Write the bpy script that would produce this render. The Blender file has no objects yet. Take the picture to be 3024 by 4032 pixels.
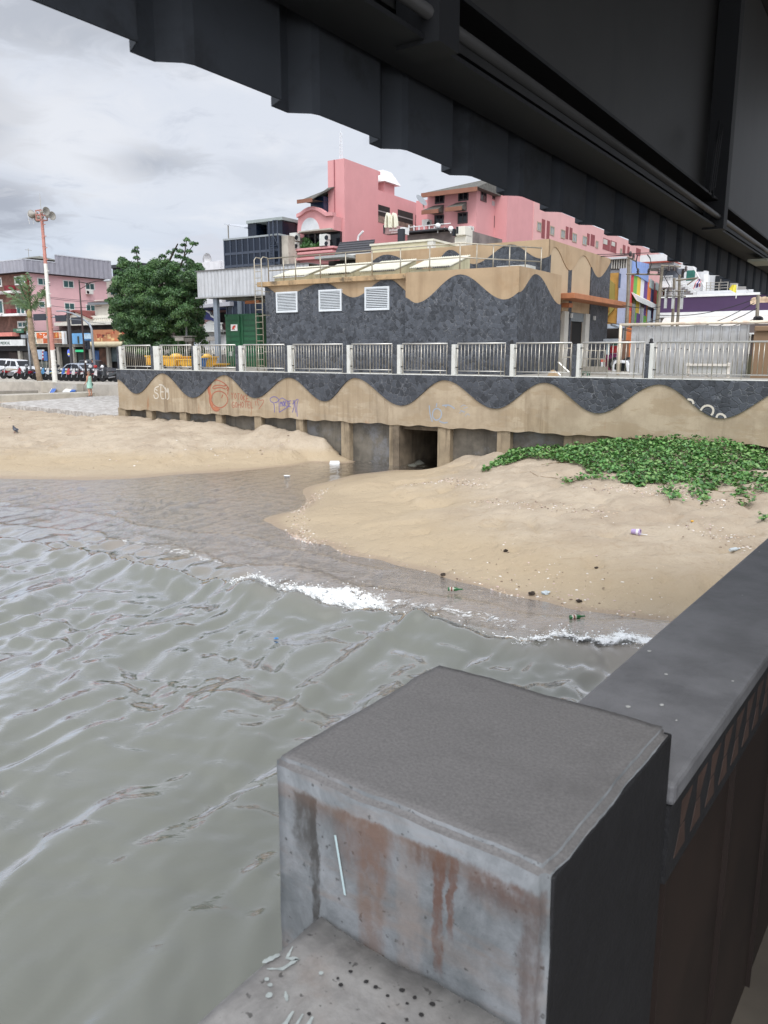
import bpy, math, random
import numpy as np
from mathutils import Vector

random.seed(7); rng = np.random.default_rng(7)
SC = bpy.context.scene
COL = SC.collection

def S(r, g, b):
    f = lambda c: (c/255/12.92) if c/255 <= .04045 else ((c/255+.055)/1.055)**2.4
    return (f(r), f(g), f(b))

# ------------------------------------------------------------------ camera
TH = math.radians(11.5); F = 3100.0; H = 4.2
cam = bpy.data.cameras.new('camera'); cam_o = bpy.data.objects.new('camera', cam); COL.objects.link(cam_o)
cam_o.location = (0, 0, H); cam_o.rotation_euler = (math.pi/2 - TH, 0, 0)
cam.sensor_fit = 'VERTICAL'; cam.sensor_height = 24; cam.lens = 24*F/4032
cam.clip_start = .05; cam.clip_end = 4000
cam.dof.use_dof = True; cam.dof.focus_distance = 30; cam.dof.aperture_fstop = 9
SC.camera = cam_o
SC.view_settings.view_transform = 'Standard'; SC.view_settings.look = 'None'
SC.view_settings.exposure = 0.0; SC.view_settings.gamma = 1

def ray(u, v):
    a = (u-1512)/F; b = (2016-v)/F
    return np.array([a, math.cos(TH)+b*math.sin(TH), -math.sin(TH)+b*math.cos(TH)])
def atz(u, v, z):
    r = ray(u, v); s = (z-H)/r[2]
    return (r[0]*s, r[1]*s, z)
class Fr:
    """a ground frame: x axis e1, y axis e2, turned by a degrees"""
    def __init__(s, a): s.a = math.radians(a); s.c = math.cos(s.a); s.s = math.sin(s.a)
    def to(s, x, y): return (s.c*x+s.s*y, -s.s*x+s.c*y)
    def fro(s, x, y): return (s.c*x-s.s*y, s.s*x+s.c*y)
    def hp(s, u, v, p):          # on the plane y = p : (t, z)
        r = ray(u, v); k = p/(s.s*r[0]+s.c*r[1]); x, y = r[0]*k, r[1]*k
        return (s.fro(x, y)[0], H+r[2]*k)
    def ht(s, u, v, t):          # on the plane x = t : (p, z)
        r = ray(u, v); k = t/(s.c*r[0]-s.s*r[1]); x, y = r[0]*k, r[1]*k
        return (s.fro(x, y)[1], H+r[2]*k)
    def hz(s, u, v, z):
        q = atz(u, v, z); return s.fro(q[0], q[1])
W = Fr(32.5)      # the town grid: sea wall, pumping station, streets
Q = Fr(36.7)      # the pier
G = Fr(0)

# ------------------------------------------------------------------ world / sun
SUN_EL, SUN_AZ = math.radians(52), math.radians(178)      # azimuth clockwise from +Y
wd = bpy.data.worlds.new('World'); SC.world = wd; wd.use_nodes = True
nt = wd.node_tree; nt.nodes.clear()
def N(nt, kind, **kw):
    n = nt.nodes.new(kind)
    for k, v in kw.items():
        if k.startswith('i_'):
            key = k[2:]; key = int(key) if key.isdigit() else key.replace('_', ' ')
            n.inputs[key].default_value = v
        else: setattr(n, k, v)
    return n
def M2(nt, op, a, b=None, c=None, clamp=False):
    n = nt.nodes.new('ShaderNodeMath'); n.operation = op; n.use_clamp = clamp
    for i, x in enumerate((a, b, c)):
        if x is None: continue
        if hasattr(x, 'is_output'): nt.links.new(x, n.inputs[i])
        else: n.inputs[i].default_value = x
    return n.outputs[0]
def MIX(nt, fac, a, b, mode='MIX'):
    n = nt.nodes.new('ShaderNodeMix'); n.data_type = 'RGBA'; n.blend_type = mode
    for i, x in ((0, fac), (6, a), (7, b)):
        if hasattr(x, 'is_output'): nt.links.new(x, n.inputs[i])
        elif i == 0: n.inputs[0].default_value = x
        else: n.inputs[i].default_value = (*x[:3], 1)
    return n.outputs[2]
def RAMP(nt, fac, stops):
    n = nt.nodes.new('ShaderNodeMapRange'); n.interpolation_type = 'SMOOTHSTEP'
    n.inputs[1].default_value, n.inputs[2].default_value, n.inputs[3].default_value, n.inputs[4].default_value = stops
    nt.links.new(fac, n.inputs[0]); return n.outputs[0]
def VM(nt, op, a, b=None):
    n = nt.nodes.new('ShaderNodeVectorMath'); n.operation = op
    for i, x in enumerate((a, b)):
        if x is None: continue
        if hasattr(x, 'is_output'): nt.links.new(x, n.inputs[i])
        else: n.inputs[i].default_value = x
    return n
sky = N(nt, 'ShaderNodeTexSky', sky_type='NISHITA', sun_disc=False, sun_elevation=SUN_EL, sun_rotation=SUN_AZ)
tc = N(nt, 'ShaderNodeTexCoord'); dirv = VM(nt, 'NORMALIZE', tc.outputs['Generated']).outputs[0]
sx = N(nt, 'ShaderNodeSeparateXYZ'); nt.links.new(dirv, sx.inputs[0])
zz = M2(nt, 'MAXIMUM', sx.outputs[2], 0.0)
den = M2(nt, 'ADD', zz, .16)
cb = N(nt, 'ShaderNodeCombineXYZ')
nt.links.new(M2(nt, 'DIVIDE', sx.outputs[0], den), cb.inputs[0]); nt.links.new(M2(nt, 'DIVIDE', sx.outputs[1], den), cb.inputs[1])
n1 = N(nt, 'ShaderNodeTexNoise', i_Scale=1.15, i_Detail=9.0, i_Roughness=.56, i_Distortion=.35); nt.links.new(cb.outputs[0], n1.inputs['Vector'])
n2 = N(nt, 'ShaderNodeTexNoise', i_Scale=5.0, i_Detail=8.0, i_Roughness=.6, i_Distortion=.8); nt.links.new(cb.outputs[0], n2.inputs['Vector'])
base = MIX(nt, RAMP(nt, zz, (0.0, .20, 0, 1)), S(200, 215, 236), S(228, 233, 243))
dark = RAMP(nt, n1.outputs[0], (.54, .76, 0, .38))
cl = MIX(nt, dark, base, S(168, 172, 182))
cl = MIX(nt, RAMP(nt, n2.outputs[0], (.53, .72, 0, .3)), cl, S(186, 192, 206))
cl = MIX(nt, RAMP(nt, n1.outputs[0], (.50, .34, 0, .75)), cl, S(246, 247, 251))
for (u, v, wu, hv, st, c) in ((590, 640, 150, 55, .8, (172, 178, 190)), (10, 800, 170, 110, .85, (168, 173, 186)), (330, 60, 520, 120, .6, (165, 170, 180)),
                              (-60, 480, 140, 110, .7, (168, 172, 182)), (250, 540, 330, 170, .55, (244, 245, 249)), (1070, 690, 190, 60, .35, (190, 196, 208)), (850, 1010, 170, 60, .6, (222, 220, 228))):
    d0 = ray(u, v); d0 = d0/np.linalg.norm(d0)
    df = VM(nt, 'SUBTRACT', dirv, tuple(d0)); df = VM(nt, 'MULTIPLY', df.outputs[0], (F/wu, F/wu, F/hv))
    ln = VM(nt, 'LENGTH', df.outputs[0]).outputs['Value']
    nz = M2(nt, 'MULTIPLY_ADD', n2.outputs[0], 3.0, -1.5)
    e = RAMP(nt, M2(nt, 'ADD', ln, nz), (1.5, .2, 0, st))
    cl = MIX(nt, e, cl, S(*c))
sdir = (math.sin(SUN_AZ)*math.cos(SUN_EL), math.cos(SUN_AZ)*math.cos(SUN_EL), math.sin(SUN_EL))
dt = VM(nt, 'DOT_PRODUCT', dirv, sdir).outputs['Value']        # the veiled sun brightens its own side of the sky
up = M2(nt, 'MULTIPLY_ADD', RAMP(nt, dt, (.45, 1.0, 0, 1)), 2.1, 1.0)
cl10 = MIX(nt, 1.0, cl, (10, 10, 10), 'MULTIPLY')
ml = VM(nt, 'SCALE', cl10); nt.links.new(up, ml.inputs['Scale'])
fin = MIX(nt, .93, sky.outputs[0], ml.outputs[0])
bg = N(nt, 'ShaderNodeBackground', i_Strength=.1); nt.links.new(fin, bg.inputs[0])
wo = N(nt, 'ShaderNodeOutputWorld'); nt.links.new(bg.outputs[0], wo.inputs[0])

sl = bpy.data.lights.new('sun', 'SUN'); sl.energy = 1.5; sl.angle = math.radians(18); sl.color = (1, .96, .9)
so = bpy.data.objects.new('sun', sl); COL.objects.link(so)
sd = Vector((math.sin(SUN_AZ)*math.cos(SUN_EL), math.cos(SUN_AZ)*math.cos(SUN_EL), math.sin(SUN_EL)))
so.rotation_euler = (-sd).to_track_quat('-Z', 'Y').to_euler(); so.location = (0, -20, 40)

# ------------------------------------------------------------------ materials
MATS = {}
def mat(name, col, rough=.8, metal=0.0, var=.12, vs=2.0, bump=0.0, bs=25.0, streak=0.0, sc=None, sfreq=2.5, spec=None, grime=0.0, gc=None, gs=.6, emit=None, alpha=None, aniso=None):
    """base colour with mottling, vertical streaks and patchy grime, all in object space"""
    if name in MATS: return MATS[name]
    m = bpy.data.materials.new(name); m.use_nodes = True; nt = m.node_tree; b = nt.nodes['Principled BSDF']
    tc = N(nt, 'ShaderNodeTexCoord'); co = tc.outputs['Object']
    c = None
    if var:
        n = N(nt, 'ShaderNodeTexNoise', i_Scale=vs, i_Detail=6.0, i_Roughness=.6); nt.links.new(co, n.inputs['Vector'])
        f = RAMP(nt, n.outputs[0], (.3, .7, 0, 1))
        c = MIX(nt, f, tuple(x*(1-var) for x in col), tuple(min(1, x*(1+var)) for x in col))
    else: c = MIX(nt, 0.0, col, col)
    if streak:
        mp = N(nt, 'ShaderNodeMapping'); mp.inputs['Scale'].default_value = (sfreq, sfreq, sfreq*.09); nt.links.new(co, mp.inputs[0])
        n = N(nt, 'ShaderNodeTexNoise', i_Scale=1.0, i_Detail=5.0, i_Roughness=.65); nt.links.new(mp.outputs[0], n.inputs['Vector'])
        c = MIX(nt, RAMP(nt, n.outputs[0], (.48, .72, 0, streak)), c, sc or tuple(x*.4 for x in col))
    if grime:
        n = N(nt, 'ShaderNodeTexNoise', i_Scale=gs, i_Detail=8.0, i_Roughness=.7); nt.links.new(co, n.inputs['Vector'])
        c = MIX(nt, RAMP(nt, n.outputs[0], (.5, .66, 0, grime)), c, gc or tuple(x*.5 for x in col))
    nt.links.new(c, b.inputs['Base Color'])
    b.inputs['Roughness'].default_value = rough; b.inputs['Metallic'].default_value = metal
    if spec is not None: b.inputs['Specular IOR Level'].default_value = spec
    if bump:
        n = N(nt, 'ShaderNodeTexNoise', i_Scale=bs, i_Detail=5.0, i_Roughness=.6); nt.links.new(co, n.inputs['Vector'])
        bp = N(nt, 'ShaderNodeBump', i_Strength=bump, i_Distance=.03); nt.links.new(n.outputs[0], bp.inputs['Height']); nt.links.new(bp.outputs[0], b.inputs['Normal'])
    if emit: b.inputs['Emission Color'].default_value = (*emit[:3], 1); b.inputs['Emission Strength'].default_value = emit[3]
    if alpha is not None: b.inputs['Alpha'].default_value = alpha
    MATS[name] = m; return m
def flat(r, g, b, rough=.6, metal=0, **k):
    return mat('paint_%d_%d_%d_%d' % (r, g, b, int(rough*100)), S(r, g, b), rough, metal, var=k.pop('var', .08), **k)

def slate(name, scale=2.6, lo=S(38, 41, 46), hi=S(74, 78, 85), line=S(128, 130, 133)):
    """crazy-paved slate cladding: irregular stones, pale broken joints"""
    m = bpy.data.materials.new(name); m.use_nodes = True; nt = m.node_tree; b = nt.nodes['Principled BSDF']
    co = N(nt, 'ShaderNodeTexCoord').outputs['Object']
    wn = N(nt, 'ShaderNodeTexNoise', i_Scale=2.2, i_Detail=4.0); nt.links.new(co, wn.inputs['Vector'])
    off = VM(nt, 'SCALE', wn.outputs['Color']); off.inputs['Scale'].default_value = .30
    wv = VM(nt, 'ADD', co, off.outputs[0]).outputs[0]
    v1 = N(nt, 'ShaderNodeTexVoronoi', i_Scale=scale); nt.links.new(wv, v1.inputs['Vector'])
    v2 = N(nt, 'ShaderNodeTexVoronoi', feature='DISTANCE_TO_EDGE', i_Scale=scale); nt.links.new(wv, v2.inputs['Vector'])
    sp = N(nt, 'ShaderNodeSeparateColor'); nt.links.new(v1.outputs['Color'], sp.inputs[0])
    fn = N(nt, 'ShaderNodeTexNoise', i_Scale=9.0, i_Detail=6.0, i_Roughness=.7); nt.links.new(co, fn.inputs['Vector'])
    c = MIX(nt, sp.outputs[0], lo, hi)
    c = MIX(nt, RAMP(nt, fn.outputs[0], (.35, .75, 0, .55)), c, hi)
    pn = N(nt, 'ShaderNodeTexNoise', i_Scale=.9, i_Detail=3.0); nt.links.new(co, pn.inputs['Vector'])
    jf = M2(nt, 'MULTIPLY', RAMP(nt, v2.outputs['Distance'], (.055, .0, 0, 1)), RAMP(nt, M2(nt, 'ADD', M2(nt, 'MULTIPLY', fn.outputs[0], .5), M2(nt, 'MULTIPLY', pn.outputs[0], .5)), (.42, .62, .05, .75)))
    c = MIX(nt, jf, c, line)
    nt.links.new(c, b.inputs['Base Color']); b.inputs['Roughness'].default_value = .62
    h = M2(nt, 'ADD', RAMP(nt, v2.outputs['Distance'], (0, .07, 0, 1)), M2(nt, 'MULTIPLY', fn.outputs[0], .8))
    bp = N(nt, 'ShaderNodeBump', i_Strength=.6, i_Distance=.04); nt.links.new(h, bp.inputs['Height']); nt.links.new(bp.outputs[0], b.inputs['Normal'])
    MATS[name] = m; return m

# ------------------------------------------------------------------ mesh builder
class MB:
    def __init__(s): s.v = []; s.f = []
    def add(s, vs, fs):
        o = len(s.v); s.v.extend([tuple(map(float, q)) for q in vs]); s.f.extend([tuple(i+o for i in f) for f in fs]); return s
    def box(s, x0, x1, y0, y1, z0, z1):
        return s.add([(x0,y0,z0),(x1,y0,z0),(x1,y1,z0),(x0,y1,z0),(x0,y0,z1),(x1,y0,z1),(x1,y1,z1),(x0,y1,z1)],
                     [(0,3,2,1),(4,5,6,7),(0,1,5,4),(1,2,6,5),(2,3,7,6),(3,0,4,7)])
    def loft(s, a, b):
        n = len(a)
        return s.add(list(a)+list(b), [tuple(range(n))[::-1], tuple(range(n, 2*n))]+[(i, (i+1) % n, n+(i+1) % n, n+i) for i in range(n)])
    def prism_y(s, poly, y0, y1): return s.loft([(x, y0, z) for x, z in poly], [(x, y1, z) for x, z in poly])
    def prism_x(s, poly, x0, x1): return s.loft([(x0, y, z) for y, z in poly], [(x1, y, z) for y, z in poly])
    def prism_z(s, poly, z0, z1): return s.loft([(x, y, z0) for x, y in poly], [(x, y, z1) for x, y in poly])
    def strip_y(s, top, bot, y0, y1):
        """wall between two polylines (x, z) of equal length, from y0 to y1"""
        n = len(top); v = []
        for y in (y0, y1):
            v += [(x, y, z) for x, z in bot]+[(x, y, z) for x, z in top]
        f = []
        for i in range(n-1):
            f += [(i, i+1, n+i+1, n+i), (2*n+i, 3*n+i, 3*n+i+1, 2*n+i+1), (n+i, n+i+1, 3*n+i+1, 3*n+i), (i, 2*n+i, 2*n+i+1, i+1)]
        f += [(0, n, 3*n, 2*n), (n-1, 3*n-1, 4*n-1, 2*n-1)]
        return s.add(v, f)
    def strip_x(s, top, bot, x0, x1):
        t = MB().strip_y(top, bot, x0, x1); return s.add([(y, x, z) for x, y, z in t.v], [f[::-1] for f in t.f])
    def tube(s, pts, r, n=6, cap=True):
        pts = [Vector(p) for p in pts]; m = len(pts); rs = r if isinstance(r, (list, tuple)) else [r]*m; vs = []; prev = None
        for i, p in enumerate(pts):
            d = (pts[min(i+1, m-1)]-pts[max(i-1, 0)]).normalized()
            a = prev if prev is not None else (Vector((0, 0, 1)) if abs(d.z) < .9 else Vector((1, 0, 0)))
            x = d.cross(a); x = x.normalized() if x.length > 1e-6 else d.orthogonal().normalized(); y = d.cross(x)
            prev = -y if False else a
            for k in range(n):
                g = 2*math.pi*k/n; vs.append(p+(x*math.cos(g)+y*math.sin(g))*rs[i])
        fs = [(i*n+k, i*n+(k+1) % n, (i+1)*n+(k+1) % n, (i+1)*n+k) for i in range(m-1) for k in range(n)]
        if cap: fs += [tuple(range(n))[::-1], tuple(range((m-1)*n, m*n))]
        return s.add(vs, fs)
    def lathe(s, prof, cx, cy, cz=0, n=12, axis='z'):
        vs = []
        for r, h in prof:
            for k in range(n):
                g = 2*math.pi*k/n; a, b = r*math.cos(g), r*math.sin(g)
                vs.append((cx+a, cy+b, cz+h) if axis == 'z' else (cx+h, cy+a, cz+b) if axis == 'x' else (cx+a, cy+h, cz+b))
        m = len(prof)
        fs = [(i*n+k, i*n+(k+1) % n, (i+1)*n+(k+1) % n, (i+1)*n+k) for i in range(m-1) for k in range(n)]
        fs += [tuple(range(n))[::-1], tuple(range((m-1)*n, m*n))]
        return s.add(vs, fs)
    def ell(s, c, r, n=10, m=6):
        r = r if isinstance(r, (tuple, list)) else (r, r, r); vs = []; fs = []
        for i in range(m+1):
            ph = math.pi*i/m
            for k in range(n):
                g = 2*math.pi*k/n; q = max(math.sin(ph), .02)
                vs.append((c[0]+r[0]*q*math.cos(g), c[1]+r[1]*q*math.sin(g), c[2]-r[2]*math.cos(ph)))
        fs = [(i*n+k, i*n+(k+1) % n, (i+1)*n+(k+1) % n, (i+1)*n+k) for i in range(m) for k in range(n)]
        fs += [tuple(range(n))[::-1], tuple(range(m*n, (m+1)*n))]
        return s.add(vs, fs)
    def ribbon(s, pts, w, nrm=(0, -1, 0)):
        """flat stroke through pts lying square to nrm"""
        nrm = Vector(nrm); pts = [Vector(p) for p in pts]; m = len(pts); vs = []
        for i, p in enumerate(pts):
            d = (pts[min(i+1, m-1)]-pts[max(i-1, 0)]); d = d.normalized() if d.length else Vector((1, 0, 0)); x = d.cross(nrm).normalized()*(w/2)
            vs += [p+x, p-x]
        return s.add(vs, [(2*i, 2*i+1, 2*i+3, 2*i+2) for i in range(m-1)])
    def build(s, name, m, parent=None, fr=W, smooth=False, org=None, label=None, bevel=0.0, rz=0.0):
        me = bpy.data.meshes.new(name)
        v = np.array(s.v, dtype=float)
        if parent is not None: o0 = np.array(parent['_o'])
        elif org is not None: o0 = np.array(org, float)
        else: o0 = np.array([(v[:, 0].min()+v[:, 0].max())/2, (v[:, 1].min()+v[:, 1].max())/2, v[:, 2].min()])
        me.from_pydata((v-o0).tolist(), [], s.f)
        if m is not None: me.materials.append(m)
        me.validate()
        if len(s.f) < 60000:
            import bmesh
            bm = bmesh.new(); bm.from_mesh(me); bmesh.ops.recalc_face_normals(bm, faces=bm.faces); bm.to_mesh(me); bm.free()
        if smooth: me.polygons.foreach_set('use_smooth', [True]*len(me.polygons))
        ob = bpy.data.objects.new(name, me); COL.objects.link(ob); OFF[ob.name] = o0
        if parent is not None:
            if parent.get('_sub'): pass
            ob.parent = parent
        else:
            x, y = fr.to(o0[0], o0[1]); ob.location = (x, y, o0[2]); ob.rotation_euler = (0, 0, -fr.a)
        ob['_o'] = [float(x) for x in o0]
        if label: ob['label'] = label
        if bevel:
            bv = ob.modifiers.new('bevel', 'BEVEL'); bv.width = bevel; bv.segments = 2; bv.limit_method = 'ANGLE'
        return ob
OFF = {}
def tag(o, label=None, cat=None, group=None, kind=None):
    if label: o['label'] = label
    if cat: o['category'] = cat
    if group: o['group'] = group
    if kind: o['kind'] = kind
    return o
def thing(name, org, label, cat, group=None, fr=W):
    o = bpy.data.objects.new(name, None); COL.objects.link(o); o.empty_display_size = .2
    x, y = fr.to(org[0], org[1]); o.location = (x, y, org[2]); o.rotation_euler = (0, 0, -fr.a); o['_o'] = [float(q) for q in org]
    return tag(o, label, cat, group)
def copy_tree(o, parent=None):
    c = o.copy(); COL.objects.link(c)
    if parent is not None: c.parent = parent
    for ch in [x for x in o.children]: copy_tree(ch, c)
    return c
def lerp(a, b, t): return a+(b-a)*t
def cosi(pts, x):
    """cosine interpolation through (x, y) turning points"""
    if x <= pts[0][0]: return pts[0][1]
    for (a, b), (c, d) in zip(pts, pts[1:]):
        if x <= c: return b+(d-b)*(1-math.cos(math.pi*(x-a)/(c-a)))/2
    return pts[-1][1]
def text_mb(txt, size, ext=.01, align='CENTER'):
    """letters as solid mesh: x right, z up, facing -y"""
    cu = bpy.data.curves.new('t', 'FONT'); cu.body = txt; cu.size = size; cu.extrude = ext; cu.align_x = align; cu.resolution_u = 3
    o = bpy.data.objects.new('t', cu); COL.objects.link(o); dg = bpy.context.evaluated_depsgraph_get(); dg.update()
    me = bpy.data.meshes.new_from_object(o.evaluated_get(dg)); b = MB()
    b.add([(q.co.x, -q.co.z, q.co.y) for q in me.vertices], [tuple(p.vertices) for p in me.polygons])
    bpy.data.objects.remove(o); bpy.data.curves.remove(cu); bpy.data.meshes.remove(me); return b
def put(mb, x, y, z, sx=1, sz=1):
    mb.v = [(x+a*sx, y+b, z+c*sz) for a, b, c in mb.v]; return mb

def _h(ix, iy, s): 
    n = (ix*374761393+iy*668265263+s*1442695041) & 0xffffffff
    n = ((n ^ (n >> 13))*1274126177) & 0xffffffff
    return ((n ^ (n >> 16)) & 0xffff)/65535.0
def vnoise(x, y, s=0):
    ix = np.floor(x).astype(np.int64); iy = np.floor(y).astype(np.int64); fx = x-ix; fy = y-iy
    fx = fx*fx*fx*(fx*(fx*6-15)+10); fy = fy*fy*fy*(fy*(fy*6-15)+10)
    a, b, c, d = _h(ix, iy, s), _h(ix+1, iy, s), _h(ix, iy+1, s), _h(ix+1, iy+1, s)
    return (a*(1-fx)+b*fx)*(1-fy)+(c*(1-fx)+d*fx)*fy
def sstep(a, b, x):
    t = np.clip((x-a)/(b-a), 0, 1); return t*t*(3-2*t)
def grid_mesh(name, X, Y, Z, m, smooth=True, attrs=None, skip=None):
    ny, nx = X.shape; me = bpy.data.meshes.new(name)
    idx = np.arange(ny*nx).reshape(ny, nx)
    f = np.stack([idx[:-1, :-1], idx[:-1, 1:], idx[1:, 1:], idx[1:, :-1]], -1).reshape(-1, 4)
    me.vertices.add(ny*nx); me.vertices.foreach_set('co', np.stack([X, Y, Z], -1).reshape(-1).astype(np.float32))
    me.loops.add(f.size); me.loops.foreach_set('vertex_index', f.reshape(-1).astype(np.int32))
    me.polygons.add(len(f)); me.polygons.foreach_set('loop_start', np.arange(0, f.size, 4, dtype=np.int32)); me.polygons.foreach_set('loop_total', np.full(len(f), 4, np.int32))
    me.polygons.foreach_set('use_smooth', [smooth]*len(f)); me.update(calc_edges=True); me.validate()
    for k, a in (attrs or {}).items():
        at = me.attributes.new(k, 'FLOAT', 'POINT'); at.data.foreach_set('value', a.reshape(-1).astype(np.float32))
    me.materials.append(m); ob = bpy.data.objects.new(name, me); COL.objects.link(ob); return ob
def soup(name, V, Fc, m, smooth=False, mats=None, mi=None):
    """mesh from numpy vertices (n,3) and quads/tris (m,k)"""
    me = bpy.data.meshes.new(name); k = Fc.shape[1]
    me.vertices.add(len(V)); me.vertices.foreach_set('co', V.reshape(-1).astype(np.float32))
    me.loops.add(Fc.size); me.loops.foreach_set('vertex_index', Fc.reshape(-1).astype(np.int32))
    me.polygons.add(len(Fc)); me.polygons.foreach_set('loop_start', np.arange(0, Fc.size, k, dtype=np.int32)); me.polygons.foreach_set('loop_total', np.full(len(Fc), k, np.int32))
    for q in (mats or [m]): me.materials.append(q)
    if mi is not None: me.polygons.foreach_set('material_index', mi.astype(np.int32))
    me.polygons.foreach_set('use_smooth', [smooth]*len(Fc)); me.update(calc_edges=True); me.validate()
    ob = bpy.data.objects.new(name, me); COL.objects.link(ob); return ob
# ================================================================== GROUND, SEA, BEACH
CP = []
def cp(z, *uv):
    for u, v in uv: q = atz(u, v, z); CP.append((q[0], q[1], z))
def cw(*uz):            # at the foot of the sea wall: photo column u, height z
    for u, z in uz:
        t, _ = W.hp(u, 1600, 24.95); x, y = W.to(t, 24.95); CP.append((x, y, z))
# left beach
cp(0, (-300, 1882), (0, 1885), (200, 1887), (330, 1890), (520, 1885), (700, 1868), (900, 1858), (1100, 1838), (1250, 1818), (1380, 1803), (1430, 1797))
cp(.85, (770, 1708), (600, 1720)); cp(.93, (1000, 1699), (1200, 1696)); cp(.86, (1282, 1703))
cp(.62, (800, 1748), (600, 1760)); cp(.47, (1000, 1768), (1150, 1770)); cp(.38, (1286, 1758)); cp(.2, (1310, 1775), (1200, 1795), (800, 1815)); cp(.12, (1380, 1790))
cp(.36, (100, 1800), (500, 1795)); cp(.75, (300, 1715), (0, 1720), (-300, 1715)); cp(.98, (0, 1650), (200, 1650), (-200, 1640)); cp(.98, (200, 1625), (0, 1600), (300, 1640)); cp(.95, (300, 1590), (420, 1600), (100, 1590), (440, 1570))
cw((470, 1.2), (600, 1.19), (850, 1.15), (1010, 1.12), (1176, 1.04), (1270, .88), (1300, .4), (1345, .14), (1420, -.05), (1550, -.14), (1700, -.14), (1750, .06), (1800, .3), (1900, .62), (1960, .78), (2150, 1.0), (2400, 1.25), (2600, 1.38), (2900, 1.45), (3200, 1.45), (3800, 1.45))
# right beach
cp(0, (1560, 1850), (1400, 1868), (1280, 1900), (1200, 1950), (1160, 2010), (1040, 2050), (1130, 2092), (1300, 2150), (1480, 2200), (1700, 2255), (1900, 2310), (2150, 2370), (2400, 2415), (2640, 2445), (3000, 2500), (1650, 1851), (1720, 1832))
cp(.5, (1800, 1802)); cp(.7, (1917, 1788)); cp(.12, (1760, 1835), (1600, 1858)); cp(.35, (1700, 1880)); cp(.85, (2050, 1790)); cp(1.05, (2250, 1800)); cp(1.25, (2600, 1800), (3000, 1800)); cp(1.0, (2700, 1900), (3024, 1920)); cp(.8, (2200, 1900)); cp(.58, (1800, 1880))
cp(.40, (1575, 1915), (1650, 1958), (1740, 1995)); cp(.16, (1553, 1940), (1622, 1983), (1705, 2014)); cp(.3, (1450, 1900)); cp(.16, (1300, 2000), (1230, 2040)); cp(.26, (1500, 2080)); cp(.5, (1850, 2010)); cp(.6, (2200, 2050), (2600, 2100), (3000, 2150)); cp(.28, (2000, 2210), (2400, 2310)); cp(.1, (2200, 2330), (1500, 2170)); cp(.3, (2700, 2330))
# bed
cp(-.13, (1500, 1822), (1300, 1862)); cp(-.1, (1000, 1905), (1150, 1890)); cp(-.1, (900, 1960), (600, 1935), (1080, 1990)); cp(-.14, (400, 1960), (0, 1950)); cp(-.06, (1000, 2080), (800, 2060), (960, 2030)); cp(-.12, (800, 2180), (1100, 2220), (1400, 2290)); cp(-.25, (500, 2120)); cp(-.5, (0, 2200), (-400, 2200))
cp(-.1, (1700, 2340), (2000, 2420), (2350, 2480)); cp(-.3, (1200, 2400), (2200, 2580), (1750, 2500)); cp(-.8, (800, 2500), (1600, 2700)); cp(-1.1, (0, 2600), (1500, 3000), (600, 3500), (1100, 3900), (0, 4000), (-800, 2600))
for x, y, z in ((4, 3, -.8), (8, 6, .1), (14, 10, .8), (20, 14, 1.3), (10, 0, -1), (0, -8, -1.6), (-20, 0, -1.8), (20, 0, .2), (-40, 10, -1.6), (-45, 25, -.5), (-60, 60, 1.1), (-40, 46, 1.1), (-30, 44, 1.1)): CP.append((x, y, z))
CP = np.array(CP)
_k = lambda r: np.sqrt(r*r+.03)
_A = _k(np.hypot(CP[:, None, 0]-CP[None, :, 0], CP[:, None, 1]-CP[None, :, 1]))
_n = len(CP); _M = np.zeros((_n+1, _n+1)); _M[:_n, :_n] = _A - np.eye(_n)*.015; _M[:_n, _n] = 1; _M[_n, :_n] = 1
_w = np.linalg.solve(_M, np.append(CP[:, 2], 0))
def ground_z(x, y, detail=True):
    x = np.asarray(x, float); y = np.asarray(y, float); z = np.full(x.shape, _w[_n])
    for i in range(_n): z = z+_w[i]*_k(np.hypot(x-CP[i, 0], y-CP[i, 1]))
    z = np.clip(z, -1.9, 1.6)
    t = W.c*x-W.s*y; p = W.s*x+W.c*y
    if detail:
        dry = sstep(.25, .7, z)
        n = vnoise(x*2.6, y*2.6, 3)*.6+vnoise(x*6, y*6, 4)*.4
        z = z+dry*(n-.5)*.14+sstep(.02, .2, z)*((vnoise(x*1.1, y*1.1, 5)-.5)*.05+(vnoise(x*.7+y*.3, y*3.2, 15)-.5)*.04)
        foot = np.maximum(0, vnoise(x*3.1, y*2.3, 9)-.70)*.45; z = z-foot*sstep(.12, .3, z)
    far = sstep(40, 70, y); z = z*(1-far)+1.0*far
    z = np.where((p > 25.25) & (t > -30.6), -.6, z)
    return z
def gz(x, y): return float(ground_z(np.array([x]), np.array([y]))[0])
def axis(lo, hi, st, far, k=1.35):
    a = list(np.arange(lo, hi, st)); d = st; L = [lo]; R = [a[-1]]
    while L[-1] > -far: d *= k; L.append(L[-1]-d)
    d = st
    while R[-1] < far: d *= k; R.append(R[-1]+d)
    return np.array(L[1:][::-1]+a+R[1:])
sand = bpy.data.materials.new('sand'); sand.use_nodes = True; nt = sand.node_tree; b = nt.nodes['Principled BSDF']
co = N(nt, 'ShaderNodeTexCoord').outputs['Object']; ah = N(nt, 'ShaderNodeAttribute', attribute_name='hz').outputs['Fac']
na = N(nt, 'ShaderNodeTexNoise', i_Scale=.7, i_Detail=8.0, i_Roughness=.65); nt.links.new(co, na.inputs['Vector'])
nb = N(nt, 'ShaderNodeTexNoise', i_Scale=14.0, i_Detail=6.0, i_Roughness=.75); nt.links.new(co, nb.inputs['Vector'])
c = MIX(nt, RAMP(nt, na.outputs[0], (.35, .65, 0, 1)), S(165, 150, 131), S(182, 168, 148))
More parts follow.
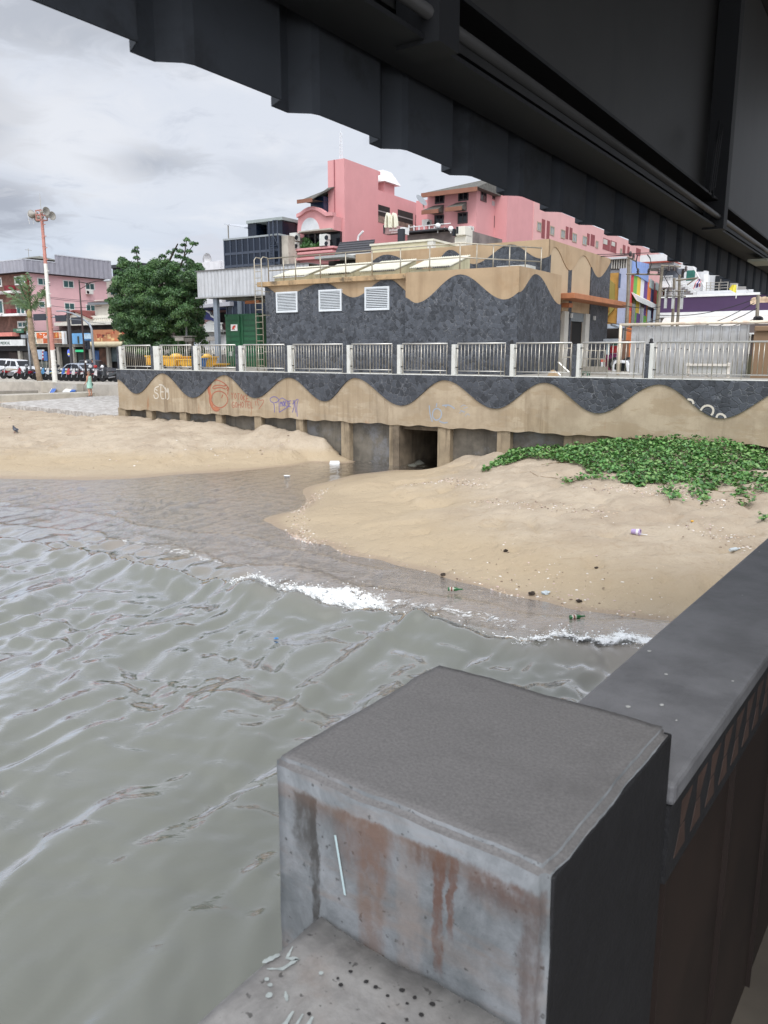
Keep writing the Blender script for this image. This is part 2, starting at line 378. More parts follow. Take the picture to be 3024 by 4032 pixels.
c = MIX(nt, RAMP(nt, nb.outputs[0], (.52, .72, 0, .4)), c, S(150, 130, 106))
ns_ = N(nt, 'ShaderNodeTexNoise', i_Scale=2.2, i_Detail=7.0, i_Roughness=.7, i_Distortion=1.2); nt.links.new(co, ns_.inputs['Vector'])
c = MIX(nt, RAMP(nt, ns_.outputs[0], (.52, .70, 0, .45)), c, S(150, 130, 106))
hn = M2(nt, 'ADD', ah, M2(nt, 'MULTIPLY_ADD', na.outputs[0], .22, -.11))
c = MIX(nt, RAMP(nt, hn, (.62, .28, 0, .75)), c, S(174, 156, 128))
c = MIX(nt, RAMP(nt, M2(nt, 'ADD', ah, M2(nt, 'MULTIPLY_ADD', na.outputs[0], .05, -.025)), (.06, .012, 0, .85)), c, S(158, 140, 120))
nt.links.new(c, b.inputs['Base Color']); nt.links.new(RAMP(nt, hn, (.06, .22, .35, .95)), b.inputs['Roughness']); b.inputs['Specular IOR Level'].default_value = .25
nd_ = N(nt, 'ShaderNodeTexNoise', i_Scale=4.2, i_Detail=3.0, i_Roughness=.5); nt.links.new(co, nd_.inputs['Vector'])
hh_ = M2(nt, 'SUBTRACT', nb.outputs[0], M2(nt, 'MULTIPLY', RAMP(nt, nd_.outputs[0], (.48, .82, 0, 1)), 1.3))
bp = N(nt, 'ShaderNodeBump', i_Strength=.7, i_Distance=.035); nt.links.new(hh_, bp.inputs['Height']); nt.links.new(bp.outputs[0], b.inputs['Normal'])
gx = axis(-24, 17, .12, 1500); gy = axis(3, 41, .12, 1500); GX, GY = np.meshgrid(gx, gy); GZ = ground_z(GX, GY)
ground = grid_mesh('ground', GX, GY, GZ, sand, attrs={'hz': GZ}); tag(ground, kind='structure')

# ---- the sea and the stream out of the culvert
ridge_px = [(-500, 2065), (0, 2122), (330, 2170), (600, 2250), (910, 2300), (1200, 2370), (1510, 2415), (1820, 2485), (2100, 2535), (2520, 2570), (2800, 2620)]
ridge = np.array([atz(u, v, .1)[:2] for u, v in ridge_px])
def along(poly, x, y):
    """(signed distance, arc length) to a polyline; positive on its far side"""
    best = np.full(x.shape, 1e9); sg = np.zeros(x.shape); arc = np.zeros(x.shape); L = 0
    for (ax, ay), (bx, by) in zip(poly, poly[1:]):
        dx, dy = bx-ax, by-ay; l = math.hypot(dx, dy); t = np.clip(((x-ax)*dx+(y-ay)*dy)/l/l, 0, 1)
        d = np.hypot(x-ax-t*dx, y-ay-t*dy); s = np.sign(dx*(y-ay)-dy*(x-ax)); m = d < best
        best = np.where(m, d, best); sg = np.where(m, s, sg); arc = np.where(m, L+t*l, arc); L += l
    return best*sg, arc
ridge_len = float(np.sum(np.hypot(*np.diff(ridge, axis=0).T)))
wr = np.random.default_rng(21); COMPS = []
for i in range(44):
    lam = 3.4*(.16/3.4)**((i+wr.random())/44); th = math.radians(-30+wr.normal()*13 if i % 3 else 50+wr.normal()*22); 
    COMPS.append((2*math.pi/lam*math.cos(th), 2*math.pi/lam*math.sin(th), wr.random()*6.28, lam/6.28*(.036 if lam > 1.2 else .078 if lam > .45 else .068 if lam > .26 else .045), lam))
def sea_z(x, y, gnd):
    wx = x+.55*(vnoise(x*.55, y*.55, 31)-.5)+.22*(vnoise(x*1.5, y*1.5, 33)-.5); wy = y+.55*(vnoise(x*.55+9, y*.55, 32)-.5)+.22*(vnoise(x*1.5, y*1.5+5, 34)-.5)
    z = np.zeros(x.shape)
    dep = np.clip(-gnd, 0, 5); da = .06+.94*sstep(.08, .6, dep); db = .22+.78*sstep(.05, .5, dep)
    for kx, ky, ph, a, lam in COMPS: z += a*np.sin(kx*wx+ky*wy+ph)*(da if lam > .8 else db)
    gust = .55+.75*vnoise(x*.35, y*.35, 40)
    z = z*sstep(-.01, .03, dep)*gust*sstep(120, 50, np.hypot(x, y))
    d, arc = along(ridge, x, y); d = d+.10*(vnoise(arc*1.6, arc*0+2, 41)-.5)
    amp = .24*(.45+.75*vnoise(arc*.32, arc*0+.5, 42))
    z += amp*np.where(d < 0, np.exp(-(d/.55)**2), np.exp(-(d/.13)**2))
    d2 = d-1.3-.5*(vnoise(arc*.8, arc*0, 43)); z += .035*np.where(d2 < 0, np.exp(-(d2/.35)**2), np.exp(-(d2/.07)**2))*sstep(0, .05, dep)
    d3 = d-2.5-.9*(vnoise(arc*.5, arc*0, 44)); z += .03*np.where(d3 < 0, np.exp(-(d3/.3)**2), np.exp(-(d3/.06)**2))*sstep(0, .05, dep)
    return z, dep
an = np.concatenate([np.radians(np.arange(-180, -40, 8)), np.radians(np.linspace(-40, 36, 620)), np.radians(np.arange(44, 181, 8))])
rr = np.concatenate([[.3, .8], np.geomspace(1.5, 62, 620), np.geomspace(75, 1500, 9)])
AN, RR = np.meshgrid(an, rr); SX = RR*np.sin(AN); SY = RR*np.cos(AN)
SG = ground_z(SX, SY, False); SZ, SD = sea_z(SX, SY, SG)
SZ = np.where(SG > .22, -.25, SZ)
wm = bpy.data.materials.new('sea_water'); wm.use_nodes = True; nt = wm.node_tree; b = nt.nodes['Principled BSDF']
co = N(nt, 'ShaderNodeTexCoord').outputs['Object']; dp = N(nt, 'ShaderNodeAttribute', attribute_name='depth').outputs['Fac']
na = N(nt, 'ShaderNodeTexNoise', i_Scale=.5, i_Detail=4.0); nt.links.new(co, na.inputs['Vector'])
dn = M2(nt, 'ADD', dp, M2(nt, 'MULTIPLY_ADD', na.outputs[0], .2, -.1))
c = MIX(nt, RAMP(nt, dn, (.12, .75, 0, 1)), (.285, .242, .205), (.170, .176, .150))
mp = N(nt, 'ShaderNodeMapping'); mp.inputs['Rotation'].default_value = (0, 0, .5); mp.inputs['Scale'].default_value = (1, 2.6, 1); nt.links.new(co, mp.inputs[0])
nb = N(nt, 'ShaderNodeTexNoise', i_Scale=9.0, i_Detail=4.0, i_Roughness=.5, i_Distortion=.6); nt.links.new(mp.outputs[0], nb.inputs['Vector'])
sh = RAMP(nt, dp, (.5, .1, .1, 1))
bp = N(nt, 'ShaderNodeBump', i_Distance=.03); nt.links.new(nb.outputs[0], bp.inputs['Height']); nt.links.new(M2(nt, 'MULTIPLY_ADD', sh, .5, .04), bp.inputs['Strength']); nrm = bp.outputs[0]
df_ = N(nt, 'ShaderNodeBsdfDiffuse'); nt.links.new(c, df_.inputs['Color']); nt.links.new(nrm, df_.inputs['Normal'])
tr0 = N(nt, 'ShaderNodeBsdfTransparent'); mx0 = N(nt, 'ShaderNodeMixShader'); nt.links.new(RAMP(nt, dp, (.0, .09, .3, 1)), mx0.inputs[0]); nt.links.new(tr0.outputs[0], mx0.inputs[1]); nt.links.new(df_.outputs[0], mx0.inputs[2])
gl_ = N(nt, 'ShaderNodeBsdfGlossy', i_Roughness=.03); nt.links.new(nrm, gl_.inputs['Normal'])
fz_ = N(nt, 'ShaderNodeFresnel', i_IOR=1.33); nt.links.new(nrm, fz_.inputs['Normal'])
mx1 = N(nt, 'ShaderNodeMixShader'); nt.links.new(M2(nt, 'MULTIPLY_ADD', fz_.outputs[0], 2.5, M2(nt, 'MULTIPLY_ADD', fz_.outputs[0], 4.2, -.34, clamp=True), clamp=True), mx1.inputs[0]); nt.links.new(mx0.outputs[0], mx1.inputs[1]); nt.links.new(gl_.outputs[0], mx1.inputs[2])
nt.links.new(mx1.outputs[0], nt.nodes['Material Output'].inputs['Surface'])
water = grid_mesh('water', SX, SY, SZ, wm, attrs={'depth': SD}); tag(water, kind='structure')

# ---- breaking foam: a torn lacy sheet with flecks of spray over it
foam_m = mat('foam', (.86, .87, .86), .6, var=.04, bump=.3, bs=40)
nt = foam_m.node_tree; b = nt.nodes['Principled BSDF']; co = N(nt, 'ShaderNodeTexCoord').outputs['Object']; ak = N(nt, 'ShaderNodeAttribute', attribute_name='k').outputs['Fac']
fa = N(nt, 'ShaderNodeTexNoise', i_Scale=9.0, i_Detail=8.0, i_Roughness=.75, i_Distortion=.8); nt.links.new(co, fa.inputs['Vector'])
nt.links.new(RAMP(nt, M2(nt, 'ADD', M2(nt, 'MULTIPLY', ak, .42), M2(nt, 'MULTIPLY_ADD', fa.outputs[0], 1.5, -.75)), (.10, .38, 0, 1)), b.inputs['Alpha'])
def arc_at(u):
    q = min(range(len(ridge)-1), key=lambda i: 0 if ridge_px[i][0] <= u <= ridge_px[i+1][0] else 1)
    f = (u-ridge_px[q][0])/(ridge_px[q+1][0]-ridge_px[q][0]); L = float(np.sum(np.hypot(*np.diff(ridge[:q+1], axis=0).T))) if q else 0
    return L+f*float(np.hypot(*(ridge[q+1]-ridge[q])))
def ridge_pt(a, off):
    L = 0
    for p, q in zip(ridge, ridge[1:]):
        l = float(np.hypot(*(q-p)))
        if a <= L+l or (q is ridge[-1]):
            t = (a-L)/l; d = (q-p)/l; return p+(q-p)*t+np.array([-d[1], d[0]])*off
        L += l
    return ridge[-1]
def foam(u0, u1, w0, w1, thick, seed, n, thr, dens=1.0):
    a0, a1 = arc_at(u0), arc_at(u1); A = np.linspace(a0, a1, int((a1-a0)/.018)); B = np.linspace(0, 1, 40); r = np.random.default_rng(seed)
    P = np.zeros((len(A), len(B), 3)); K = np.zeros((len(A), len(B)))
    for i, a in enumerate(A):
        e = math.sin(math.pi*(i+.5)/len(A))**.45; lo = w0; hi = lo+(w1-w0)*e*(.6+.8*vnoise(np.array(a*3.0), np.array(1.0*seed)))
        p0 = ridge_pt(a, lo); p1 = ridge_pt(a, hi); P[i, :, 0] = p0[0]+(p1[0]-p0[0])*B; P[i, :, 1] = p0[1]+(p1[1]-p0[1])*B
        K[i] = e
    X, Y = P[..., 0], P[..., 1]; g = ground_z(X, Y, False); z, dep = sea_z(X, Y, g)
    nz = .5*vnoise(X*9, Y*9, seed)+.3*vnoise(X*22, Y*22, seed+1)+.2*vnoise(X*50, Y*50, seed+2)
    P[..., 2] = np.maximum(z, g)+.012+thick*np.maximum(0, nz-.25)*K*(1-.6*B[None, :])
    keep = nz > (thr-.22+.16*np.abs(B-.35)[None, :]*2-.12*K)
    idx = np.arange(X.size).reshape(X.shape); q = np.stack([idx[:-1, :-1], idx[1:, :-1], idx[1:, 1:], idx[:-1, 1:]], -1)
    q = q[keep[:-1, :-1] & keep[1:, 1:]]
    V = P.reshape(-1, 3); vs = [V]; fs = [q]
    kk_ = dens*np.repeat(K[:, :], 1, 1)*np.clip(np.minimum(B, 1-B)*4, 0, 1)[None, :]
    bb = MB().ell((0, 0, 0), 1, 6, 4); bv = np.array(bb.v); off = len(V)
    bf = np.array([f for f in bb.f if len(f) == 4])
    for k in range(n):
        i, j = r.integers(len(A)), min(39, int(abs(r.normal(.35, .3))*39)); s = .003+.011*r.random()**3
        c = P[i, j]+np.array([r.normal()*.03, r.normal()*.03, abs(r.normal())*.05*K[i, j]])
        vs.append(bv*s*np.array([1.2, 1, .8])+c); fs.append(bf+off); off += len(bv)
    o = soup('wave_foam', np.concatenate(vs), np.concatenate(fs), foam_m, True)
    at = o.data.attributes.new('k', 'FLOAT', 'POINT'); kv = np.ones(len(o.data.vertices), np.float32)*2; kv[:kk_.size] = kk_.reshape(-1); at.data.foreach_set('value', kv); return o
f1 = foam(930, 1540, -.15, 1.2, .24, 51, 1500, .42); tag(f1, 'larger patch of white breaking foam mid water, nearest the beach tongue', 'foam', kind='stuff')
f2 = foam(2040, 2760, -.18, 1.05, .16, 61, 900, .43); tag(f2, 'white foam breaking on the sand beside the pier rail', 'foam', kind='stuff')
f3 = foam(1500, 2100, -.02, .05, .03, 71, 60, .52); tag(f3, 'thin white foam line joining the two breaking patches', 'foam', kind='stuff')

f4 = foam(200, 900, 1.2, 1.5, .004, 91, 0, .3, .30); tag(f4, 'faint broken foam line far left, between the wave and the stream', 'foam', kind='stuff')
f5 = foam(1250, 2050, .7, 1.15, .004, 95, 0, .3, .36); tag(f5, 'faint lacy foam trace on the shallow film below the near sand', 'foam', kind='stuff')
# ---- shells and flotsam
def proj(x, y, z):
    X, Y, Z = x, y, z-H; d = Y*math.cos(TH)-Z*math.sin(TH); h = Y*math.sin(TH)+Z*math.cos(TH)
    return 1512+F*X/d, 2016-F*h/d
def flakes(name, lines, n, cols, lo, hi, label, seed):
    r = np.random.default_rng(seed); V = []; Fc = []; mi = []; pts = []
    for line, wgt, sp in lines:
        w = [atz(u, v, .3)[:2] for u, v in line]; seg = [math.dist(a, b) for a, b in zip(w, w[1:])]; tot = sum(seg)
        for k in range(int(n*wgt)):
            s = r.random()*tot; i = 0
            while s > seg[i] and i < len(seg)-1: s -= seg[i]; i += 1
            t = s/seg[i]; x = w[i][0]+(w[i+1][0]-w[i][0])*t+r.normal()*sp; y = w[i][1]+(w[i+1][1]-w[i][1])*t+r.normal()*sp*1.6
            pts.append((x, y))
    P = np.array(pts); Z = ground_z(P[:, 0], P[:, 1])
    for (x, y), z in zip(pts, Z):
        s = lo+(hi-lo)*r.random()**2.5; a = r.random()*6.28; o = len(V); k = .35+.5*r.random(); h = s*(.25+.3*r.random())
        for dx, dy, dz in ((-1, -k, 0), (1, -k, 0), (1, k, 0), (-1, k, 0), (-.5, -k*.5, 1), (.6, -k*.4, 1), (.5, k*.5, 1), (-.6, k*.4, 1)):
            V.append((x+s*(dx*math.cos(a)-dy*math.sin(a)), y+s*(dx*math.sin(a)+dy*math.cos(a)), z-.002+dz*h))
        Fc += [(o+4, o+5, o+6, o+7), (o, o+1, o+5, o+4), (o+1, o+2, o+6, o+5), (o+2, o+3, o+7, o+6), (o+3, o, o+4, o+7)]; mi += [r.integers(len(cols))]*5
    ob = soup(name, np.array(V), np.array(Fc), None, False, cols, np.array(mi)); return tag(ob, label, 'shells', kind='stuff')
shm = [mat('shell_white', (.72, .68, .62), .6), mat('shell_tan', (.55, .42, .3), .7), mat('shell_brown', (.16, .11, .075), .8), mat('shell_pink', (.55, .42, .38), .6)]
shore = [(1130, 2060), (1180, 2075), (1300, 2135), (1480, 2188), (1700, 2243), (1900, 2300), (2150, 2358), (2400, 2405), (2640, 2435)]
flakes('shell_debris', [(shore, 1.0, .09), (shore, .5, .22), ([(1200, 2060), (1160, 2000), (1200, 1945), (1290, 1895)], .12, .12)], 5200, shm, .006, .028, 'band of broken shells and pebbles along the waterline of the near sand', 81)
flakes('shell_debris', [([(1600, 1905), (1720, 1915), (1900, 1948)], .25, .12), ([(2290, 2000), (2450, 2015), (2560, 2030), (2700, 2045), (2870, 2085)], .45, .14), ([(1880, 2000), (2050, 2040), (2300, 2075), (2400, 2095)], .2, .16), ([(2700, 2140), (2950, 2200)], .12, .22), ([(1900, 2240), (2100, 2310), (2600, 2400)], .3, .5), ([(2000, 2330), (2640, 2470)], .3, .25)], 2400, shm, .006, .03, 'scattered white shell fragments in streaks high on the near sand', 82)
flakes('shell_debris', [([(0, 1872), (120, 1880), (330, 1876), (560, 1862), (760, 1850), (1000, 1838)], 1, .12), ([(400, 1800), (900, 1790), (1250, 1790)], .3, .5), ([(0, 1700), (600, 1700)], .3, 1.0)], 380, shm, .012, .05, 'dark and white tide litter along the far sandbank waterline', 83)

# ---- beach morning glory
dense = [(1900, 1797), (2080, 1779), (2190, 1802), (2330, 1838), (2420, 1852), (2480, 1892), (2650, 1892), (2720, 1885), (2800, 1900), (2880, 1888), (3300, 1915), (3400, 1700), (2500, 1700), (2150, 1700), (1900, 1790)]
def inside(poly, u, v):
    c = False
    for (a, b), (d, e) in zip(poly, poly[1:]+poly[:1]):
        if (b > v) != (e > v) and u < (d-a)*(v-b)/(e-b)+a: c = not c
    return c
lr = np.random.default_rng(5); LP = []
while len(LP) < 13000:
    t = -19+20*lr.random(); p = 13+11.9*lr.random(); x, y = W.to(t, p)
    zg = 1.1; u, v = proj(x, y, zg)
    if inside(dense, u, v):
        edge = min(1, max(.15, (1890-v)/90)) if u > 2000 else .5
        if u < 2350: edge *= .55
        if vnoise(np.array(x*1.3), np.array(y*1.3), 77) < .22 and v > 1850: continue
        LP.append((x, y, .04+.26*edge*lr.random()))
for (u, v), n, s in (((2230, 1893), 30, .12), ((2290, 1892), 40, .12), ((2350, 1893), 40, .13), ((2410, 1882), 50, .15), ((2455, 1905), 60, .16), ((2540, 1910), 40, .18), ((2615, 1925), 60, .15), ((2640, 1950), 50, .13), ((2665, 1972), 24, .08), ((2735, 1948), 60, .14), ((2755, 1965), 40, .12), ((2700, 1930), 30, .14), ((2810, 1928), 40, .16), ((2890, 1935), 60, .16), ((2915, 1962), 60, .13), ((2930, 1985), 24, .07), ((3010, 1950), 80, .16), ((3015, 2036), 20, .07), ((2220, 1835), 50, .16), ((2310, 1850), 40, .14), ((2120, 1790), 40, .2)):
    q = atz(u, v, .85)
    for k in range(n): LP.append((q[0]+lr.normal()*s, q[1]+lr.normal()*s*1.5, .03+.1*lr.random()))
P = np.array(LP); PZ = ground_z(P[:, 0], P[:, 1])
n = len(P); base = np.array([(0, 0, 0), (-.42, .08, .12), (-.5, .62, .16), (0, .95, 0), (.5, .62, .16), (.42, .08, .12)])-np.array([0, .45, 0])
V = np.zeros((n, 6, 3)); sz = .062+.045*lr.random(n); yaw = lr.random(n)*6.28; tx = lr.normal(0, .4, n)+.3; ty = lr.normal(0, .4, n)
for i in range(n):
    a = base*sz[i]; c1, s1 = math.cos(tx[i]), math.sin(tx[i]); a = a@np.array([[1, 0, 0], [0, c1, s1], [0, -s1, c1]])
    c1, s1 = math.cos(ty[i]), math.sin(ty[i]); a = a@np.array([[c1, 0, -s1], [0, 1, 0], [s1, 0, c1]])
    c1, s1 = math.cos(yaw[i]), math.sin(yaw[i]); a = a@np.array([[c1, s1, 0], [-s1, c1, 0], [0, 0, 1]])
    V[i] = a+np.array([P[i, 0], P[i, 1], PZ[i]+P[i, 2]])
ix = np.arange(n)[:, None]*6; FA = np.concatenate([ix+np.array([0, 3, 2, 1]), ix+np.array([0, 5, 4, 3])]); mi = np.tile(lr.integers(0, 4, n), 2)
lm = [mat('vine_leaf_a', (.075, .20, .045), .45, var=.3, vs=3), mat('vine_leaf_b', (.12, .26, .065), .45, var=.3, vs=3), mat('vine_leaf_c', (.048, .13, .032), .45), mat('vine_leaf_d', (.18, .31, .095), .5)]
vine = soup('beach_vine', V.reshape(-1, 3), FA, None, False, lm, mi); tag(vine, 'green creeping vine carpeting the upper sand below the wall', 'ground cover', kind='stuff')
rb = MB()
for a, bq in (((2240, 1893), (2080, 1858)), ((2400, 1885), (2225, 1893)), ((2350, 1850), (2130, 1835)), ((2640, 1975), (2600, 1900)), ((2930, 1990), (2880, 1900)), ((2760, 1985), (2720, 1900)), ((2480, 1930), (2440, 1880)), ((3000, 1960), (2820, 1945))):
    A = atz(*a, .85); B = atz(*bq, .85); pts = []
    for k in range(7):
        x = lerp(A[0], B[0], k/6)+lr.normal()*.03; y = lerp(A[1], B[1], k/6)+lr.normal()*.05; pts.append((x, y, gz(x, y)+.02))
    rb.tube(pts, .006, 4)
rn = rb.build('vine_runner', mat('vine_stem', (.2, .12, .06), .7), fr=G); tag(rn, 'bare brown vine runners trailing over the sand', 'ground cover', kind='stuff')
# ================================================================== SEA WALL, FENCE
SL = slate('slate', 4.8); SL2 = slate('slate_close', 5.6, S(40, 43, 48), S(84, 88, 95), S(140, 141, 143))
def concrete_wall():
    """weathered tan render: vertical rain streaks, rust runs, patches of bare repair"""
    m = bpy.data.materials.new('wall_render'); m.use_nodes = True; nt = m.node_tree; b = nt.nodes['Principled BSDF']
    co = N(nt, 'ShaderNodeTexCoord').outputs['Object']
    def noise(scale, detail=6.0, rough=.65, dist=0.0):
        mp = N(nt, 'ShaderNodeMapping'); mp.inputs['Scale'].default_value = scale; nt.links.new(co, mp.inputs[0])
        n = N(nt, 'ShaderNodeTexNoise', i_Scale=1.0, i_Detail=detail, i_Roughness=rough, i_Distortion=dist); nt.links.new(mp.outputs[0], n.inputs['Vector']); return n.outputs[0]
    c = MIX(nt, RAMP(nt, noise((.8, .8, .8)), (.35, .65, 0, 1)), S(158, 142, 119), S(180, 164, 140))
    c = MIX(nt, RAMP(nt, noise((.35, .5, 1.1), 9, .7), (.5, .53, 0, .55)), c, S(158, 139, 112))
    big = RAMP(nt, noise((.28, .28, .1), 3, .5), (.40, .62, .12, 1))
    c = MIX(nt, M2(nt, 'MULTIPLY', big, RAMP(nt, noise((2.6, 2.6, .22), 6, .7), (.47, .70, 0, .75))), c, S(112, 92, 68))
    c = MIX(nt, M2(nt, 'MULTIPLY', big, RAMP(nt, noise((6, 6, .4), 6, .7), (.5, .70, 0, .6))), c, S(86, 72, 56))
    c = MIX(nt, RAMP(nt, noise((1.6, 1.6, .3), 5, .6, .3), (.63, .72, 0, .6)), c, S(150, 98, 58))
    c = MIX(nt, RAMP(nt, noise((14, 14, 14), 4, .6), (.6, .75, 0, .35)), c, S(110, 95, 75))
    nt.links.new(c, b.inputs['Base Color']); b.inputs['Roughness'].default_value = .9
    bp = N(nt, 'ShaderNodeBump', i_Strength=.35, i_Distance=.02); nt.links.new(noise((18, 18, 18)), bp.inputs['Height']); nt.links.new(bp.outputs[0], b.inputs['Normal'])
    return m
WALLM = concrete_wall()
PILEM = mat('pile_concrete', S(150, 135, 112), .9, var=.2, streak=.7, sc=S(90, 78, 62), sfreq=5, bump=.3)
BASEM = mat('base_concrete', S(104, 98, 88), .85, var=.3, vs=1.5, streak=.6, sc=S(60, 57, 52), grime=.6, gc=S(128, 130, 134), gs=.8, bump=.4)
PW = 25.0
def wt(u, v=1500, p=PW): return W.hp(u, v, p)[0]
def wz(u, v, p=PW): return W.hp(u, v, p)[1]
WT0, WT1 = wt(463), 6.0
ZT, ZB = 3.385, 1.54
wave_px = [(463, 1494), (538, 1550), (641, 1470), (761, 1566), (886, 1477), (1005, 1567), (1140, 1487), (1281, 1580), (1398, 1488), (1582, 1597), (1753, 1497), (1950, 1609), (2146, 1507), (2354, 1627), (2598, 1514), (2836, 1647), (3130, 1524), (3400, 1660), (3700, 1530)]
wave = [(wt(u, v), wz(u, v)) for u, v in wave_px]
sw = thing('sea_wall', (WT0, PW, 0), 'long tan concrete sea wall with wavy slate band, painted with graffiti', 'sea wall')
xs = np.linspace(WT0, WT1, 520); wl = [(x, cosi(wave, x)) for x in xs]
MB().strip_y([(x, ZT) for x in xs], wl, PW-.05, PW+.08).build('slate_band', SL, sw)
MB().strip_y(wl, [(x, ZB+.02*math.sin(x*3)+.02*math.sin(x*7.3)) for x in xs], PW, PW+.081).build('rendered_panel', WALLM, sw)
MB().box(WT0, WT1, PW+.081, PW+.3, ZB+.05, ZT-.002).build('wall_core', BASEM, sw)
MB().box(WT0+.02, WT1, PW-.052, PW+.28, ZT, ZT+.022).build('coping', mat('white_coping', S(214, 214, 208), .7, var=.1, vs=4, grime=.5, gc=S(150, 148, 140), gs=2.5), sw)
# recessed base with the culvert mouth
c0, c1 = wt(1570, 1750), wt(1720, 1750); PB = PW+.32
MB().box(WT0, c0-.3, PB, PB+.3, -1, ZB+.05).box(c1+.3, WT1, PB, PB+.3, -1, ZB+.05).box(c0-.3, c1+.3, PB, PB+.3, ZB-.06, ZB+.05).build('base_panel', BASEM, sw)
cz = ZB-.06; cl_ = MB()
cl_.box(c0-.28, c0, PW+.02, PW+9, -1, cz).box(c1, c1+.28, PW+.33, PW+9, -1, cz).box(c0, c1, PW+.33, PW+9, cz-.12, cz).box(c0, c1, PW+8.8, PW+9, -1, cz)
cl_.build('culvert', mat('culvert_concrete', S(110, 98, 82), .9, var=.3, streak=.6, sc=S(60, 52, 44), bump=.3), sw)
lt = wt(2210, 1720), wt(2520, 1720)
MB().box(lt[0], lt[1], PB-.08, PB-.001, .4, ZB+.03).build('patched_panel', PILEM, sw, label='paler rendered patch of the base')
pile0 = None
for u0, u1 in ((465, 497), (574, 596), (705, 731), (846, 870), (998, 1025), (1162, 1190), (1339, 1371), (1529, 1570), (1720, 1769), (1955, 2007), (2535, 2565)):
    MB().box(wt(u0, 1680), wt(u1, 1680), PW+.06, PB+.02, -.9, ZB+.06).build('pile', PILEM, sw, bevel=.012)
# graffiti: paint strokes 4 mm off the render
GW = flat(202, 194, 180, .8); GR = flat(158, 98, 76, .8); GV = flat(110, 100, 146, .8); GB = flat(150, 160, 172, .8)
def strokes(name, m, lists, w=.035, p=PW-.004, lab=None, smooth=2):
    b = MB()
    for L in lists:
        pts = [(wt(u, v, p), p, wz(u, v, p)) for u, v in L]
        for _ in range(smooth):
            if len(pts) > 2:
                o = [pts[0]]
                for a, c in zip(pts, pts[1:]): o += [tuple(lerp(a[i], c[i], .25) for i in range(3)), tuple(lerp(a[i], c[i], .75) for i in range(3))]
                pts = o+[pts[-1]]
        b.ribbon(pts, w)
    return b.build(name, m, sw, label=lab)
def z2(L, x0=400, y0=1250, k=1.8433): return [(x0+a/k, y0+b/k) for a, b in L]
strokes('graffiti', GW, [z2(q) for q in ([(415, 500), (385, 510), (382, 545), (410, 552), (412, 585), (385, 590), (378, 560)], [(390, 520), (405, 530)], [(430, 490), (428, 590), (455, 590)], [(430, 490), (455, 500)], [(430, 540), (450, 540)], [(465, 590), (460, 490), (478, 560), (480, 495), (492, 585), (475, 595)], [(415, 490), (440, 485), (462, 520)])], .05, lab='white SEN tag')
strokes('graffiti', GR, [z2(q) for q in ([(775, 480), (770, 530), (785, 560), (780, 600), (800, 660), (830, 685), (860, 665)], [(790, 500), (800, 465), (835, 450), (880, 470), (905, 490)], [(805, 515), (815, 495), (860, 490), (890, 500), (905, 485), (900, 500)], [(810, 518), (860, 505), (900, 520)], [(795, 600), (805, 550), (850, 530), (900, 550), (920, 600), (900, 640), (860, 660), (815, 640), (795, 600)], [(870, 585), (880, 560)], [(905, 520), (915, 500), (925, 520), (910, 530)], [(905, 490), (920, 510), (915, 560)])], .05, lab='red line face')
strokes('graffiti', mat('red_wash', S(172, 112, 84), .9), [z2(q) for q in ([(782, 500), (780, 540), (792, 570), (788, 610), (805, 650)], [(805, 660), (850, 668)])], .16, PW-.0025, lab='faded red wash')
lets = {'Y': [[(0, 1), (.5, .5), (1, 1)], [(.5, .5), (.4, 0)]], 'O': [[(.5, 1), (0, .5), (.5, 0), (1, .5), (.5, 1)]], 'T': [[(0, 1), (1, 1)], [(.5, 1), (.5, 0)]], 'K': [[(0, 1), (0, 0)], [(1, 1), (0, .5), (1, 0)]], 'E': [[(1, 1), (0, 1), (0, 0), (1, 0)], [(0, .5), (.8, .5)]], 'G': [[(1, .9), (.4, 1), (0, .5), (.4, 0), (1, .1), (1, .45), (.6, .45)]], 'H': [[(0, 1), (0, 0)], [(1, 1), (1, 0)], [(0, .5), (1, .5)]], 'L': [[(0, 1), (0, 0), (.9, 0)]], 'M': [[(0, 0), (.1, 1), (.5, .4), (.9, 1), (1, 0)]], 'R': [[(0, 0), (0, 1), (.9, .8), (0, .5), (1, 0)]], 'S': [[(1, .9), (.3, 1), (.1, .7), (.9, .35), (.7, 0), (0, .1)]], 'N': [[(0, 0), (0, 1), (1, 0), (1, 1)]], 'A': [[(0, 0), (.5, 1), (1, 0)], [(.2, .4), (.8, .4)]]}
def word(s, x0, y0, w, h, gap=.25, k=0, dy=0):
    out = []
    for i, ch in enumerate(s):
        for L in lets[ch]: out.append(z2([(x0+i*w*(1+gap)+a*w, y0+dy*i+h*(1-bq)) for a, bq in L]))
    return out
strokes('graffiti', GR, word('YOTOKE', 940, 545, 17, 45, .3, dy=4)+word('GOHOTEL', 945, 612, 18, 45, .28)+[z2(q) for q in ([(1140, 640), (1125, 600), (1140, 590), (1150, 605), (1175, 595), (1175, 620), (1140, 665)], [(1120, 640), (1115, 605)])], .03, smooth=1, lab='red lettering reading YOTOKE GOHOTEL with a heart')
strokes('graffiti', GV, [z2(q) for q in ([(1255, 690), (1253, 620), (1225, 610), (1222, 585), (1255, 572), (1285, 590), (1280, 612), (1253, 620)], [(1290, 690), (1285, 568), (1385, 630), (1290, 688)], [(1385, 630), (1432, 580), (1415, 640), (1420, 720)], [(1390, 600), (1400, 640), (1385, 690)], [(1400, 600), (1410, 690)])]+word('MORSE', 1296, 605, 13, 42, .25), .035, smooth=1, lab='violet MORSE tag with balloon and arrow')
z6 = lambda L: z2(L, 1000, 1000, 1.659)
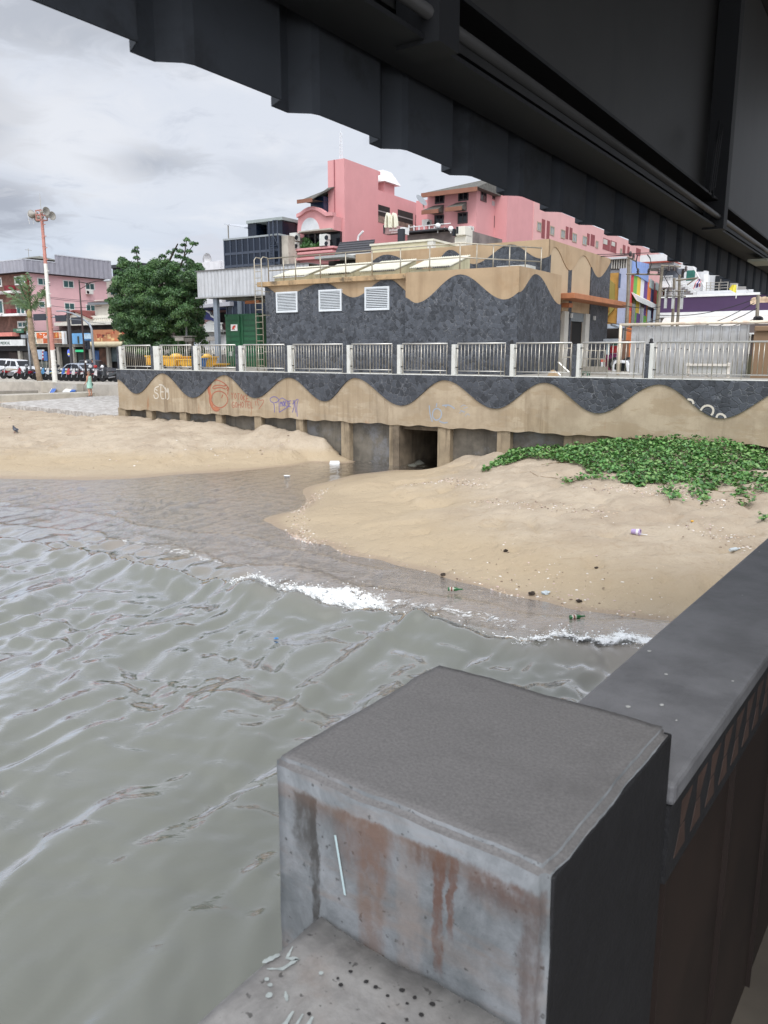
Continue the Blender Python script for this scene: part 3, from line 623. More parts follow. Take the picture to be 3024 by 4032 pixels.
strokes('graffiti', GB, [z6(q) for q in ([(1145, 990), (1150, 1050), (1165, 1095)], [(1165, 1060), (1170, 1020), (1200, 1005), (1228, 1030), (1220, 1075), (1185, 1090), (1165, 1060)], [(1210, 1090), (1235, 1105), (1265, 1100)], [(1190, 1000), (1195, 975)], [(1230, 990), (1275, 985), (1310, 1010)], [(1250, 1000), (1262, 985)])], .045, lab='pale blue chalky bubble tag')
strokes('graffiti', GB, [z6(q) for q in ([(1350, 1000), (1365, 985), (1385, 990)], [(1340, 1040), (1360, 1025), (1375, 1040)], [(1370, 1010), (1395, 1000)], [(1380, 1060), (1395, 1040), (1410, 1055)], [(1345, 1020), (1380, 1030)])], .02, lab='thin pale scribble')
strokes('graffiti', GW, [z2(q, 1600, 1400, 1.165) for q in ([(1290, 200), (1312, 204), (1318, 222)], [(1350, 252), (1360, 235), (1385, 227), (1408, 240), (1408, 262), (1398, 274)], [(1422, 285), (1428, 270), (1445, 267), (1462, 278), (1464, 287)])], .06, PW-.056, lab='white looped paint stroke on the slate')
# fence
STEEL = mat('stainless_steel', S(190, 184, 172), .35, .85, var=.15, vs=6, grime=.3, gc=S(130, 105, 80), gs=3)
RAILM = mat('bright_rail', S(200, 198, 192), .35, .6, var=.08)
WHT = mat('white_paint_worn', S(206, 206, 200), .7, var=.06, grime=.55, gc=S(160, 150, 135), gs=4)
post_px = [(465, 471, 481), (596, 606, 627), (757, 763, 778), (930, 941, 954), (1123, 1133, 1148), (1352, 1366, 1378), (1547, 1564, 1577), (1764, 1778, 1793), (1993, 2008, 2023), (2253, 2270, 2283), (2541, 2556, 2572)]
ZR = 4.485
plab = ['leftmost slate and white fence post, at the outer end of the sea wall', 'fence post left of the yellow bins', 'fence post in front of the yellow bins', 'fence post left of the green container', 'fence post beside the wall ladder', 'fence post below the gap left of the second louvre', 'fence post below the third louvre', 'fence post below the stucco corner step of the station', 'fence post with a small lamp cap at the station corner', 'fence post left of the low concrete steps', 'fence post with a black lamp cap before the zinc hoarding']
posts = []
for i, (a, bb, c) in enumerate(post_px):
    x0, xm, x1 = wt(a, 1420), wt(bb, 1420), wt(c, 1420); h = 4.44
    t = thing('fence_post', (xm, PW, ZT), plab[i], 'fence post', 'posts of the steel fence on the sea wall')
    MB().box(x0, xm, PW-.055, PW+.24, ZT+.022, h).build('slate_shaft', SL, t, bevel=.01)
    MB().box(xm+.001, x1, PW-.03, PW+.22, ZT+.022, h+.012).build('white_face', WHT, t, bevel=.01)
    for z in (ZT+.28, h-.12): MB().tube([(x1-.01, PW+.03, z), (x1+.09, PW+.03, z)], .022, 6).build('bolt', mat('dark_steel', S(70, 68, 66), .5, .7), t)
    if i in (8, 10):
        MB().lathe([(.07, 0), (.07, .04), (.05, .05), (.05, .12), (.02, .15)], xm, PW+.1, h+.012, 8).build('lamp_cap', mat('black_plastic', S(28, 28, 30), .5), t)
    posts.append((x0, x1))
glab = ['leftmost steel fence panel, by the parked motorbikes', 'steel fence panel in front of the yellow skip bins', 'steel fence panel before the blue bin and grey post', 'steel fence panel across the green container and ladder', 'steel fence panel under the first louvre', 'steel fence panel under the second louvre', 'steel fence panel under the third louvre', 'steel fence panel just left of the station corner, before bare slate', 'steel fence panel at the station corner with the low stucco arch behind', 'steel fence panel in front of the low concrete wall and doorway', 'rightmost steel fence panel, before the zinc hoarding']
bar_mb = MB().tube([(0, 0, 0), (0, 0, 1)], .0095, 5)
bar_me = None
for i in range(len(posts)):
    x0 = posts[i][1]+.07; x1 = (posts[i+1][0]-.06) if i+1 < len(posts) else WT1-.2; y = PW+.03
    t = thing('steel_fence', ((x0+x1)/2, y, ZT+.05), glab[i], 'fence panel', 'steel panels of the fence on the sea wall')
    MB().tube([(x0-.01, y, ZR), (x1+.01, y, ZR)], .026, 8).build('top_rail', RAILM, t, smooth=True)
    MB().tube([(x0, y, ZT+.16), (x1, y, ZT+.16)], .018, 6).build('bottom_rail', RAILM, t, smooth=True)
    nb = max(3, round((x1-x0)/.135)); b0 = None
    for k in range(nb+1):
        x = x0+(x1-x0)*k/nb; big = k % 6 == 0 or k == nb
        if big: b0_ = MB().tube([(x, y, ZT+.022), (x, y, ZR-.01)], .017, 6).build('stanchion', STEEL, t, smooth=True)
        elif b0 is None: b0 = MB().tube([(x, y, ZT+.165), (x, y, ZR-.01)], .0105, 5).build('baluster', STEEL, t, smooth=True); bx = x
        else:
            c = b0.copy(); COL.objects.link(c); c.parent = t; c.location = (x-bx, 0, 0)

# ================================================================== TERRACE, PUMPING STATION
TERM = mat('terrace_concrete', S(150, 145, 135), .9, var=.15, grime=.4)
TZ = 3.3
tag(MB().box(WT0+.01, 60, PW+.31, 52, 1.62, TZ).build('terrace', TERM), kind='structure')
SP = 29.5
STU = mat('stucco_tan', S(174, 150, 120), .9, var=.07, vs=1.2, streak=.35, sc=S(120, 95, 68), sfreq=1.5, grime=.35, gc=S(150, 118, 82), gs=.5, bump=.12, bs=40)
STL = mat('stucco_pale', S(184, 163, 134), .9, var=.05, vs=1.2, bump=.12, bs=40)
STD = mat('stucco_slab', S(178, 150, 114), .9, var=.1, streak=.3, sc=S(90, 78, 62), grime=.85, gc=S(62, 58, 50), gs=.9)
def st(u, v=1150, p=SP): return W.hp(u, v, p)[0]
def sz(u, v, p=SP): return W.hp(u, v, p)[1]
T0, TM, T1 = st(1035), st(1597), st(2042)
zf = sz(2043, 1046); zs1 = sz(1300, 1094); zs0 = zs1-.21; PE = 34.6
stn = thing('pumping_station', ((T0+T1)/2, SP, TZ), 'low pumping station clad in dark slate with wavy tan stucco tops', 'building')
# louvred part
wv1 = [(u, v) for u, v in ((1010, 1118), (1105, 1163), (1264, 1112), (1385, 1170), (1514, 1097), (1640, 1172))]
w1 = [(st(u, v), sz(u, v)) for u, v in wv1]; xa = np.linspace(T0, TM, 160); l1 = [(x, cosi(w1, x)) for x in xa]
MB().strip_y(l1, [(x, TZ) for x in xa], SP+.16, SP+.30).build('slate_wall', SL2, stn)
MB().strip_y([(x, zs0) for x in xa], l1, SP+.2, SP+.30).build('stucco_wall', STU, stn)
MB().box(T0, TM, SP+.301, PE, TZ, zs0-.002).build('core_wall', STU, stn)
MB().box(T0-.35, TM-.003, SP-.02, PE+.3, zs0, zs1).build('roof_slab', STD, stn, bevel=.015)
# corner part, a touch proud
wv2 = [(1590, 1170), (1640, 1193), (1811, 1081), (1989, 1179), (2120, 1100)]
w2 = [(st(u, v), sz(u, v)) for u, v in wv2]; xb = np.linspace(TM, T1, 140); l2 = [(x, cosi(w2, x)) for x in xb]
MB().strip_y(l2, [(x, TZ) for x in xb], SP-.03, SP+.2).build('slate_wall', SL2, stn)
MB().strip_y([(x, zf) for x in xb], l2, SP, SP+.2).build('stucco_wall', STU, stn)
def stt(u, v): return W.ht(u, v, T1)
w3 = [stt(u, v) for u, v in ((1990, 1180), (2110, 1080), (2202, 1199), (2260, 1150))]; w3[0] = (SP, l2[-1][1]); PE2 = stt(2211, 1100)[0]
w3c = [(SP-2.2, l2[-1][1]-.3)]+[(SP, l2[-1][1])]+w3[1:]
xc = np.linspace(SP+.003, PE2, 90); l3 = [(y, cosi(w3c[1:], y)) for y in xc]
MB().strip_x(l3, [(y, TZ) for y in xc], T1+.03, T1-.15).build('slate_wall', SL, stn)
MB().strip_x([(y, zf) for y in xc], l3, T1, T1-.15).build('stucco_wall', STU, stn)
MB().box(TM, T1-.151, SP+.201, PE2, TZ, zf-.15).build('core_wall', STD, stn)
MB().box(TM, T1-.02, SP+.21, PE2-.02, zf-.149, zf-.1).build('roof_slab', TERM, stn)
# louvres
WA = mat('white_aluminium', S(214, 218, 220), .45, var=.05)
for u0, u1, v0, v1, uu in ((1081, 1164, 1148, 1230, 'left'), (1249, 1338, 1139, 1225, 'mid'), (1430, 1526, 1128, 1221, 'right')):
    um, vm = (u0+u1)/2, (v0+v1)/2; x0, x1 = st(u0, vm), st(u1, vm); za, zb = sz(um, v1), sz(um, v0); y = SP+.10
    fr_ = MB().box(x0, x1, y, y+.1, zb-.07, zb).box(x0, x1, y, y+.1, za, za+.07).box(x0, x0+.07, y, y+.1, za+.07, zb-.07).box(x1-.07, x1, y, y+.1, za+.07, zb-.07).build('louvre_window', WA, stn)
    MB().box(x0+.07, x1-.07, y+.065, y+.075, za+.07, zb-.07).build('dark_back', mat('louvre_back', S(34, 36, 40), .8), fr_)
    nsl = 12
    for k in range(nsl):
        z = za+.09+(zb-za-.18)*k/(nsl-1); MB().add([(x0+.07, y+.012, z-.026), (x1-.07, y+.012, z-.026), (x1-.07, y+.06, z+.016), (x0+.07, y+.06, z+.016), (x0+.07, y+.004, z-.022), (x1-.07, y+.004, z-.022), (x1-.07, y+.054, z+.022), (x0+.07, y+.054, z+.022)], [(0, 1, 2, 3), (4, 5, 6, 7), (0, 1, 5, 4), (2, 3, 7, 6)]).build('slat', WA, fr_)
# rear hall
RP = 33.4; RT = -12.95
def rt_(u, v): return W.ht(u, v, RT)
R0 = W.hp(1400, 1000, RP)[0]; zr = W.hp(2142, 942, RP)[1]; RPE = rt_(2400, 1100)[0]
RTC = W.hp(2142, 1000, RP)[0]
w4 = [W.hp(u, v, RP) for u, v in ((1230, 1050), (1320, 1078), (1515, 1002), (1680, 1060), (1770, 985), (1900, 1050))]
w4 = [W.hp(u, v, RP) for u, v in ((1390, 1075), (1520, 1003), (1700, 1085), (1775, 984), (1860, 1046), (2010, 963), (2125, 1018), (2260, 950))]
w4 = [W.hp(u, v, RP) for u, v in ((1390, 1075), (1520, 1003), (1690, 1060), (1772, 984), (1868, 1040), (2010, 963), (2135, 1018), (2260, 950))]
xd = np.linspace(R0, RT, 200); l4 = [(x, cosi(w4, x)) for x in xd]
MB().strip_y(l4, [(x, 6.2) for x in xd], RP-.03, RP+.15).build('slate_wall', SL, stn)
MB().strip_y([(x, zr) for x in xd], l4, RP, RP+.15).build('stucco_wall', STU, stn)
MB().box(R0, RT-.16, RP+.151, RPE, TZ, zr-.1).build('core_wall', STD, stn)
w5 = [rt_(u, v) for u, v in ((2180, 962), (2240, 1064), (2300, 1007), (2352, 1091), (2430, 1020))]; w5[0] = (w5[0][0], w5[0][1])
w5 = [(RP-.8, l4[-1][1]-.4), rt_(2186, 972)]+w5[1:]
w5 = [(RP+.003, l4[-1][1]), rt_(2186, 972), rt_(2244, 1064), rt_(2300, 1006), rt_(2354, 1092), rt_(2440, 1000)]
xe = np.linspace(RP+.003, RPE, 160); l5 = [(y, cosi(w5, y)) for y in xe]
MB().strip_x([(y, zr) for y in xe], l5, RT, RT-.16).build('stucco_wall', STU, stn)
ya = [rt_(u, 1100)[0] for u in (2164, 2239, 2252, 2326, 2401)]
def seg(y0, y1): return [q for q in l5 if y0 <= q[0] <= y1]
zl = 6.74
for y0, y1, m, nm, pr in ((RP+.003, ya[0], SL, 'slate_wall', .028), (ya[0], ya[1], STL, 'pale_panel', -.03), (ya[1], ya[2], SL, 'slate_wall', -.01), (ya[2], ya[3], STL, 'pale_panel', -.03), (ya[3], RPE, SL, 'slate_wall', .028)):
    q = [(y0, cosi(w5, y0))]+seg(y0+.01, y1-.01)+[(y1, cosi(w5, y1))]
    MB().strip_x(q, [(y, zl) for y, _ in q], RT+pr, RT-.158).build(nm, m, stn)
# ground storey of the right side: porch, columns, doors
DK = mat('dark_interior', S(20, 19, 18), .9, var=.1); SHUT = mat('roller_shutter', S(118, 124, 126), .6, var=.1, vs=9)
COLM = mat('white_column', S(186, 182, 172), .8, var=.06, streak=.2)
by = lambda u: rt_(u, 1300)[0]
MB().box(RT-.155, RT+.02, by(2318), RPE, TZ, 6.52).build('slate_wall', SL, stn)
MB().box(RT-.155, RT-.02, by(2211), by(2318), 6.02, 6.52).build('stucco_wall', STU, stn)
for a, b_ in ((2219, 2235), (2302, 2318)): MB().box(RT-.15, RT+.03, by(a), by(b_), TZ, 6.02).build('column', COLM, stn)
MB().box(RT-.15, RT+.0, by(2236), by(2247), TZ, 6.5).build('slate_pier', SL, stn)
MB().box(RT-.15, RT-.07, by(2248), by(2301), 5.62, 6.02).build('roller_shutter', SHUT, stn)
MB().box(RT-.159, RT-.15, by(2211), by(2301), TZ, 5.62).build('doorway', DK, stn)
MB().box(RT-.13, RT-.09, by(2250), by(2258), TZ, 5.6).build('door_leaf', mat('brown_door', S(62, 48, 36), .6), stn)
MB().box(RT-.02, RT+.85, rt_(2205, 1160)[0]-.5, rt_(2447, 1210)[0]-1.0, 6.5, 6.735).build('porch_slab', mat('orange_slab', S(172, 112, 76), .75, var=.1, streak=.25, sc=S(120, 70, 45)), stn, bevel=.02)
MB().box(RT-.1, RT+.3, by(2211), by(2226), 6.18, 6.36).build('sun_hood', MATS['orange_slab'], stn)
for a in (2242, 2333):
    y_ = by(a); MB().box(RT+.03, RT+.11, y_-.1, y_+.1, 5.75, 5.95).build('wall_lamp', mat('lamp_white', S(180, 178, 172), .5), stn)
# roof light hoods with ribbed cream sheets
CRM = mat('cream_sheet', S(206, 203, 186), .55, var=.06, vs=3, grime=.25, gc=S(170, 165, 130), gs=2); CRD = mat('cream_stained', S(186, 180, 150), .7, var=.1, streak=.4, sc=S(110, 108, 70))
def hood(t0, t1, y0, y1, z0, h0, h1):
    MB().box(t0+.05, t1-.05, y0+.1, y1, z0, z0+h0-.04).build('skylight_curb', CRD, stn)
    n = max(4, int((t1-t0)/.1)); b = MB()
    top = []
    for k in range(n*2+1): top.append((lerp(t0, t1, k/(n*2)), .035 if k % 2 else 0))
    v = [(x, y0, z0+h0+d) for x, d in top]+[(x, y1, z0+h1+d) for x, d in top]; m = len(top)
    b.add(v, [(i, i+1, m+i+1, m+i) for i in range(m-1)])
    b.add([(x, y, z-.03) for x, y, z in v], [(i, m+i, m+i+1, i+1) for i in range(m-1)])
    b.build('skylight', CRM, stn)
    MB().loft([(t1-.06, y0+.1, z0), (t1-.06, y1, z0), (t1-.06, y1, z0+h1-.05), (t1-.06, y0+.1, z0+h0-.03)], [(t1-.03, y0+.1, z0), (t1-.03, y1, z0), (t1-.03, y1, z0+h1-.05), (t1-.03, y0+.1, z0+h0-.03)]).build('skylight_gable', CRD, stn)
SK0 = SP+.35
for u0, u1 in ((1068, 1225), (1230, 1405), (1407, 1583), (1603, 1803)):
    hood(W.hp(u0, 1080, SK0)[0]+.05, W.hp(u1, 1080, SK0)[0]-.38, SK0, SK0+1.9, zs1, .22, .82)
MB().box(T1-2.3, T1-.9, SP+2.9, SP+4.2, zf-.1, zf+.35).build('roof_box', mat('white_unit', S(206, 206, 200), .6), stn)
MB().box(T1-4.2, T1-2.2, SP+3.1, SP+3.7, zf+.1, zf+.2).build('roof_duct', WA, stn)
# roof railing
rl = thing('roof_railing', (T0, SP, zs1), 'thin steel railing along the pumping station roof edge', 'railing')
TUBE = mat('galvanised_tube', S(176, 168, 152), .45, .7, var=.12, vs=5)
zt_ = sz(1200, 1027)
zt1, zt2 = sz(1500, 1000, SP+.1), sz(1500, 1042, SP+.1)
TE = st(1806, 1000)
rr_ = MB()
A0 = (T0+.28, SP+.12, 0); A1 = (TE, SP+.12, 0); A2 = (st(2130, 1045, SP+3.2), SP+3.2, 0)
for z in (zs1+1.05, zs1+.5): rr_.tube([(A0[0], A0[1], z), (A1[0], A1[1], z), (A2[0], A2[1], z-.02)], .028, 6)
rr_.build('rail', TUBE, rl, smooth=True)
for u in (1110, 1157, 1255, 1355, 1459, 1571, 1686): x = st(u, 1060); MB().tube([(x, SP+.12, zs1), (x, SP+.12, zs1+1.05)], .026, 6).build('post', TUBE, rl, smooth=True)
for k in range(6): f = k/5; x = lerp(A1[0], A2[0], f); y = lerp(A1[1], A2[1], f); MB().tube([(x, y, zf-.1), (x, y, zs1+1.05)], .026, 6).build('post', TUBE, rl, smooth=True)
# ladder
la = thing('wall_ladder', (st(1031, 1300), SP-.08, TZ), 'tall steel ladder fixed to the left end of the station wall', 'ladder')
lx0, lx1 = st(1018, 1300), st(1045, 1300); yl = SP-.16
for x in (lx0, lx1): MB().tube([(x, yl, TZ), (x, yl, zs1+1.0), (x, yl+.12, zs1+1.12), (x, yl+.42, zs1+1.12), (x, yl+.5, zs1+1.0), (x, yl+.5, zs1)], .025, 6).build('stile', TUBE, la, smooth=True)
for k in range(17): z = TZ+.25+k*.29; MB().tube([(lx0, yl, z), (lx1, yl, z)], .016, 5).build('rung', TUBE, la)
for z in (TZ+.9, TZ+2.6, zs0-.25): MB().tube([(lx1, yl, z), (lx1+.12, yl, z), (lx1+.2, SP+.17, z)], .016, 5).build('bracket', TUBE, la)
# ================================================================== PIER
CON = mat('pier_concrete_top', S(112, 110, 109), .85, var=.16, vs=170, grime=.5, gc=S(96, 94, 93), gs=3.0, bump=.2, bs=160)
def stained(name, stains=(), lo=S(98, 102, 104), hi=S(136, 139, 142)):
    m = bpy.data.materials.new(name); m.use_nodes = True; nt = m.node_tree; b = nt.nodes['Principled BSDF']
    co = N(nt, 'ShaderNodeTexCoord').outputs['Object']
    def noise(scale, detail=6.0, rough=.65, dist=0.0):
        mp = N(nt, 'ShaderNodeMapping'); mp.inputs['Scale'].default_value = scale; nt.links.new(co, mp.inputs[0])
        n = N(nt, 'ShaderNodeTexNoise', i_Scale=1.0, i_Detail=detail, i_Roughness=rough, i_Distortion=dist); nt.links.new(mp.outputs[0], n.inputs['Vector']); return n.outputs[0]
    c = MIX(nt, RAMP(nt, noise((9, 9, 7), 8, .7, .4), (.32, .68, 0, 1)), lo, hi)
    c = MIX(nt, RAMP(nt, noise((5, 5, 26), 5, .6), (.5, .7, 0, .35)), c, S(128, 108, 94))
    c = MIX(nt, RAMP(nt, noise((3.5, 3.5, 5), 5, .6, .6), (.52, .7, 0, .3)), c, S(132, 114, 100))
    c = MIX(nt, RAMP(nt, noise((70, 70, 70), 2, .5), (.66, .74, 0, .7)), c, S(52, 50, 48))
    sp = N(nt, 'ShaderNodeSeparateXYZ'); nt.links.new(co, sp.inputs[0]); X_, Y_, Z_ = sp.outputs
    wob = M2(nt, 'MULTIPLY_ADD', noise((14, 14, 9), 5, .7), .05, -.025); ed = noise((60, 60, 30), 3, .6)
    for xc, wd_, z0, z1, col, k in stains:
        dx = M2(nt, 'ABSOLUTE', M2(nt, 'ADD', M2(nt, 'SUBTRACT', X_, xc), wob))
        mx = RAMP(nt, dx, (wd_, wd_*.45, 0, 1)); mz = M2(nt, 'MULTIPLY', RAMP(nt, M2(nt, 'ADD', Z_, wob), (z0-.03, z0+.03, 0, 1)), RAMP(nt, M2(nt, 'ADD', Z_, wob), (z1+.006, z1-.006, 0, 1)))
        f = M2(nt, 'MULTIPLY', M2(nt, 'MULTIPLY', mx, mz), M2(nt, 'MULTIPLY', RAMP(nt, ed, (.25, .6, .45, 1)), k))
        c = MIX(nt, f, c, S(*col))
    nt.links.new(c, b.inputs['Base Color']); b.inputs['Roughness'].default_value = .75
    bp = N(nt, 'ShaderNodeBump', i_Strength=.25, i_Distance=.01); nt.links.new(noise((30, 30, 30)), bp.inputs['Height']); nt.links.new(bp.outputs[0], b.inputs['Normal'])
    return m
PO = (-.645, 1.18, 2.6); _zt = 3.455-2.6
STN = stained('pier_stained', [(xc+.645, w, _zt-l, _zt, col, k) for xc, w, l, col, k in ((-.845, .035, .11, (72, 70, 68), .9), (-.822, .012, .26, (64, 62, 60), .95), (-.70, .035, .42, (112, 86, 70), .55), (-.715, .07, .10, (108, 80, 66), .5), (-.625, .03, .3, (132, 122, 116), .5), (-.58, .06, .035, (84, 64, 54), .85), (-.57, .011, .20, (94, 64, 50), .85), (-.548, .009, .13, (94, 64, 50), .8), (-.47, .07, .04, (86, 64, 54), .85), (-.70, .25, .022, (92, 72, 60), .7), (-.415, .02, .3, (78, 60, 52), .6))]); STP = stained('pier_plain_skylit', lo=S(118, 116, 114), hi=S(150, 148, 145)); BLK = mat('beam_black_and_shade', S(28, 28, 30), .7, var=.2, vs=6, bump=.2)  # ledge copy is lighter: its stronger skylight is put into the colour
PZ = 3.5
pil = thing('pier_pillar', (-.645, 1.18, 2.6), 'square weathered concrete pillar head with rust-stained face in the foreground', 'pillar', fr=Q)
def rough_block(x0, x1, y0, y1, z0, z1, n=22, amp=.004, seed=3):
    """a cast block with worn, slightly wavy arrises"""
    import bmesh
    me = MB().box(x0, x1, y0, y1, z0, z1); tmp = bpy.data.meshes.new('tmp'); tmp.from_pydata(me.v, [], me.f); bm = bmesh.new(); bm.from_mesh(tmp)
    bmesh.ops.recalc_face_normals(bm, faces=bm.faces)
    bmesh.ops.bevel(bm, geom=list(bm.edges), offset=.012, segments=3, affect='EDGES')
    bmesh.ops.subdivide_edges(bm, edges=[e for e in bm.edges if e.calc_length() > .05], cuts=n, use_grid_fill=True)
    v = np.array([q.co[:] for q in bm.verts]); r = np.random.default_rng(seed)
    d = np.stack([vnoise(v[:, 0]*16+v[:, 2]*9, v[:, 1]*16+v[:, 2]*13, seed+i)-.5 for i in range(3)], -1)*amp*2+np.stack([vnoise(v[:, 0]*60+v[:, 2]*40, v[:, 1]*60+v[:, 2]*55, seed+5+i)-.5 for i in range(3)], -1)*amp
    v = v+d; o = MB(); o.v = [tuple(q) for q in v]; o.f = [tuple(q.index for q in f.verts) for f in bm.faces]; bm.free(); bpy.data.meshes.remove(tmp); return o
PX0, PX1, PY0, PY1 = -.922, -.393, .905, 1.445
blk = rough_block(PX0, PX1, PY0, PY1, 1.85, PZ, 26, .0022, 9).build('pillar_block', STN, pil, fr=Q, smooth=True)
blk.data.materials.append(CON)
for f_ in blk.data.polygons:
    if f_.normal.z > .35: f_.material_index = 1
MB().box(PX1-.012, PX1+.0035, PY0+.014, PY1+.001, 1.9, PZ-.016).build('inner_face_shade', BLK, pil, fr=Q, bevel=.003)  # black slab paints the shade on this side; the concrete is the same
zc = PZ-.045; fy = PY0-.0015
MB().ribbon([(-.775, fy-.001, zc-.05), (-.755, fy-.001, zc-.155)], .0045).build('chalk_mark', flat(186, 206, 208, .8), pil, fr=Q)
# far balustrade rail
ra = thing('pier_rail', (-.53, 3, 2.6), 'dark concrete pier rail running ashore from the pillar, with diamond mosaic band', 'railing', fr=Q)
RTOP = mat('rail_top', S(112, 112, 114), .55, var=.2, vs=5, grime=.5, gc=S(72, 72, 74), gs=1.5, bump=.15, bs=40)
RX0, RX1 = -.68, -.376; RZ = 3.38; RY0, RY1 = PY1+.002, 16
MB().box(RX0, RX1, RY0, RY1, RZ-.05, RZ).build('rail_top', RTOP, ra, fr=Q, bevel=.01)
MB().box(RX0+.01, RX1-.006, RY0, RY1, RZ-.22, RZ-.051).build('rail_beam', BLK, ra, fr=Q)
TILE = mat('terracotta_tile', S(72, 56, 49), .6, var=.25, vs=12)
for k in range(60):
    y = RY0+.05+k*.115
    MB().prism_x([(y, RZ-.19), (y+.075, RZ-.19), (y+.06, RZ-.135), (y+.03, RZ-.135)], RX1-.006, RX1-.0052).prism_x([(y+.03, RZ-.13), (y+.06, RZ-.13), (y+.105, RZ-.075), (y+.03, RZ-.075)], RX1-.006, RX1-.0052).build('mosaic_tile', TILE, ra, fr=Q)
r_ = random.Random(9); b = MB()
PNL = mat('brown_panel', S(38, 28, 23), .6, var=.3, vs=3, streak=.4, sc=S(26, 20, 17)); 
MB().box(RX0+.08, RX1-.05, RY0, RY1, 1.9, RZ-.221).build('infill_panel', PNL, ra, fr=Q)
for k in range(22):
    y = RY0+.12+k*.62; MB().box(RX1-.05, RX1-.035, y, y+.006, 1.9, RZ-.222).build('panel_batten', mat('batten', S(42, 33, 29), .6), ra, fr=Q)
WSP = mat('white_speck', S(190, 190, 186), .8)
for k in range(18):
    y = RY0+.2+r_.random()**1.6*4; x = RX0+.02+r_.random()*.26; s = .002+.004*r_.random()
    b.add([(x+s*math.cos(i*1.05)*(.7+.6*r_.random()), y+s*1.3*math.sin(i*1.05), RZ+.0015) for i in range(6)], [tuple(range(6))])
b.build('dropping_spot', WSP, ra, fr=Q)
# near ledge
le = thing('pier_ledge', (-.6, .2, 2.6), 'lower grey concrete ledge at the pillar foot, spotted with paint', 'ledge', fr=Q)
LZ = 3.235
rough_block(-.815, -.40, -.9, PY0+.001, 1.8, LZ, 24, .004, 21).build('ledge_block', STP, le, fr=Q, smooth=True)
DOT = mat('black_spot', S(40, 38, 38), .8)
for k in range(34):
    x = -.70+r_.random()*.26; y = .66+r_.random()*.2; s = .002+.003*r_.random(); MB().add([(x+s*math.cos(i*.9), y+s*math.sin(i*.9)*(.8+.4*r_.random()), LZ+.0045) for i in range(7)], [tuple(range(7))]).build('paint_spot', DOT, le, fr=Q)
CHK = mat('chalky_paint', S(158, 165, 163), .85, var=.2, vs=60)
def daub(L, w):
    pts = []; r2 = random.Random(len(L)+int(L[0][0]*1e4))
    for (ax_, ay_), (bx_, by_) in zip(L, L[1:]):
        for k in range(6): f = k/6; pts.append((lerp(ax_, bx_, f), lerp(ay_, by_, f)))
    pts.append(L[-1]); lft = []; rgt = []
    for i, (x, y) in enumerate(pts):
        a_, b2_ = pts[max(0, i-1)], pts[min(len(pts)-1, i+1)]; d = Vector((b2_[0]-a_[0], b2_[1]-a_[1], 0)).normalized(); nn = Vector((-d.y, d.x, 0)); ww = w*(.25+.75*math.sin(math.pi*(i+.6)/(len(pts)+.2)))*r2.uniform(.55, 1.15)/2
        lft.append((x+nn.x*ww, y+nn.y*ww, LZ+.005)); rgt.append((x-nn.x*ww, y-nn.y*ww, LZ+.005))
    n_ = len(lft); MB().add(lft+rgt, [(i, i+1, n_+i+1, n_+i) for i in range(n_-1)]).build('paint_mark', CHK, le, fr=Q)
for L, w in (([(-.705, .72), (-.69, .665)], .009), ([(-.69, .725), (-.672, .66)], .008), ([(-.675, .73), (-.655, .655)], .009), ([(-.795, .815), (-.785, .79), (-.77, .80), (-.775, .77), (-.795, .755)], .008), ([(-.80, .79), (-.81, .76)], .012), ([(-.74, .74), (-.725, .728)], .006)): daub(L, w)
for x, y, s in ((-.755, .72, .006), (-.768, .735, .004), (-.72, .80, .004), (-.78, .74, .004)): MB().add([(x+s*math.cos(i*.9)*r_.uniform(.7, 1.2), y+s*math.sin(i*.9), LZ+.0052) for i in range(7)], [tuple(range(7))]).build('paint_spot', CHK, le, fr=Q)
# deck
tag(MB().box(-.9, 6, -8, 16, 1.6, 1.9).build('pier_deck', mat('deck', S(84, 78, 70), .85, var=.2), fr=Q), kind='structure')
# ---- canopy: a ribbed metal fascia seen from behind and below, on a steel frame
U = Fr(33.2)
can = thing('pier_canopy', (0, 2, 2.6), 'dark ribbed metal canopy fascia with steel frame overhanging the pier', 'canopy', fr=U)
def ufr(u, v, z=4.75):
    q = atz(u, v, z); return U.fro(q[0], q[1])
u0 = ufr(544, 164); print('fascia', [tuple(round(x, 3) for x in ufr(*q)) for q in ((370, 70), (544, 164), (1066, 375), (1453, 520), (1741, 655), (2151, 840), (2600, 1000), (3024, 1165))])
XF = -1.235; YS = ufr(544, 164)[1]; PIT = .398; ZE = 4.75
prof = [(0.0, .0), (.03, -.05), (.085, -.05), (.125, .0), (.128, .0)]
path = []
for k in range(-2, 21):
    for a, o in ((0.0, 0.0), (.025, -.048), (.085, -.05), (.12, -.008), (.14, .0)): path.append((XF+o, YS+k*PIT+a))
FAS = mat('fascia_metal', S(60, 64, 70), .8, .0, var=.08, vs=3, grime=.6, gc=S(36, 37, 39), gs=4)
fr2 = np.random.default_rng(3); ZTOP = 6.6; n = len(path)
bot = [ZE+(-.05*max(0, vnoise(np.array(y*5.0), np.array(.7), 8)-.6) if 3.4 < y < 6.5 else 0) for _, y in path]
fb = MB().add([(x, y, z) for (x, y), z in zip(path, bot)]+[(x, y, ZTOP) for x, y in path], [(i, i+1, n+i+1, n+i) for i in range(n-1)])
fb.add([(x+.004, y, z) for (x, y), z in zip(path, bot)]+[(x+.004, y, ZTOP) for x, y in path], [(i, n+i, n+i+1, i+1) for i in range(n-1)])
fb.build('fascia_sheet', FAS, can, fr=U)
SEAM = mat('light_web', S(150, 150, 140), .6)
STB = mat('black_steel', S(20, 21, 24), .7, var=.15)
def ux(u, v, t): return U.ht(u, v, t)
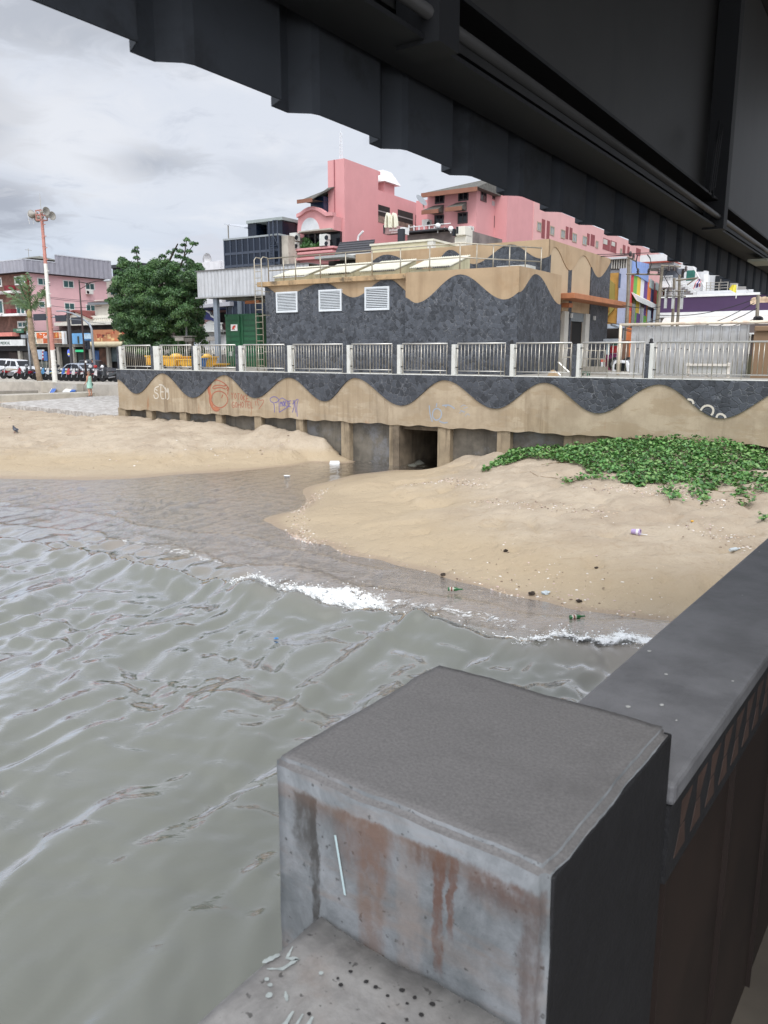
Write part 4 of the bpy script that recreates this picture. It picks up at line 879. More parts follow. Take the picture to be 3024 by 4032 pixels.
g0, g1 = ux(1997, 470, XF+.06), ux(2800, 910, XF+.06); q0, q1 = ux(2085, 362, XF+.2), ux(2800, 817, XF+.2)
zg = (g0[1]+g1[1])/2-.03; zq = (q0[1]+q1[1])/2; print('girt', g0, g1, 'pipe', q0, q1)
YE = 9.6; YN = .2
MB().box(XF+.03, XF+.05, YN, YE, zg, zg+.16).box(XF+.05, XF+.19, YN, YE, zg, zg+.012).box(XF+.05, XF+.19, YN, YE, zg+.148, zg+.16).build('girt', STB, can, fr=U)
MB().tube([(XF+.2, YN, zq), (XF+.2, YE, zq)], .016, 8).build('conduit', mat('grey_conduit', S(62, 61, 60), .5), can, fr=U, smooth=True)
MB().box(XF+.08, XF+.1, YN, YE, zq+.03, ZTOP).build('inner_lining', mat('lining_metal', S(46, 45, 43), .6, var=.12, vs=4, streak=.25, sfreq=4), can, fr=U)
for u in (1727, 2857):
    y = ux(u, 600 if u > 2000 else 100, XF+.2)[0]; MB().box(XF+.11, XF+.23, y-.05, y+.05, zg-.01, ZTOP).build('post', STB, can, fr=U)
y = ux(2780, 700, XF+.2)[0]
for k in range(3): MB().tube([(XF+.25, y-.12+.05*k, zq+.05+.02*k), (XF+.26, y-.1+.05*k, zq+.3+.03*k), (XF+.25, y-.02+.04*k, zq+.42), (XF+.24, y+.05, zq+.3), (XF+.23, y+.06, zq+.05)], .007, 5).build('cable', STB, can, fr=U)
y = ux(3000, 985, XF+.2)[0]; MB().box(XF+.12, XF+.26, y-.1, y+.3, zg-.05, zg-.035).build('bracket_plate', mat('pale_plate', S(170, 168, 150), .6), can, fr=U)
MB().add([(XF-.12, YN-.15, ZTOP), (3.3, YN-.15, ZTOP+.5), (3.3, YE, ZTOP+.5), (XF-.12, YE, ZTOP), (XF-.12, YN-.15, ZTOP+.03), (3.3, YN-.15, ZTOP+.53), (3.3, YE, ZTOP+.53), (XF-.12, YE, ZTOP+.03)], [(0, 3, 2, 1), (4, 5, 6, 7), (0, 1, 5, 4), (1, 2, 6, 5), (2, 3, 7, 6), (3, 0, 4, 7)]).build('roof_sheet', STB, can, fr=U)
kk = thing('pier_light_blocker', (3.4, 4, 2.6), 'added unseen dark brown kiosk wall along the inner side of the pier', 'blocker', fr=U)  # unseen wall, added to limit the light under the canopy roof
MB().box(3.0, 3.3, 1, 7, 1.9, 6.7).build('wall', mat('blocker_brown', S(70, 56, 46), .7, var=.2, vs=3), kk, fr=U)
for k in range(3): MB().box(2.97, 3.0, 1.2+k*2, 1.3+k*2, 2.6, 6.6).build('batten', STB, kk, fr=U)
# ================================================================== STREET SIDE, LEFT
ASPH = mat('asphalt', S(96, 95, 94), .9, var=.15); PAVE = mat('pale_paving', S(178, 172, 162), .85, var=.1, grime=.3)
CONC = mat('grey_concrete', S(140, 134, 124), .9, var=.15, vs=1.5, streak=.5, sc=S(92, 86, 76), sfreq=1.6, grime=.3)
CONL = mat('light_concrete', S(176, 170, 158), .85, var=.12, vs=1.5, grime=.35, gc=S(135, 128, 116))
GLS = mat('window_glass', S(58, 92, 92), .12, var=.25, vs=.8); GLD = mat('dark_glass', S(22, 26, 32), .1, var=.2); WFR = mat('window_white', S(212, 212, 208), .5, var=.05)
SHOPD = mat('shop_dark', S(40, 36, 33), .8, var=.35, vs=.9)
tag(MB().box(-400, WT0-.35, 38.6, 400, .2, 1.8).box(WT0-.35, 300, 52, 400, .2, 1.8).build('street', ASPH), kind='structure')
tag(MB().box(-400, WT0-.35, 36.9, 44.5, 1.0, 1.92).build('promenade', PAVE), kind='structure')
def hpz(u, v, z): return W.hz(u, v, z)
# paved apron and the low walls above it
ap = [hpz(u, v, 1.2) for u, v in ((20, 1592), (230, 1611), (320, 1622), (468, 1636), (468, 1556), (350, 1562), (0, 1586))]
apm = mat('white_paving', S(204, 200, 194), .85, var=.0)
def mottled():
    m = MATS['white_paving']; nt = m.node_tree; b = nt.nodes['Principled BSDF']; co = N(nt, 'ShaderNodeTexCoord').outputs['Object']
    n = N(nt, 'ShaderNodeTexNoise', i_Scale=3.2, i_Detail=4.0, i_Roughness=.7); nt.links.new(co, n.inputs['Vector'])
    nt.links.new(MIX(nt, RAMP(nt, n.outputs[0], (.42, .58, 0, 1)), S(192, 189, 184), S(158, 152, 146)), b.inputs['Base Color'])
mottled()
tag(MB().prism_z(ap, .8, 1.2).build('pavement', apm), kind='structure')
def wall_px(name, label, ftop, zt, zb, thick, m=CONC, cat='low wall'):
    """a low wall whose front top edge runs through two photo points at height zt"""
    a, b_ = hpz(*ftop[0], zt), hpz(*ftop[1], zt); dx, dy = b_[0]-a[0], b_[1]-a[1]; l = math.hypot(dx, dy); nx, ny = -dy/l*thick, dx/l*thick
    q = [a, b_, (b_[0]+nx, b_[1]+ny), (a[0]+nx, a[1]+ny)]
    return tag(MB().prism_z(q, zb, zt).build(name, m, bevel=.02), label, cat)
wall_px('kerb_wall', 'long low grey kerb wall along the edge of the white paving', ((-60, 1559), (372, 1545)), 1.42, .9, 1.6, CONL)
wall_px('step_wall', 'short upper step of grey concrete left of the blue boats', ((-60, 1541), (150, 1537)), 1.58, 1.2, .6)
wall_px('sea_front_wall', 'thick concrete wall block behind the two blue and white boats', ((134, 1521), (385, 1527)), 1.55, .9, .5)
wall_px('parapet', 'pale concrete parapet behind the standing woman, ending at the sea wall', ((372, 1523), (470, 1521)), 1.6, .9, 1.2, CONL)
wall_px('parapet', 'long grey parapet under the row of parked motorbikes at far left', ((-80, 1490), (300, 1511)), 1.98, 1.2, .5, CONL)
# small boats drawn up on the kerb
def ply(name, label, cat, group, pts, z, th, m, parts=()):
    t = thing(name, (*hpz(*pts[0], z[0]), 1.2), label, cat, group)
    q = [(*hpz(u, v, zz_), zz_) for (u, v), zz_ in zip(pts, z)]
    MB().loft(q, [(a, b_, c+th) for a, b_, c in q]).build('deck', m, t, bevel=.02)
    for nm, pp, zz2, m2, th2 in parts:
        q = [(*hpz(u, v, zz_), zz_) for (u, v), zz_ in zip(pp, zz2)]; MB().loft(q, [(a, b_, c+th2) for a, b_, c in q]).build(nm, m2, t, bevel=.02)
    return t
BLUE = flat(38, 106, 196, .4); WHP = flat(226, 226, 224, .45)
ply('sun_board', 'tilted blue board leaning on the wall beside the red and white mast', 'board', None, [(194, 1548), (212, 1549), (230, 1520), (213, 1516)], [1.36, 1.36, 1.6, 1.6], .05, BLUE, [('white_edge', [(192, 1549), (195, 1549), (214, 1516), (211, 1516)], [1.38, 1.38, 1.62, 1.62], WHP, .05)])
ply('small_boat', 'small white and blue boat lying tilted behind the kerb wall', 'boat', None, [(246, 1547), (276, 1547), (300, 1526), (272, 1525)], [1.36, 1.36, 1.6, 1.6], .12, WHP, [('blue_side', [(276, 1547), (296, 1544), (340, 1522), (298, 1524)], [1.37, 1.4, 1.62, 1.61], BLUE, .12)])
ply('tarpaulin', 'long flat blue sheet lying along the wall top behind the woman', 'sheet', None, [(215, 1519), (330, 1523), (345, 1519), (225, 1515)], [1.6, 1.6, 1.61, 1.61], .03, flat(70, 112, 170, .6))

# ---- generic facade pieces
def window(root, face, pl, u0, v0, u1, v1, fw=.06, glass=None, mull=1, frame=None, dep=.05, name='window'):
    um, vm = (u0+u1)/2, (v0+v1)/2
    if face == 'y':
        a, b_ = W.hp(u0, vm, pl)[0], W.hp(u1, vm, pl)[0]; za, zb = W.hp(um, v1, pl)[1], W.hp(um, v0, pl)[1]
        bx = lambda m_, x0, x1, z0, z1, d0, d1: m_.box(x0, x1, pl-d1, pl-d0, z0, z1)
    else:
        a, b_ = W.ht(u0, vm, pl)[0], W.ht(u1, vm, pl)[0]; za, zb = W.ht(um, v1, pl)[1], W.ht(um, v0, pl)[1]
        bx = lambda m_, x0, x1, z0, z1, d0, d1: m_.box(pl+d0, pl+d1, x0, x1, z0, z1)
    f = MB(); bx(f, a, b_, zb-fw, zb, .002, dep); bx(f, a, b_, za, za+fw, .002, dep); bx(f, a, a+fw, za+fw, zb-fw, .002, dep); bx(f, b_-fw, b_, za+fw, zb-fw, .002, dep)
    for k in range(mull): x = a+(b_-a)*(k+1)/(mull+1); bx(f, x-fw*.4, x+fw*.4, za+fw, zb-fw, .002, dep-.01)
    fo = f.build(name, frame or WFR, root); bx(MB(), 0, 1, 0, 1, 0, 1)
    g = MB(); bx(g, a+fw*.5, b_-fw*.5, za+fw*.5, zb-fw*.5, .001, .015); g.build('pane', glass or GLS, fo); return fo
def slab_y(root, nm, m, pl, u0, v0, u1, v1, d0=.0, d1=.1, bevel=0):
    """box on the plane y = pl covering a photo rectangle, from pl-d1 to pl-d0"""
    um, vm = (u0+u1)/2, (v0+v1)/2
    return MB().box(W.hp(u0, vm, pl)[0], W.hp(u1, vm, pl)[0], pl-d1, pl-d0, W.hp(um, v1, pl)[1], W.hp(um, v0, pl)[1]).build(nm, m, root, bevel=bevel)
def slab_x(root, nm, m, pl, u0, v0, u1, v1, d0=.0, d1=.1, bevel=0):
    um, vm = (u0+u1)/2, (v0+v1)/2
    return MB().box(pl+d0, pl+d1, W.ht(u0, vm, pl)[0], W.ht(u1, vm, pl)[0], W.ht(um, v1, pl)[1], W.ht(um, v0, pl)[1]).build(nm, m, root, bevel=bevel)
ACW = mat('ac_white', S(208, 208, 202), .6, var=.06, grime=.2)
def ac(root, face, pl, u0, v0, u1, v1, d=.35):
    um, vm = (u0+u1)/2, (v0+v1)/2
    f = slab_y if face == 'y' else slab_x; b_ = f(root, 'air_conditioner', ACW, pl, u0, v0, u1, v1, .02, d, .02)
    if face == 'y':
        x, z = W.hp(lerp(u0, u1, .4), vm, pl-d); r = abs(W.hp(u1, vm, pl-d)[0]-W.hp(u0, vm, pl-d)[0])*.27; MB().lathe([(r, -.012), (r, 0)], x, pl-d, z, 10, 'y').build('fan_grille', GLD, b_)
    else:
        y, z = W.ht(lerp(u0, u1, .5), vm, pl+d); r = abs(W.ht(u1, vm, pl+d)[0]-W.ht(u0, vm, pl+d)[0])*.25; MB().lathe([(r, 0), (r, .012)], pl+d, y, z, 10, 'x').build('fan_grille', GLD, b_)
    return b_

# ---- pink apartment house with the brown front and the grey sheet parapet
PA = 51.4; TA = W.hp(107, 1100, PA)[0]
PINK = mat('pink_render_pale', S(218, 178, 180), .9, var=.05, vs=.6, streak=.15, sc=S(190, 150, 154), sfreq=.8)
BRN = mat('brown_brick', S(112, 80, 70), .85, var=.25, vs=3); CLAD = mat('grey_sheet_cladding', S(158, 158, 166), .5, .2, var=.06, streak=.45, sc=S(122, 122, 132), sfreq=6)
PAE = W.ht(418, 1100, TA)[0]; zpb = W.ht(250, 1088, TA)[1]
apt = thing('apartment_house', (TA-5, PA, 1.8), 'pale pink apartment house with brown brick front and grey metal parapet', 'building')
MB().box(TA-14, TA-.02, PA, PA+.2, 1.8, zpb).build('front_wall', BRN, apt)
MB().box(TA-14, TA, PA+.201, PAE, 1.8, zpb).build('side_wall', PINK, apt)
MB().box(TA-.35, TA+.02, PA-.03, PA+.2, 1.8, zpb-.1).build('corner_trim', flat(120, 52, 48, .8), apt)
zc0 = W.ht(160, 1029, TA+.6)[1]; zc1 = W.ht(300, 1015, TA+.6)[1]; yst = W.ht(217, 1040, TA+.6)[0]; zlow = W.ht(107, 1070, TA+.6)[1]
cz_ = MB()
def corr_x(mb, x, y0, y1, z0, z1, pit=.18, d=.03):
    n_ = int((y1-y0)/pit); pts = []
    for k in range(n_+1):
        y = y0+(y1-y0)*k/n_; pts += [(x+(d if k % 2 else 0), y)]
    v = [(a, b_, z0) for a, b_ in pts]+[(a, b_, z1) for a, b_ in pts]; m_ = len(pts); return mb.add(v, [(i, i+1, m_+i+1, m_+i) for i in range(m_-1)])
def corr_y(mb, y, x0, x1, z0, z1, pit=.18, d=.03):
    n_ = int((x1-x0)/pit); pts = [(x0+(x1-x0)*k/n_, y-(d if k % 2 else 0)) for k in range(n_+1)]
    v = [(a, b_, z0) for a, b_ in pts]+[(a, b_, z1) for a, b_ in pts]; m_ = len(pts); return mb.add(v, [(i, i+1, m_+i+1, m_+i) for i in range(m_-1)])
corr_x(cz_, TA+.6, PA-.7, yst, zlow, zc0, .3, .05); corr_x(cz_, TA+.6, yst+.01, PAE+.3, zlow, zc1, .3, .05); corr_y(cz_, PA-.7, TA-14, TA+.6, zlow, zc0, .3, .05)
cz_.build('parapet_cladding', CLAD, apt)
MB().box(TA-14, TA+.57, PA-.66, PAE+.28, zlow+.02, zlow+.12).build('parapet_soffit', flat(92, 82, 84, .8), apt)
MB().box(TA-14, TA+.64, PA-.75, PA-.64, zc0, zc0+.1).box(TA+.56, TA+.66, PA-.6, yst, zc0, zc0+.1).box(TA+.56, TA+.66, yst, PAE+.3, zc1, zc1+.1).build('parapet_cap', flat(186, 190, 196, .5), apt)
for q in ((147, 1095, 192, 1124), (248, 1104, 290, 1134), (335, 1114, 372, 1142), (153, 1186, 197, 1212), (253, 1192, 294, 1220), (338, 1199, 375, 1226)): window(apt, 'x', TA, *q, fw=.09)
ac(apt, 'x', TA, 336, 1142, 357, 1159, .5)
for q in ((58, 1086, 100, 1122), (-20, 1093, 8, 1130), (64, 1190, 100, 1240), (-20, 1180, 14, 1238), (70, 1264, 108, 1292)): window(apt, 'y', PA, *q, fw=.16, glass=GLS)
for q in ((48, 1147, 84, 1156), (-30, 1150, 28, 1160), (44, 1236, 108, 1246), (-30, 1238, 36, 1248)): slab_y(apt, 'balcony_slab', WHP, PA, *q, 0, 1.0, .03)
for q in ((40, 1126, 62, 1147), (46, 1218, 68, 1236)): slab_y(apt, 'flower_box', flat(120, 34, 44, .8, var=.5), PA, *q, .05, .7)
for u0, u1, v0, v1 in ((-10, 12, 1130, 1150), (-10, 16, 1215, 1238)): slab_y(apt, 'balcony_rail', WFR, PA, u0, v0+8, u1, v0+11, .8, .85)
tr = thing('roof_pavilion', (TA-4, PA+3, zc0), 'small tiled roof shelter standing on the grey parapet roof', 'pavilion')
rx0, rx1 = W.hp(64, 1020, PA+3)[0], W.hp(178, 1020, PA+3)[0]; rz0, rz1 = W.hp(120, 1027, PA+3)[1], W.hp(120, 1010, PA+3)[1]
MB().add([(rx0, PA+1.5, rz0), (rx1, PA+1.5, rz0), (rx1, PA+5, rz0), (rx0, PA+5, rz0), (rx0+2.2, PA+3.2, rz1), (rx1-1.2, PA+3.2, rz1)], [(0, 1, 5, 4), (1, 2, 5), (2, 3, 4, 5), (3, 0, 4), (0, 3, 2, 1)]).build('roof', flat(112, 112, 104, .9, var=.2), tr)
for x in (rx0+.6, rx1-.6): 
    for y in (PA+2, PA+4.5): MB().box(x-.1, x+.1, y-.1, y+.1, zc0-.6, rz0).build('post', CONC, tr)
aer = thing('roof_aerial', (W.hp(107, 1010, PA+3)[0], PA+3, rz1), 'thin television aerial above the tiled roof shelter', 'aerial')
ax = W.hp(107, 1010, PA+3)[0]; MB().tube([(ax, PA+3.2, rz1-.1), (ax, PA+3.2, rz1+.9)], .03, 5).build('mast', STEEL, aer); MB().tube([(ax-.6, PA+3.2, rz1+.8), (ax+.6, PA+3.2, rz1+.65)], .02, 4).build('boom', STEEL, aer)

# ---- small white house with gable and balustrade, and the cream block beside it
PH = 55.0
hs = thing('gabled_house', (W.hp(340, 1300, PH)[0], PH, 1.8), 'white house with red edged gable and balustraded balcony behind the signs', 'building')
CRW = mat('cream_white', S(214, 210, 198), .85, var=.06, streak=.25, sc=S(170, 164, 150))
slab_y(hs, 'upper_wall', CRW, PH, 240, 1243, 520, 1275, -6, 0)
slab_y(hs, 'dark_storey', mat('dark_storey', S(86, 76, 72), .85, var=.3), PH, 215, 1282, 520, 1320, -6, .3)
slab_y(hs, 'balcony_slab', CRW, PH, 255, 1268, 520, 1282, 0, 1.3, .03)
x0, x1, xm = W.hp(243, 1250, PH)[0], W.hp(400, 1250, PH)[0], W.hp(306, 1250, PH)[0]; ze, za = W.hp(300, 1256, PH)[1], W.hp(306, 1226, PH)[1]
MB().prism_y([(x0+.3, ze), (W.hp(368, 1250, PH)[0], ze), (xm, za-.1)], PH-.1, PH+4).build('gable_wall', CRW, hs)
MB().loft([(x0, PH-.5, ze-.1), (xm, PH-.5, za), (xm, PH-.5, za+.14), (x0, PH-.5, ze+.04)], [(x0, PH+5, ze-.1), (xm, PH+5, za), (xm, PH+5, za+.14), (x0, PH+5, ze+.04)]).loft([(xm, PH-.5, za), (W.hp(372, 1250, PH)[0], PH-.5, ze-.1), (W.hp(372, 1250, PH)[0], PH-.5, ze+.04), (xm, PH-.5, za+.14)], [(xm, PH+5, za), (W.hp(372, 1250, PH)[0], PH+5, ze-.1), (W.hp(372, 1250, PH)[0], PH+5, ze+.04), (xm, PH+5, za+.14)]).build('gable_roof', flat(116, 62, 56, .8, var=.2), hs)
b0x, b1x = W.hp(368, 1260, PH-1.1)[0], W.hp(520, 1260, PH-1.1)[0]; zb0, zb1 = W.hp(400, 1268, PH-1.1)[1], W.hp(400, 1250, PH-1.1)[1]
bl = MB().box(b0x, b1x, PH-1.2, PH-1.0, zb1-.09, zb1).build('balustrade_rail', CRW, hs)
for k in range(18): x = b0x+.1+(b1x-b0x-.2)*k/17; MB().lathe([(.05, 0), (.09, .12), (.04, .25), (.06, zb1-zb0-.1)], x, PH-1.1, zb0, 6).build('baluster', CRW, hs)
MB().box(W.hp(372, 1200, PH+1)[0], W.hp(520, 1200, PH+1)[0], PH+1, PH+9, 1.8, W.hp(420, 1180, PH+1)[1]).build('cream_block', CRW, hs)
ra_, rb_ = W.hp(352, 1192, PH+.5), W.hp(530, 1192, PH+.5); zrr = W.hp(450, 1150, PH+5)[1]
MB().add([(ra_[0], PH+.3, ra_[1]), (rb_[0], PH+.3, ra_[1]), (rb_[0], PH+10, ra_[1]), (ra_[0], PH+10, ra_[1]), (ra_[0]+5.2, PH+5, zrr), (rb_[0], PH+5, zrr)], [(0, 1, 5, 4), (2, 3, 4, 5), (3, 0, 4), (1, 2, 5), (0, 3, 2, 1)]).build('hip_roof', flat(124, 96, 90, .85, var=.15), hs)
MB().box(ra_[0], rb_[0], PH+.25, PH+.45, ra_[1]-.25, ra_[1]).build('eave_board', flat(120, 124, 128, .7), hs)
gb = thing('grey_block', (W.hp(470, 1100, PH+12)[0], PH+12, 1.8), 'dark open roof frame and grey block behind the left of the tree', 'building')
slab_y(gb, 'wall', CONL, PH+12, 420, 1085, 560, 1250, -6, 0); slab_y(gb, 'roof_frame', flat(58, 60, 66, .7), PH+12, 434, 1040, 560, 1052, -5, .3); slab_y(gb, 'dark_loft', GLD, PH+12, 436, 1053, 540, 1084, -4, -.3); window(gb, 'y', PH+12, 436, 1126, 462, 1160, frame=flat(60, 66, 74, .6))
# ---- row of ground floor shops
PS = 49.4
sh_ = thing('shop_row', (W.hp(250, 1400, PS)[0], PS, 1.8), 'row of dark ground floor shops under hoardings facing the motorbikes', 'building')
z1s = W.hp(250, 1362, PS)[1]
MB().box(W.hp(-60, 1400, PS)[0], W.hp(520, 1400, PS)[0], PS+.6, PS+2.5, 1.8, z1s+1.5).build('shop_interior', SHOPD, sh_)
slab_y(sh_, 'fascia_beam', CONC, PS, 110, 1355, 505, 1366, -1, 0)
slab_y(sh_, 'fascia_beam', flat(40, 40, 42, .7), PS, -60, 1363, 110, 1382, -1, 0)
for u in (72, 130, 225, 283, 352, 420): slab_y(sh_, 'column', CONL, PS, u, 1366, u+9, 1465, -.3, 0)
slab_y(sh_, 'counter', flat(96, 100, 92, .8, var=.2), PS, 140, 1424, 225, 1450, -.2, .1)
for u0, v0, u1, v1, c in ((25, 1385, 70, 1440, (58, 44, 40)), (80, 1385, 128, 1440, (96, 92, 86)), (235, 1385, 280, 1450, (30, 30, 32)), (295, 1390, 345, 1450, (52, 60, 58)), (362, 1380, 378, 1430, (56, 84, 128)), (380, 1372, 418, 1448, (92, 62, 46)), (421, 1366, 465, 1424, (92, 104, 106))): slab_y(sh_, 'shop_display', flat(*c, .7, var=.5, vs=1.8), PS, u0, v0, u1, v1, -.5, -.35)
slab_y(sh_, 'pink_canopy', flat(206, 130, 118, .8), PS+1, 2, 1310, 90, 1325, 0, 1.2)
def board(label, u0, v0, u1, v1, col, pl, th=.25, frame=None, name='sign_board'):
    um = (u0+u1)/2; t = thing(name, (W.hp(um, v1, pl)[0], pl, W.hp(um, v1, pl)[1]), label, 'sign'); slab_y(t, 'panel', flat(*col, .6, var=.1), pl, u0, v0, u1, v1, 0, th)
    return t
def sign_text(t, txt, u, v, h, col, pl, sx=1.0, ext=.012):
    x, z = W.hp(u, v, pl); s = h/F*pl/.62
    size = abs(W.hp(u, v, pl)[1]-W.hp(u, v-h, pl)[1])/.70
    return put(text_mb(txt, size, ext), x, pl, z, sx).build('lettering', flat(*col, .6), t)
s1 = board('white shop sign with grey green MEDICAL lettering at far left', -70, 1338, 100, 1362, (214, 216, 214), PS-.3); sign_text(s1, 'PLAZA MEDICAL', 6, 1356, 11, (98, 116, 108), PS-.57)
s2 = board('orange sign with white Sunset lettering behind the red mast', 139, 1306, 262, 1354, (222, 218, 206), PS-.3)
for u0, v0, u1, v1, c in ((144, 1309, 232, 1333, (196, 98, 50)), (170, 1333, 206, 1352, (190, 92, 52)), (145, 1334, 168, 1352, (206, 178, 150)), (234, 1309, 254, 1331, (214, 176, 140)), (208, 1334, 254, 1352, (150, 110, 92))): slab_y(s2, 'printed_field', flat(*c, .6, var=.35, vs=2.5), PS-.551, u0, v0, u1, v1, 0, .01)
sign_text(s2, 'Sunset', 190, 1332, 17, (238, 230, 222), PS-.575); sign_text(s2, 'The', 160, 1319, 7, (238, 230, 222), PS-.575); sign_text(s2, '8', 223, 1328, 16, (232, 190, 110), PS-.575)
slab_y(s2, 'end_panel', WHP, PS-.3, 254, 1304, 263, 1355, 0, .3)
s3 = board('small blue poster hoarding with a bottle, right of the orange sign', 293, 1312, 360, 1354, (112, 168, 214), PS-.3)
slab_y(s3, 'printed_field', flat(186, 212, 232, .6, var=.3, vs=1.5), PS-.551, 325, 1314, 358, 1334, 0, .01); slab_y(s3, 'printed_field', flat(66, 108, 150, .6, var=.4, vs=1.5), PS-.551, 330, 1334, 358, 1352, 0, .01); slab_y(s3, 'bottle_print', flat(60, 70, 60, .6), PS-.563, 305, 1324, 312, 1352, 0, .01)
s4 = board('large brown and red collage hoarding above the cream awning', 372, 1298, 492, 1348, (176, 118, 84), PS-.3)
for i in range(26):
    q = random.Random(i+50); u = q.uniform(374, 478); v = q.uniform(1300, 1334); slab_y(s4, 'printed_field', flat(*q.choice([(196, 150, 104), (150, 74, 54), (120, 66, 50), (206, 172, 122), (92, 46, 40), (184, 110, 76)]), .6, var=.3, vs=2), PS-.551-.002*i/26, u, v, u+q.uniform(6, 18), v+q.uniform(6, 15), 0, .008+.0004*i)
aw = thing('shop_awning', (W.hp(425, 1355, PS)[0], PS-.8, z1s), 'cream rolled awning under the brown collage hoarding', 'awning')
xa0, xa1 = W.hp(357, 1355, PS-.8)[0], W.hp(497, 1355, PS-.8)[0]; zaw = W.hp(425, 1356, PS-.8)[1]
MB().lathe([(.26, 0), (.26, xa1-xa0)], xa0, PS-.8, zaw, 14, 'x').build('roll', mat('awning_cream', S(198, 186, 156), .85, var=.08, streak=.2, sc=S(150, 136, 108)), aw, smooth=False)
slab_y(aw, 'valance', MATS['awning_cream'], PS-.75, 359, 1361, 495, 1365, 0, .03)
s5 = board('green illuminated shop sign in the dark shop front', 300, 1377, 334, 1386, (40, 150, 96), PS-.15, .1); s5.children[0].data.materials[0] = mat('green_sign_lit', S(60, 190, 130), .5, emit=(*S(60, 190, 130), .35))
s6 = thing('neon_sign', (W.hp(271, 1400, PS-.2)[0], PS-.2, W.hp(271, 1402, PS-.2)[1]), 'oval blue and yellow lit sign in the dark shop window', 'sign')
x, z = W.hp(271, 1390, PS-.2); MB().ell((x, PS-.2, z), (.24, .06, .34), 14, 8).build('lit_face', mat('neon_blue', S(90, 110, 210), .4, emit=(*S(90, 110, 220), .5)), s6, smooth=True); MB().ell((x+.02, PS-.245, z-.12), (.13, .04, .12), 10, 6).build('lit_core', mat('neon_yellow', S(220, 210, 110), .4, emit=(*S(220, 210, 110), .5)), s6)
s7 = board('small green shop sign with arched top above the pink canopy', 57, 1294, 94, 1311, (60, 104, 82), PS+.4, .15); sign_text(s7, 'MEDICINE', 75, 1302, 5, (210, 216, 206), PS+.24)
# street name stands beside the palm
s8 = thing('notice_board', (W.hp(157, 1415, 42)[0], 42, 1.92), 'pale blue notice board on posts right of the palm trunk', 'sign')
slab_y(s8, 'panel', flat(170, 190, 212, .5), 42, 143, 1377, 170, 1415, 0, .08); slab_y(s8, 'side_panel', flat(74, 118, 178, .5), 41.9, 175, 1384, 187, 1420, 0, .08)
for i in range(6): slab_y(s8, 'striped_edge', flat(*((186, 60, 54) if i % 2 else (226, 224, 222)), .6), 41.95, 170, 1377+i*6.5, 174.5, 1383+i*6.5, 0, .1)
for u in (150, 164, 181): x = W.hp(u, 1410, 42)[0]; MB().tube([(x, 42, 1.92), (x, 42, W.hp(u, 1414, 42)[1])], .035, 6).build('post', STEEL, s8)
# ================================================================== MAST, LAMPS, SIGN GANTRIES, CARS, BIKES, PEOPLE
def pole_at(u, vb, p, z0): return W.hp(u, vb, p)[0]
RED = mat('mast_red', S(186, 130, 118), .7, var=.1, vs=3); MWH = mat('mast_white', S(224, 222, 214), .7, var=.05)
PM = 37.6
mx = W.hp(217, 1500, PM)[0]; m0 = 1.5
ms = thing('siren_mast', (mx, PM, m0), 'tall red and white banded mast carrying loudspeaker horns', 'mast')
def mz(v): return W.hp(200, v, PM)[1]
zs_ = [m0, mz(1378), mz(1210), mz(1036), mz(864)]; rds = [.185, .165, .145, .12, .09]
for i in range(4):
    r0, r1 = rds[i], rds[i]-.035; a, b_ = zs_[i], zs_[i+1]; prof = []
    n_ = 5
    for k in range(n_): za = lerp(a, b_, k/n_); zb = lerp(a, b_, (k+1)/n_); prof += [(r0-.02*k/n_+.018, za), (r0-.02*k/n_+.018, za+.05), (r0-.02*k/n_, za+.055), (r0-.02*k/n_, zb)]
    MB().lathe([(r, z-m0) for r, z in prof], mx, PM, m0, 12).build('mast_section', MWH if i % 2 == 0 else RED, ms)
for k in range(13): z = lerp(zs_[0]+2, zs_[4]-.3, k/12); i = 0 if z < zs_[1] else 1 if z < zs_[2] else 2 if z < zs_[3] else 3; MB().box(mx+.05, mx+.34, PM-.03, PM+.03, z, z+.05).build('step_iron', MWH if i % 2 == 0 else RED, ms)
zt = zs_[4]; zc_ = mz(822)
cg = MB()
for dx in (-.26, .26):
    for dy in (-.26, .26): cg.box(mx+dx-.03, mx+dx+.03, PM+dy-.03, PM+dy+.03, zt, zc_)
for z in (zt, (zt+zc_)/2, zc_-.05): cg.box(mx-.29, mx+.29, PM-.29, PM-.23, z, z+.05).box(mx-.29, mx+.29, PM+.23, PM+.29, z, z+.05).box(mx-.29, mx-.23, PM-.23, PM+.23, z, z+.05).box(mx+.23, mx+.29, PM-.23, PM+.23, z, z+.05)
cg.build('cage', RED, ms)
HORN = mat('horn_grey', S(150, 146, 138), .6, var=.1)
for sx_, dy, dz in ((-1, -.1, .5), (-1, .35, .3), (1, -.1, .55), (1, .35, .3)):
    prof = [(.08, 0), (.10, .12), (.11, .35), (.16, .5), (.23, .62), (.31, .70), (.28, .70), (.11, .5)]
    MB().lathe([(r, sx_*(h+.18)) for r, h in prof], mx, PM+dy-.1, zt+dz, 14, 'x').build('horn', HORN, ms, smooth=True)
MB().tube([(mx, PM, zt), (mx, PM, mz(790)), (mx, PM, mz(752))], [.03, .02, .01], 6).build('lightning_rod', STEEL, ms)
MB().tube([(mx-.2, PM, zt+.1), (mx-1.7, PM, zt+.25)], .015, 5).tube([(mx-1.5, PM, zt-.1), (mx-1.65, PM, zt+.65)], .012, 4).tube([(mx-1.0, PM, zt-.15), (mx-1.12, PM, zt+.45)], .012, 4).build('yagi_aerial', STEEL, ms)
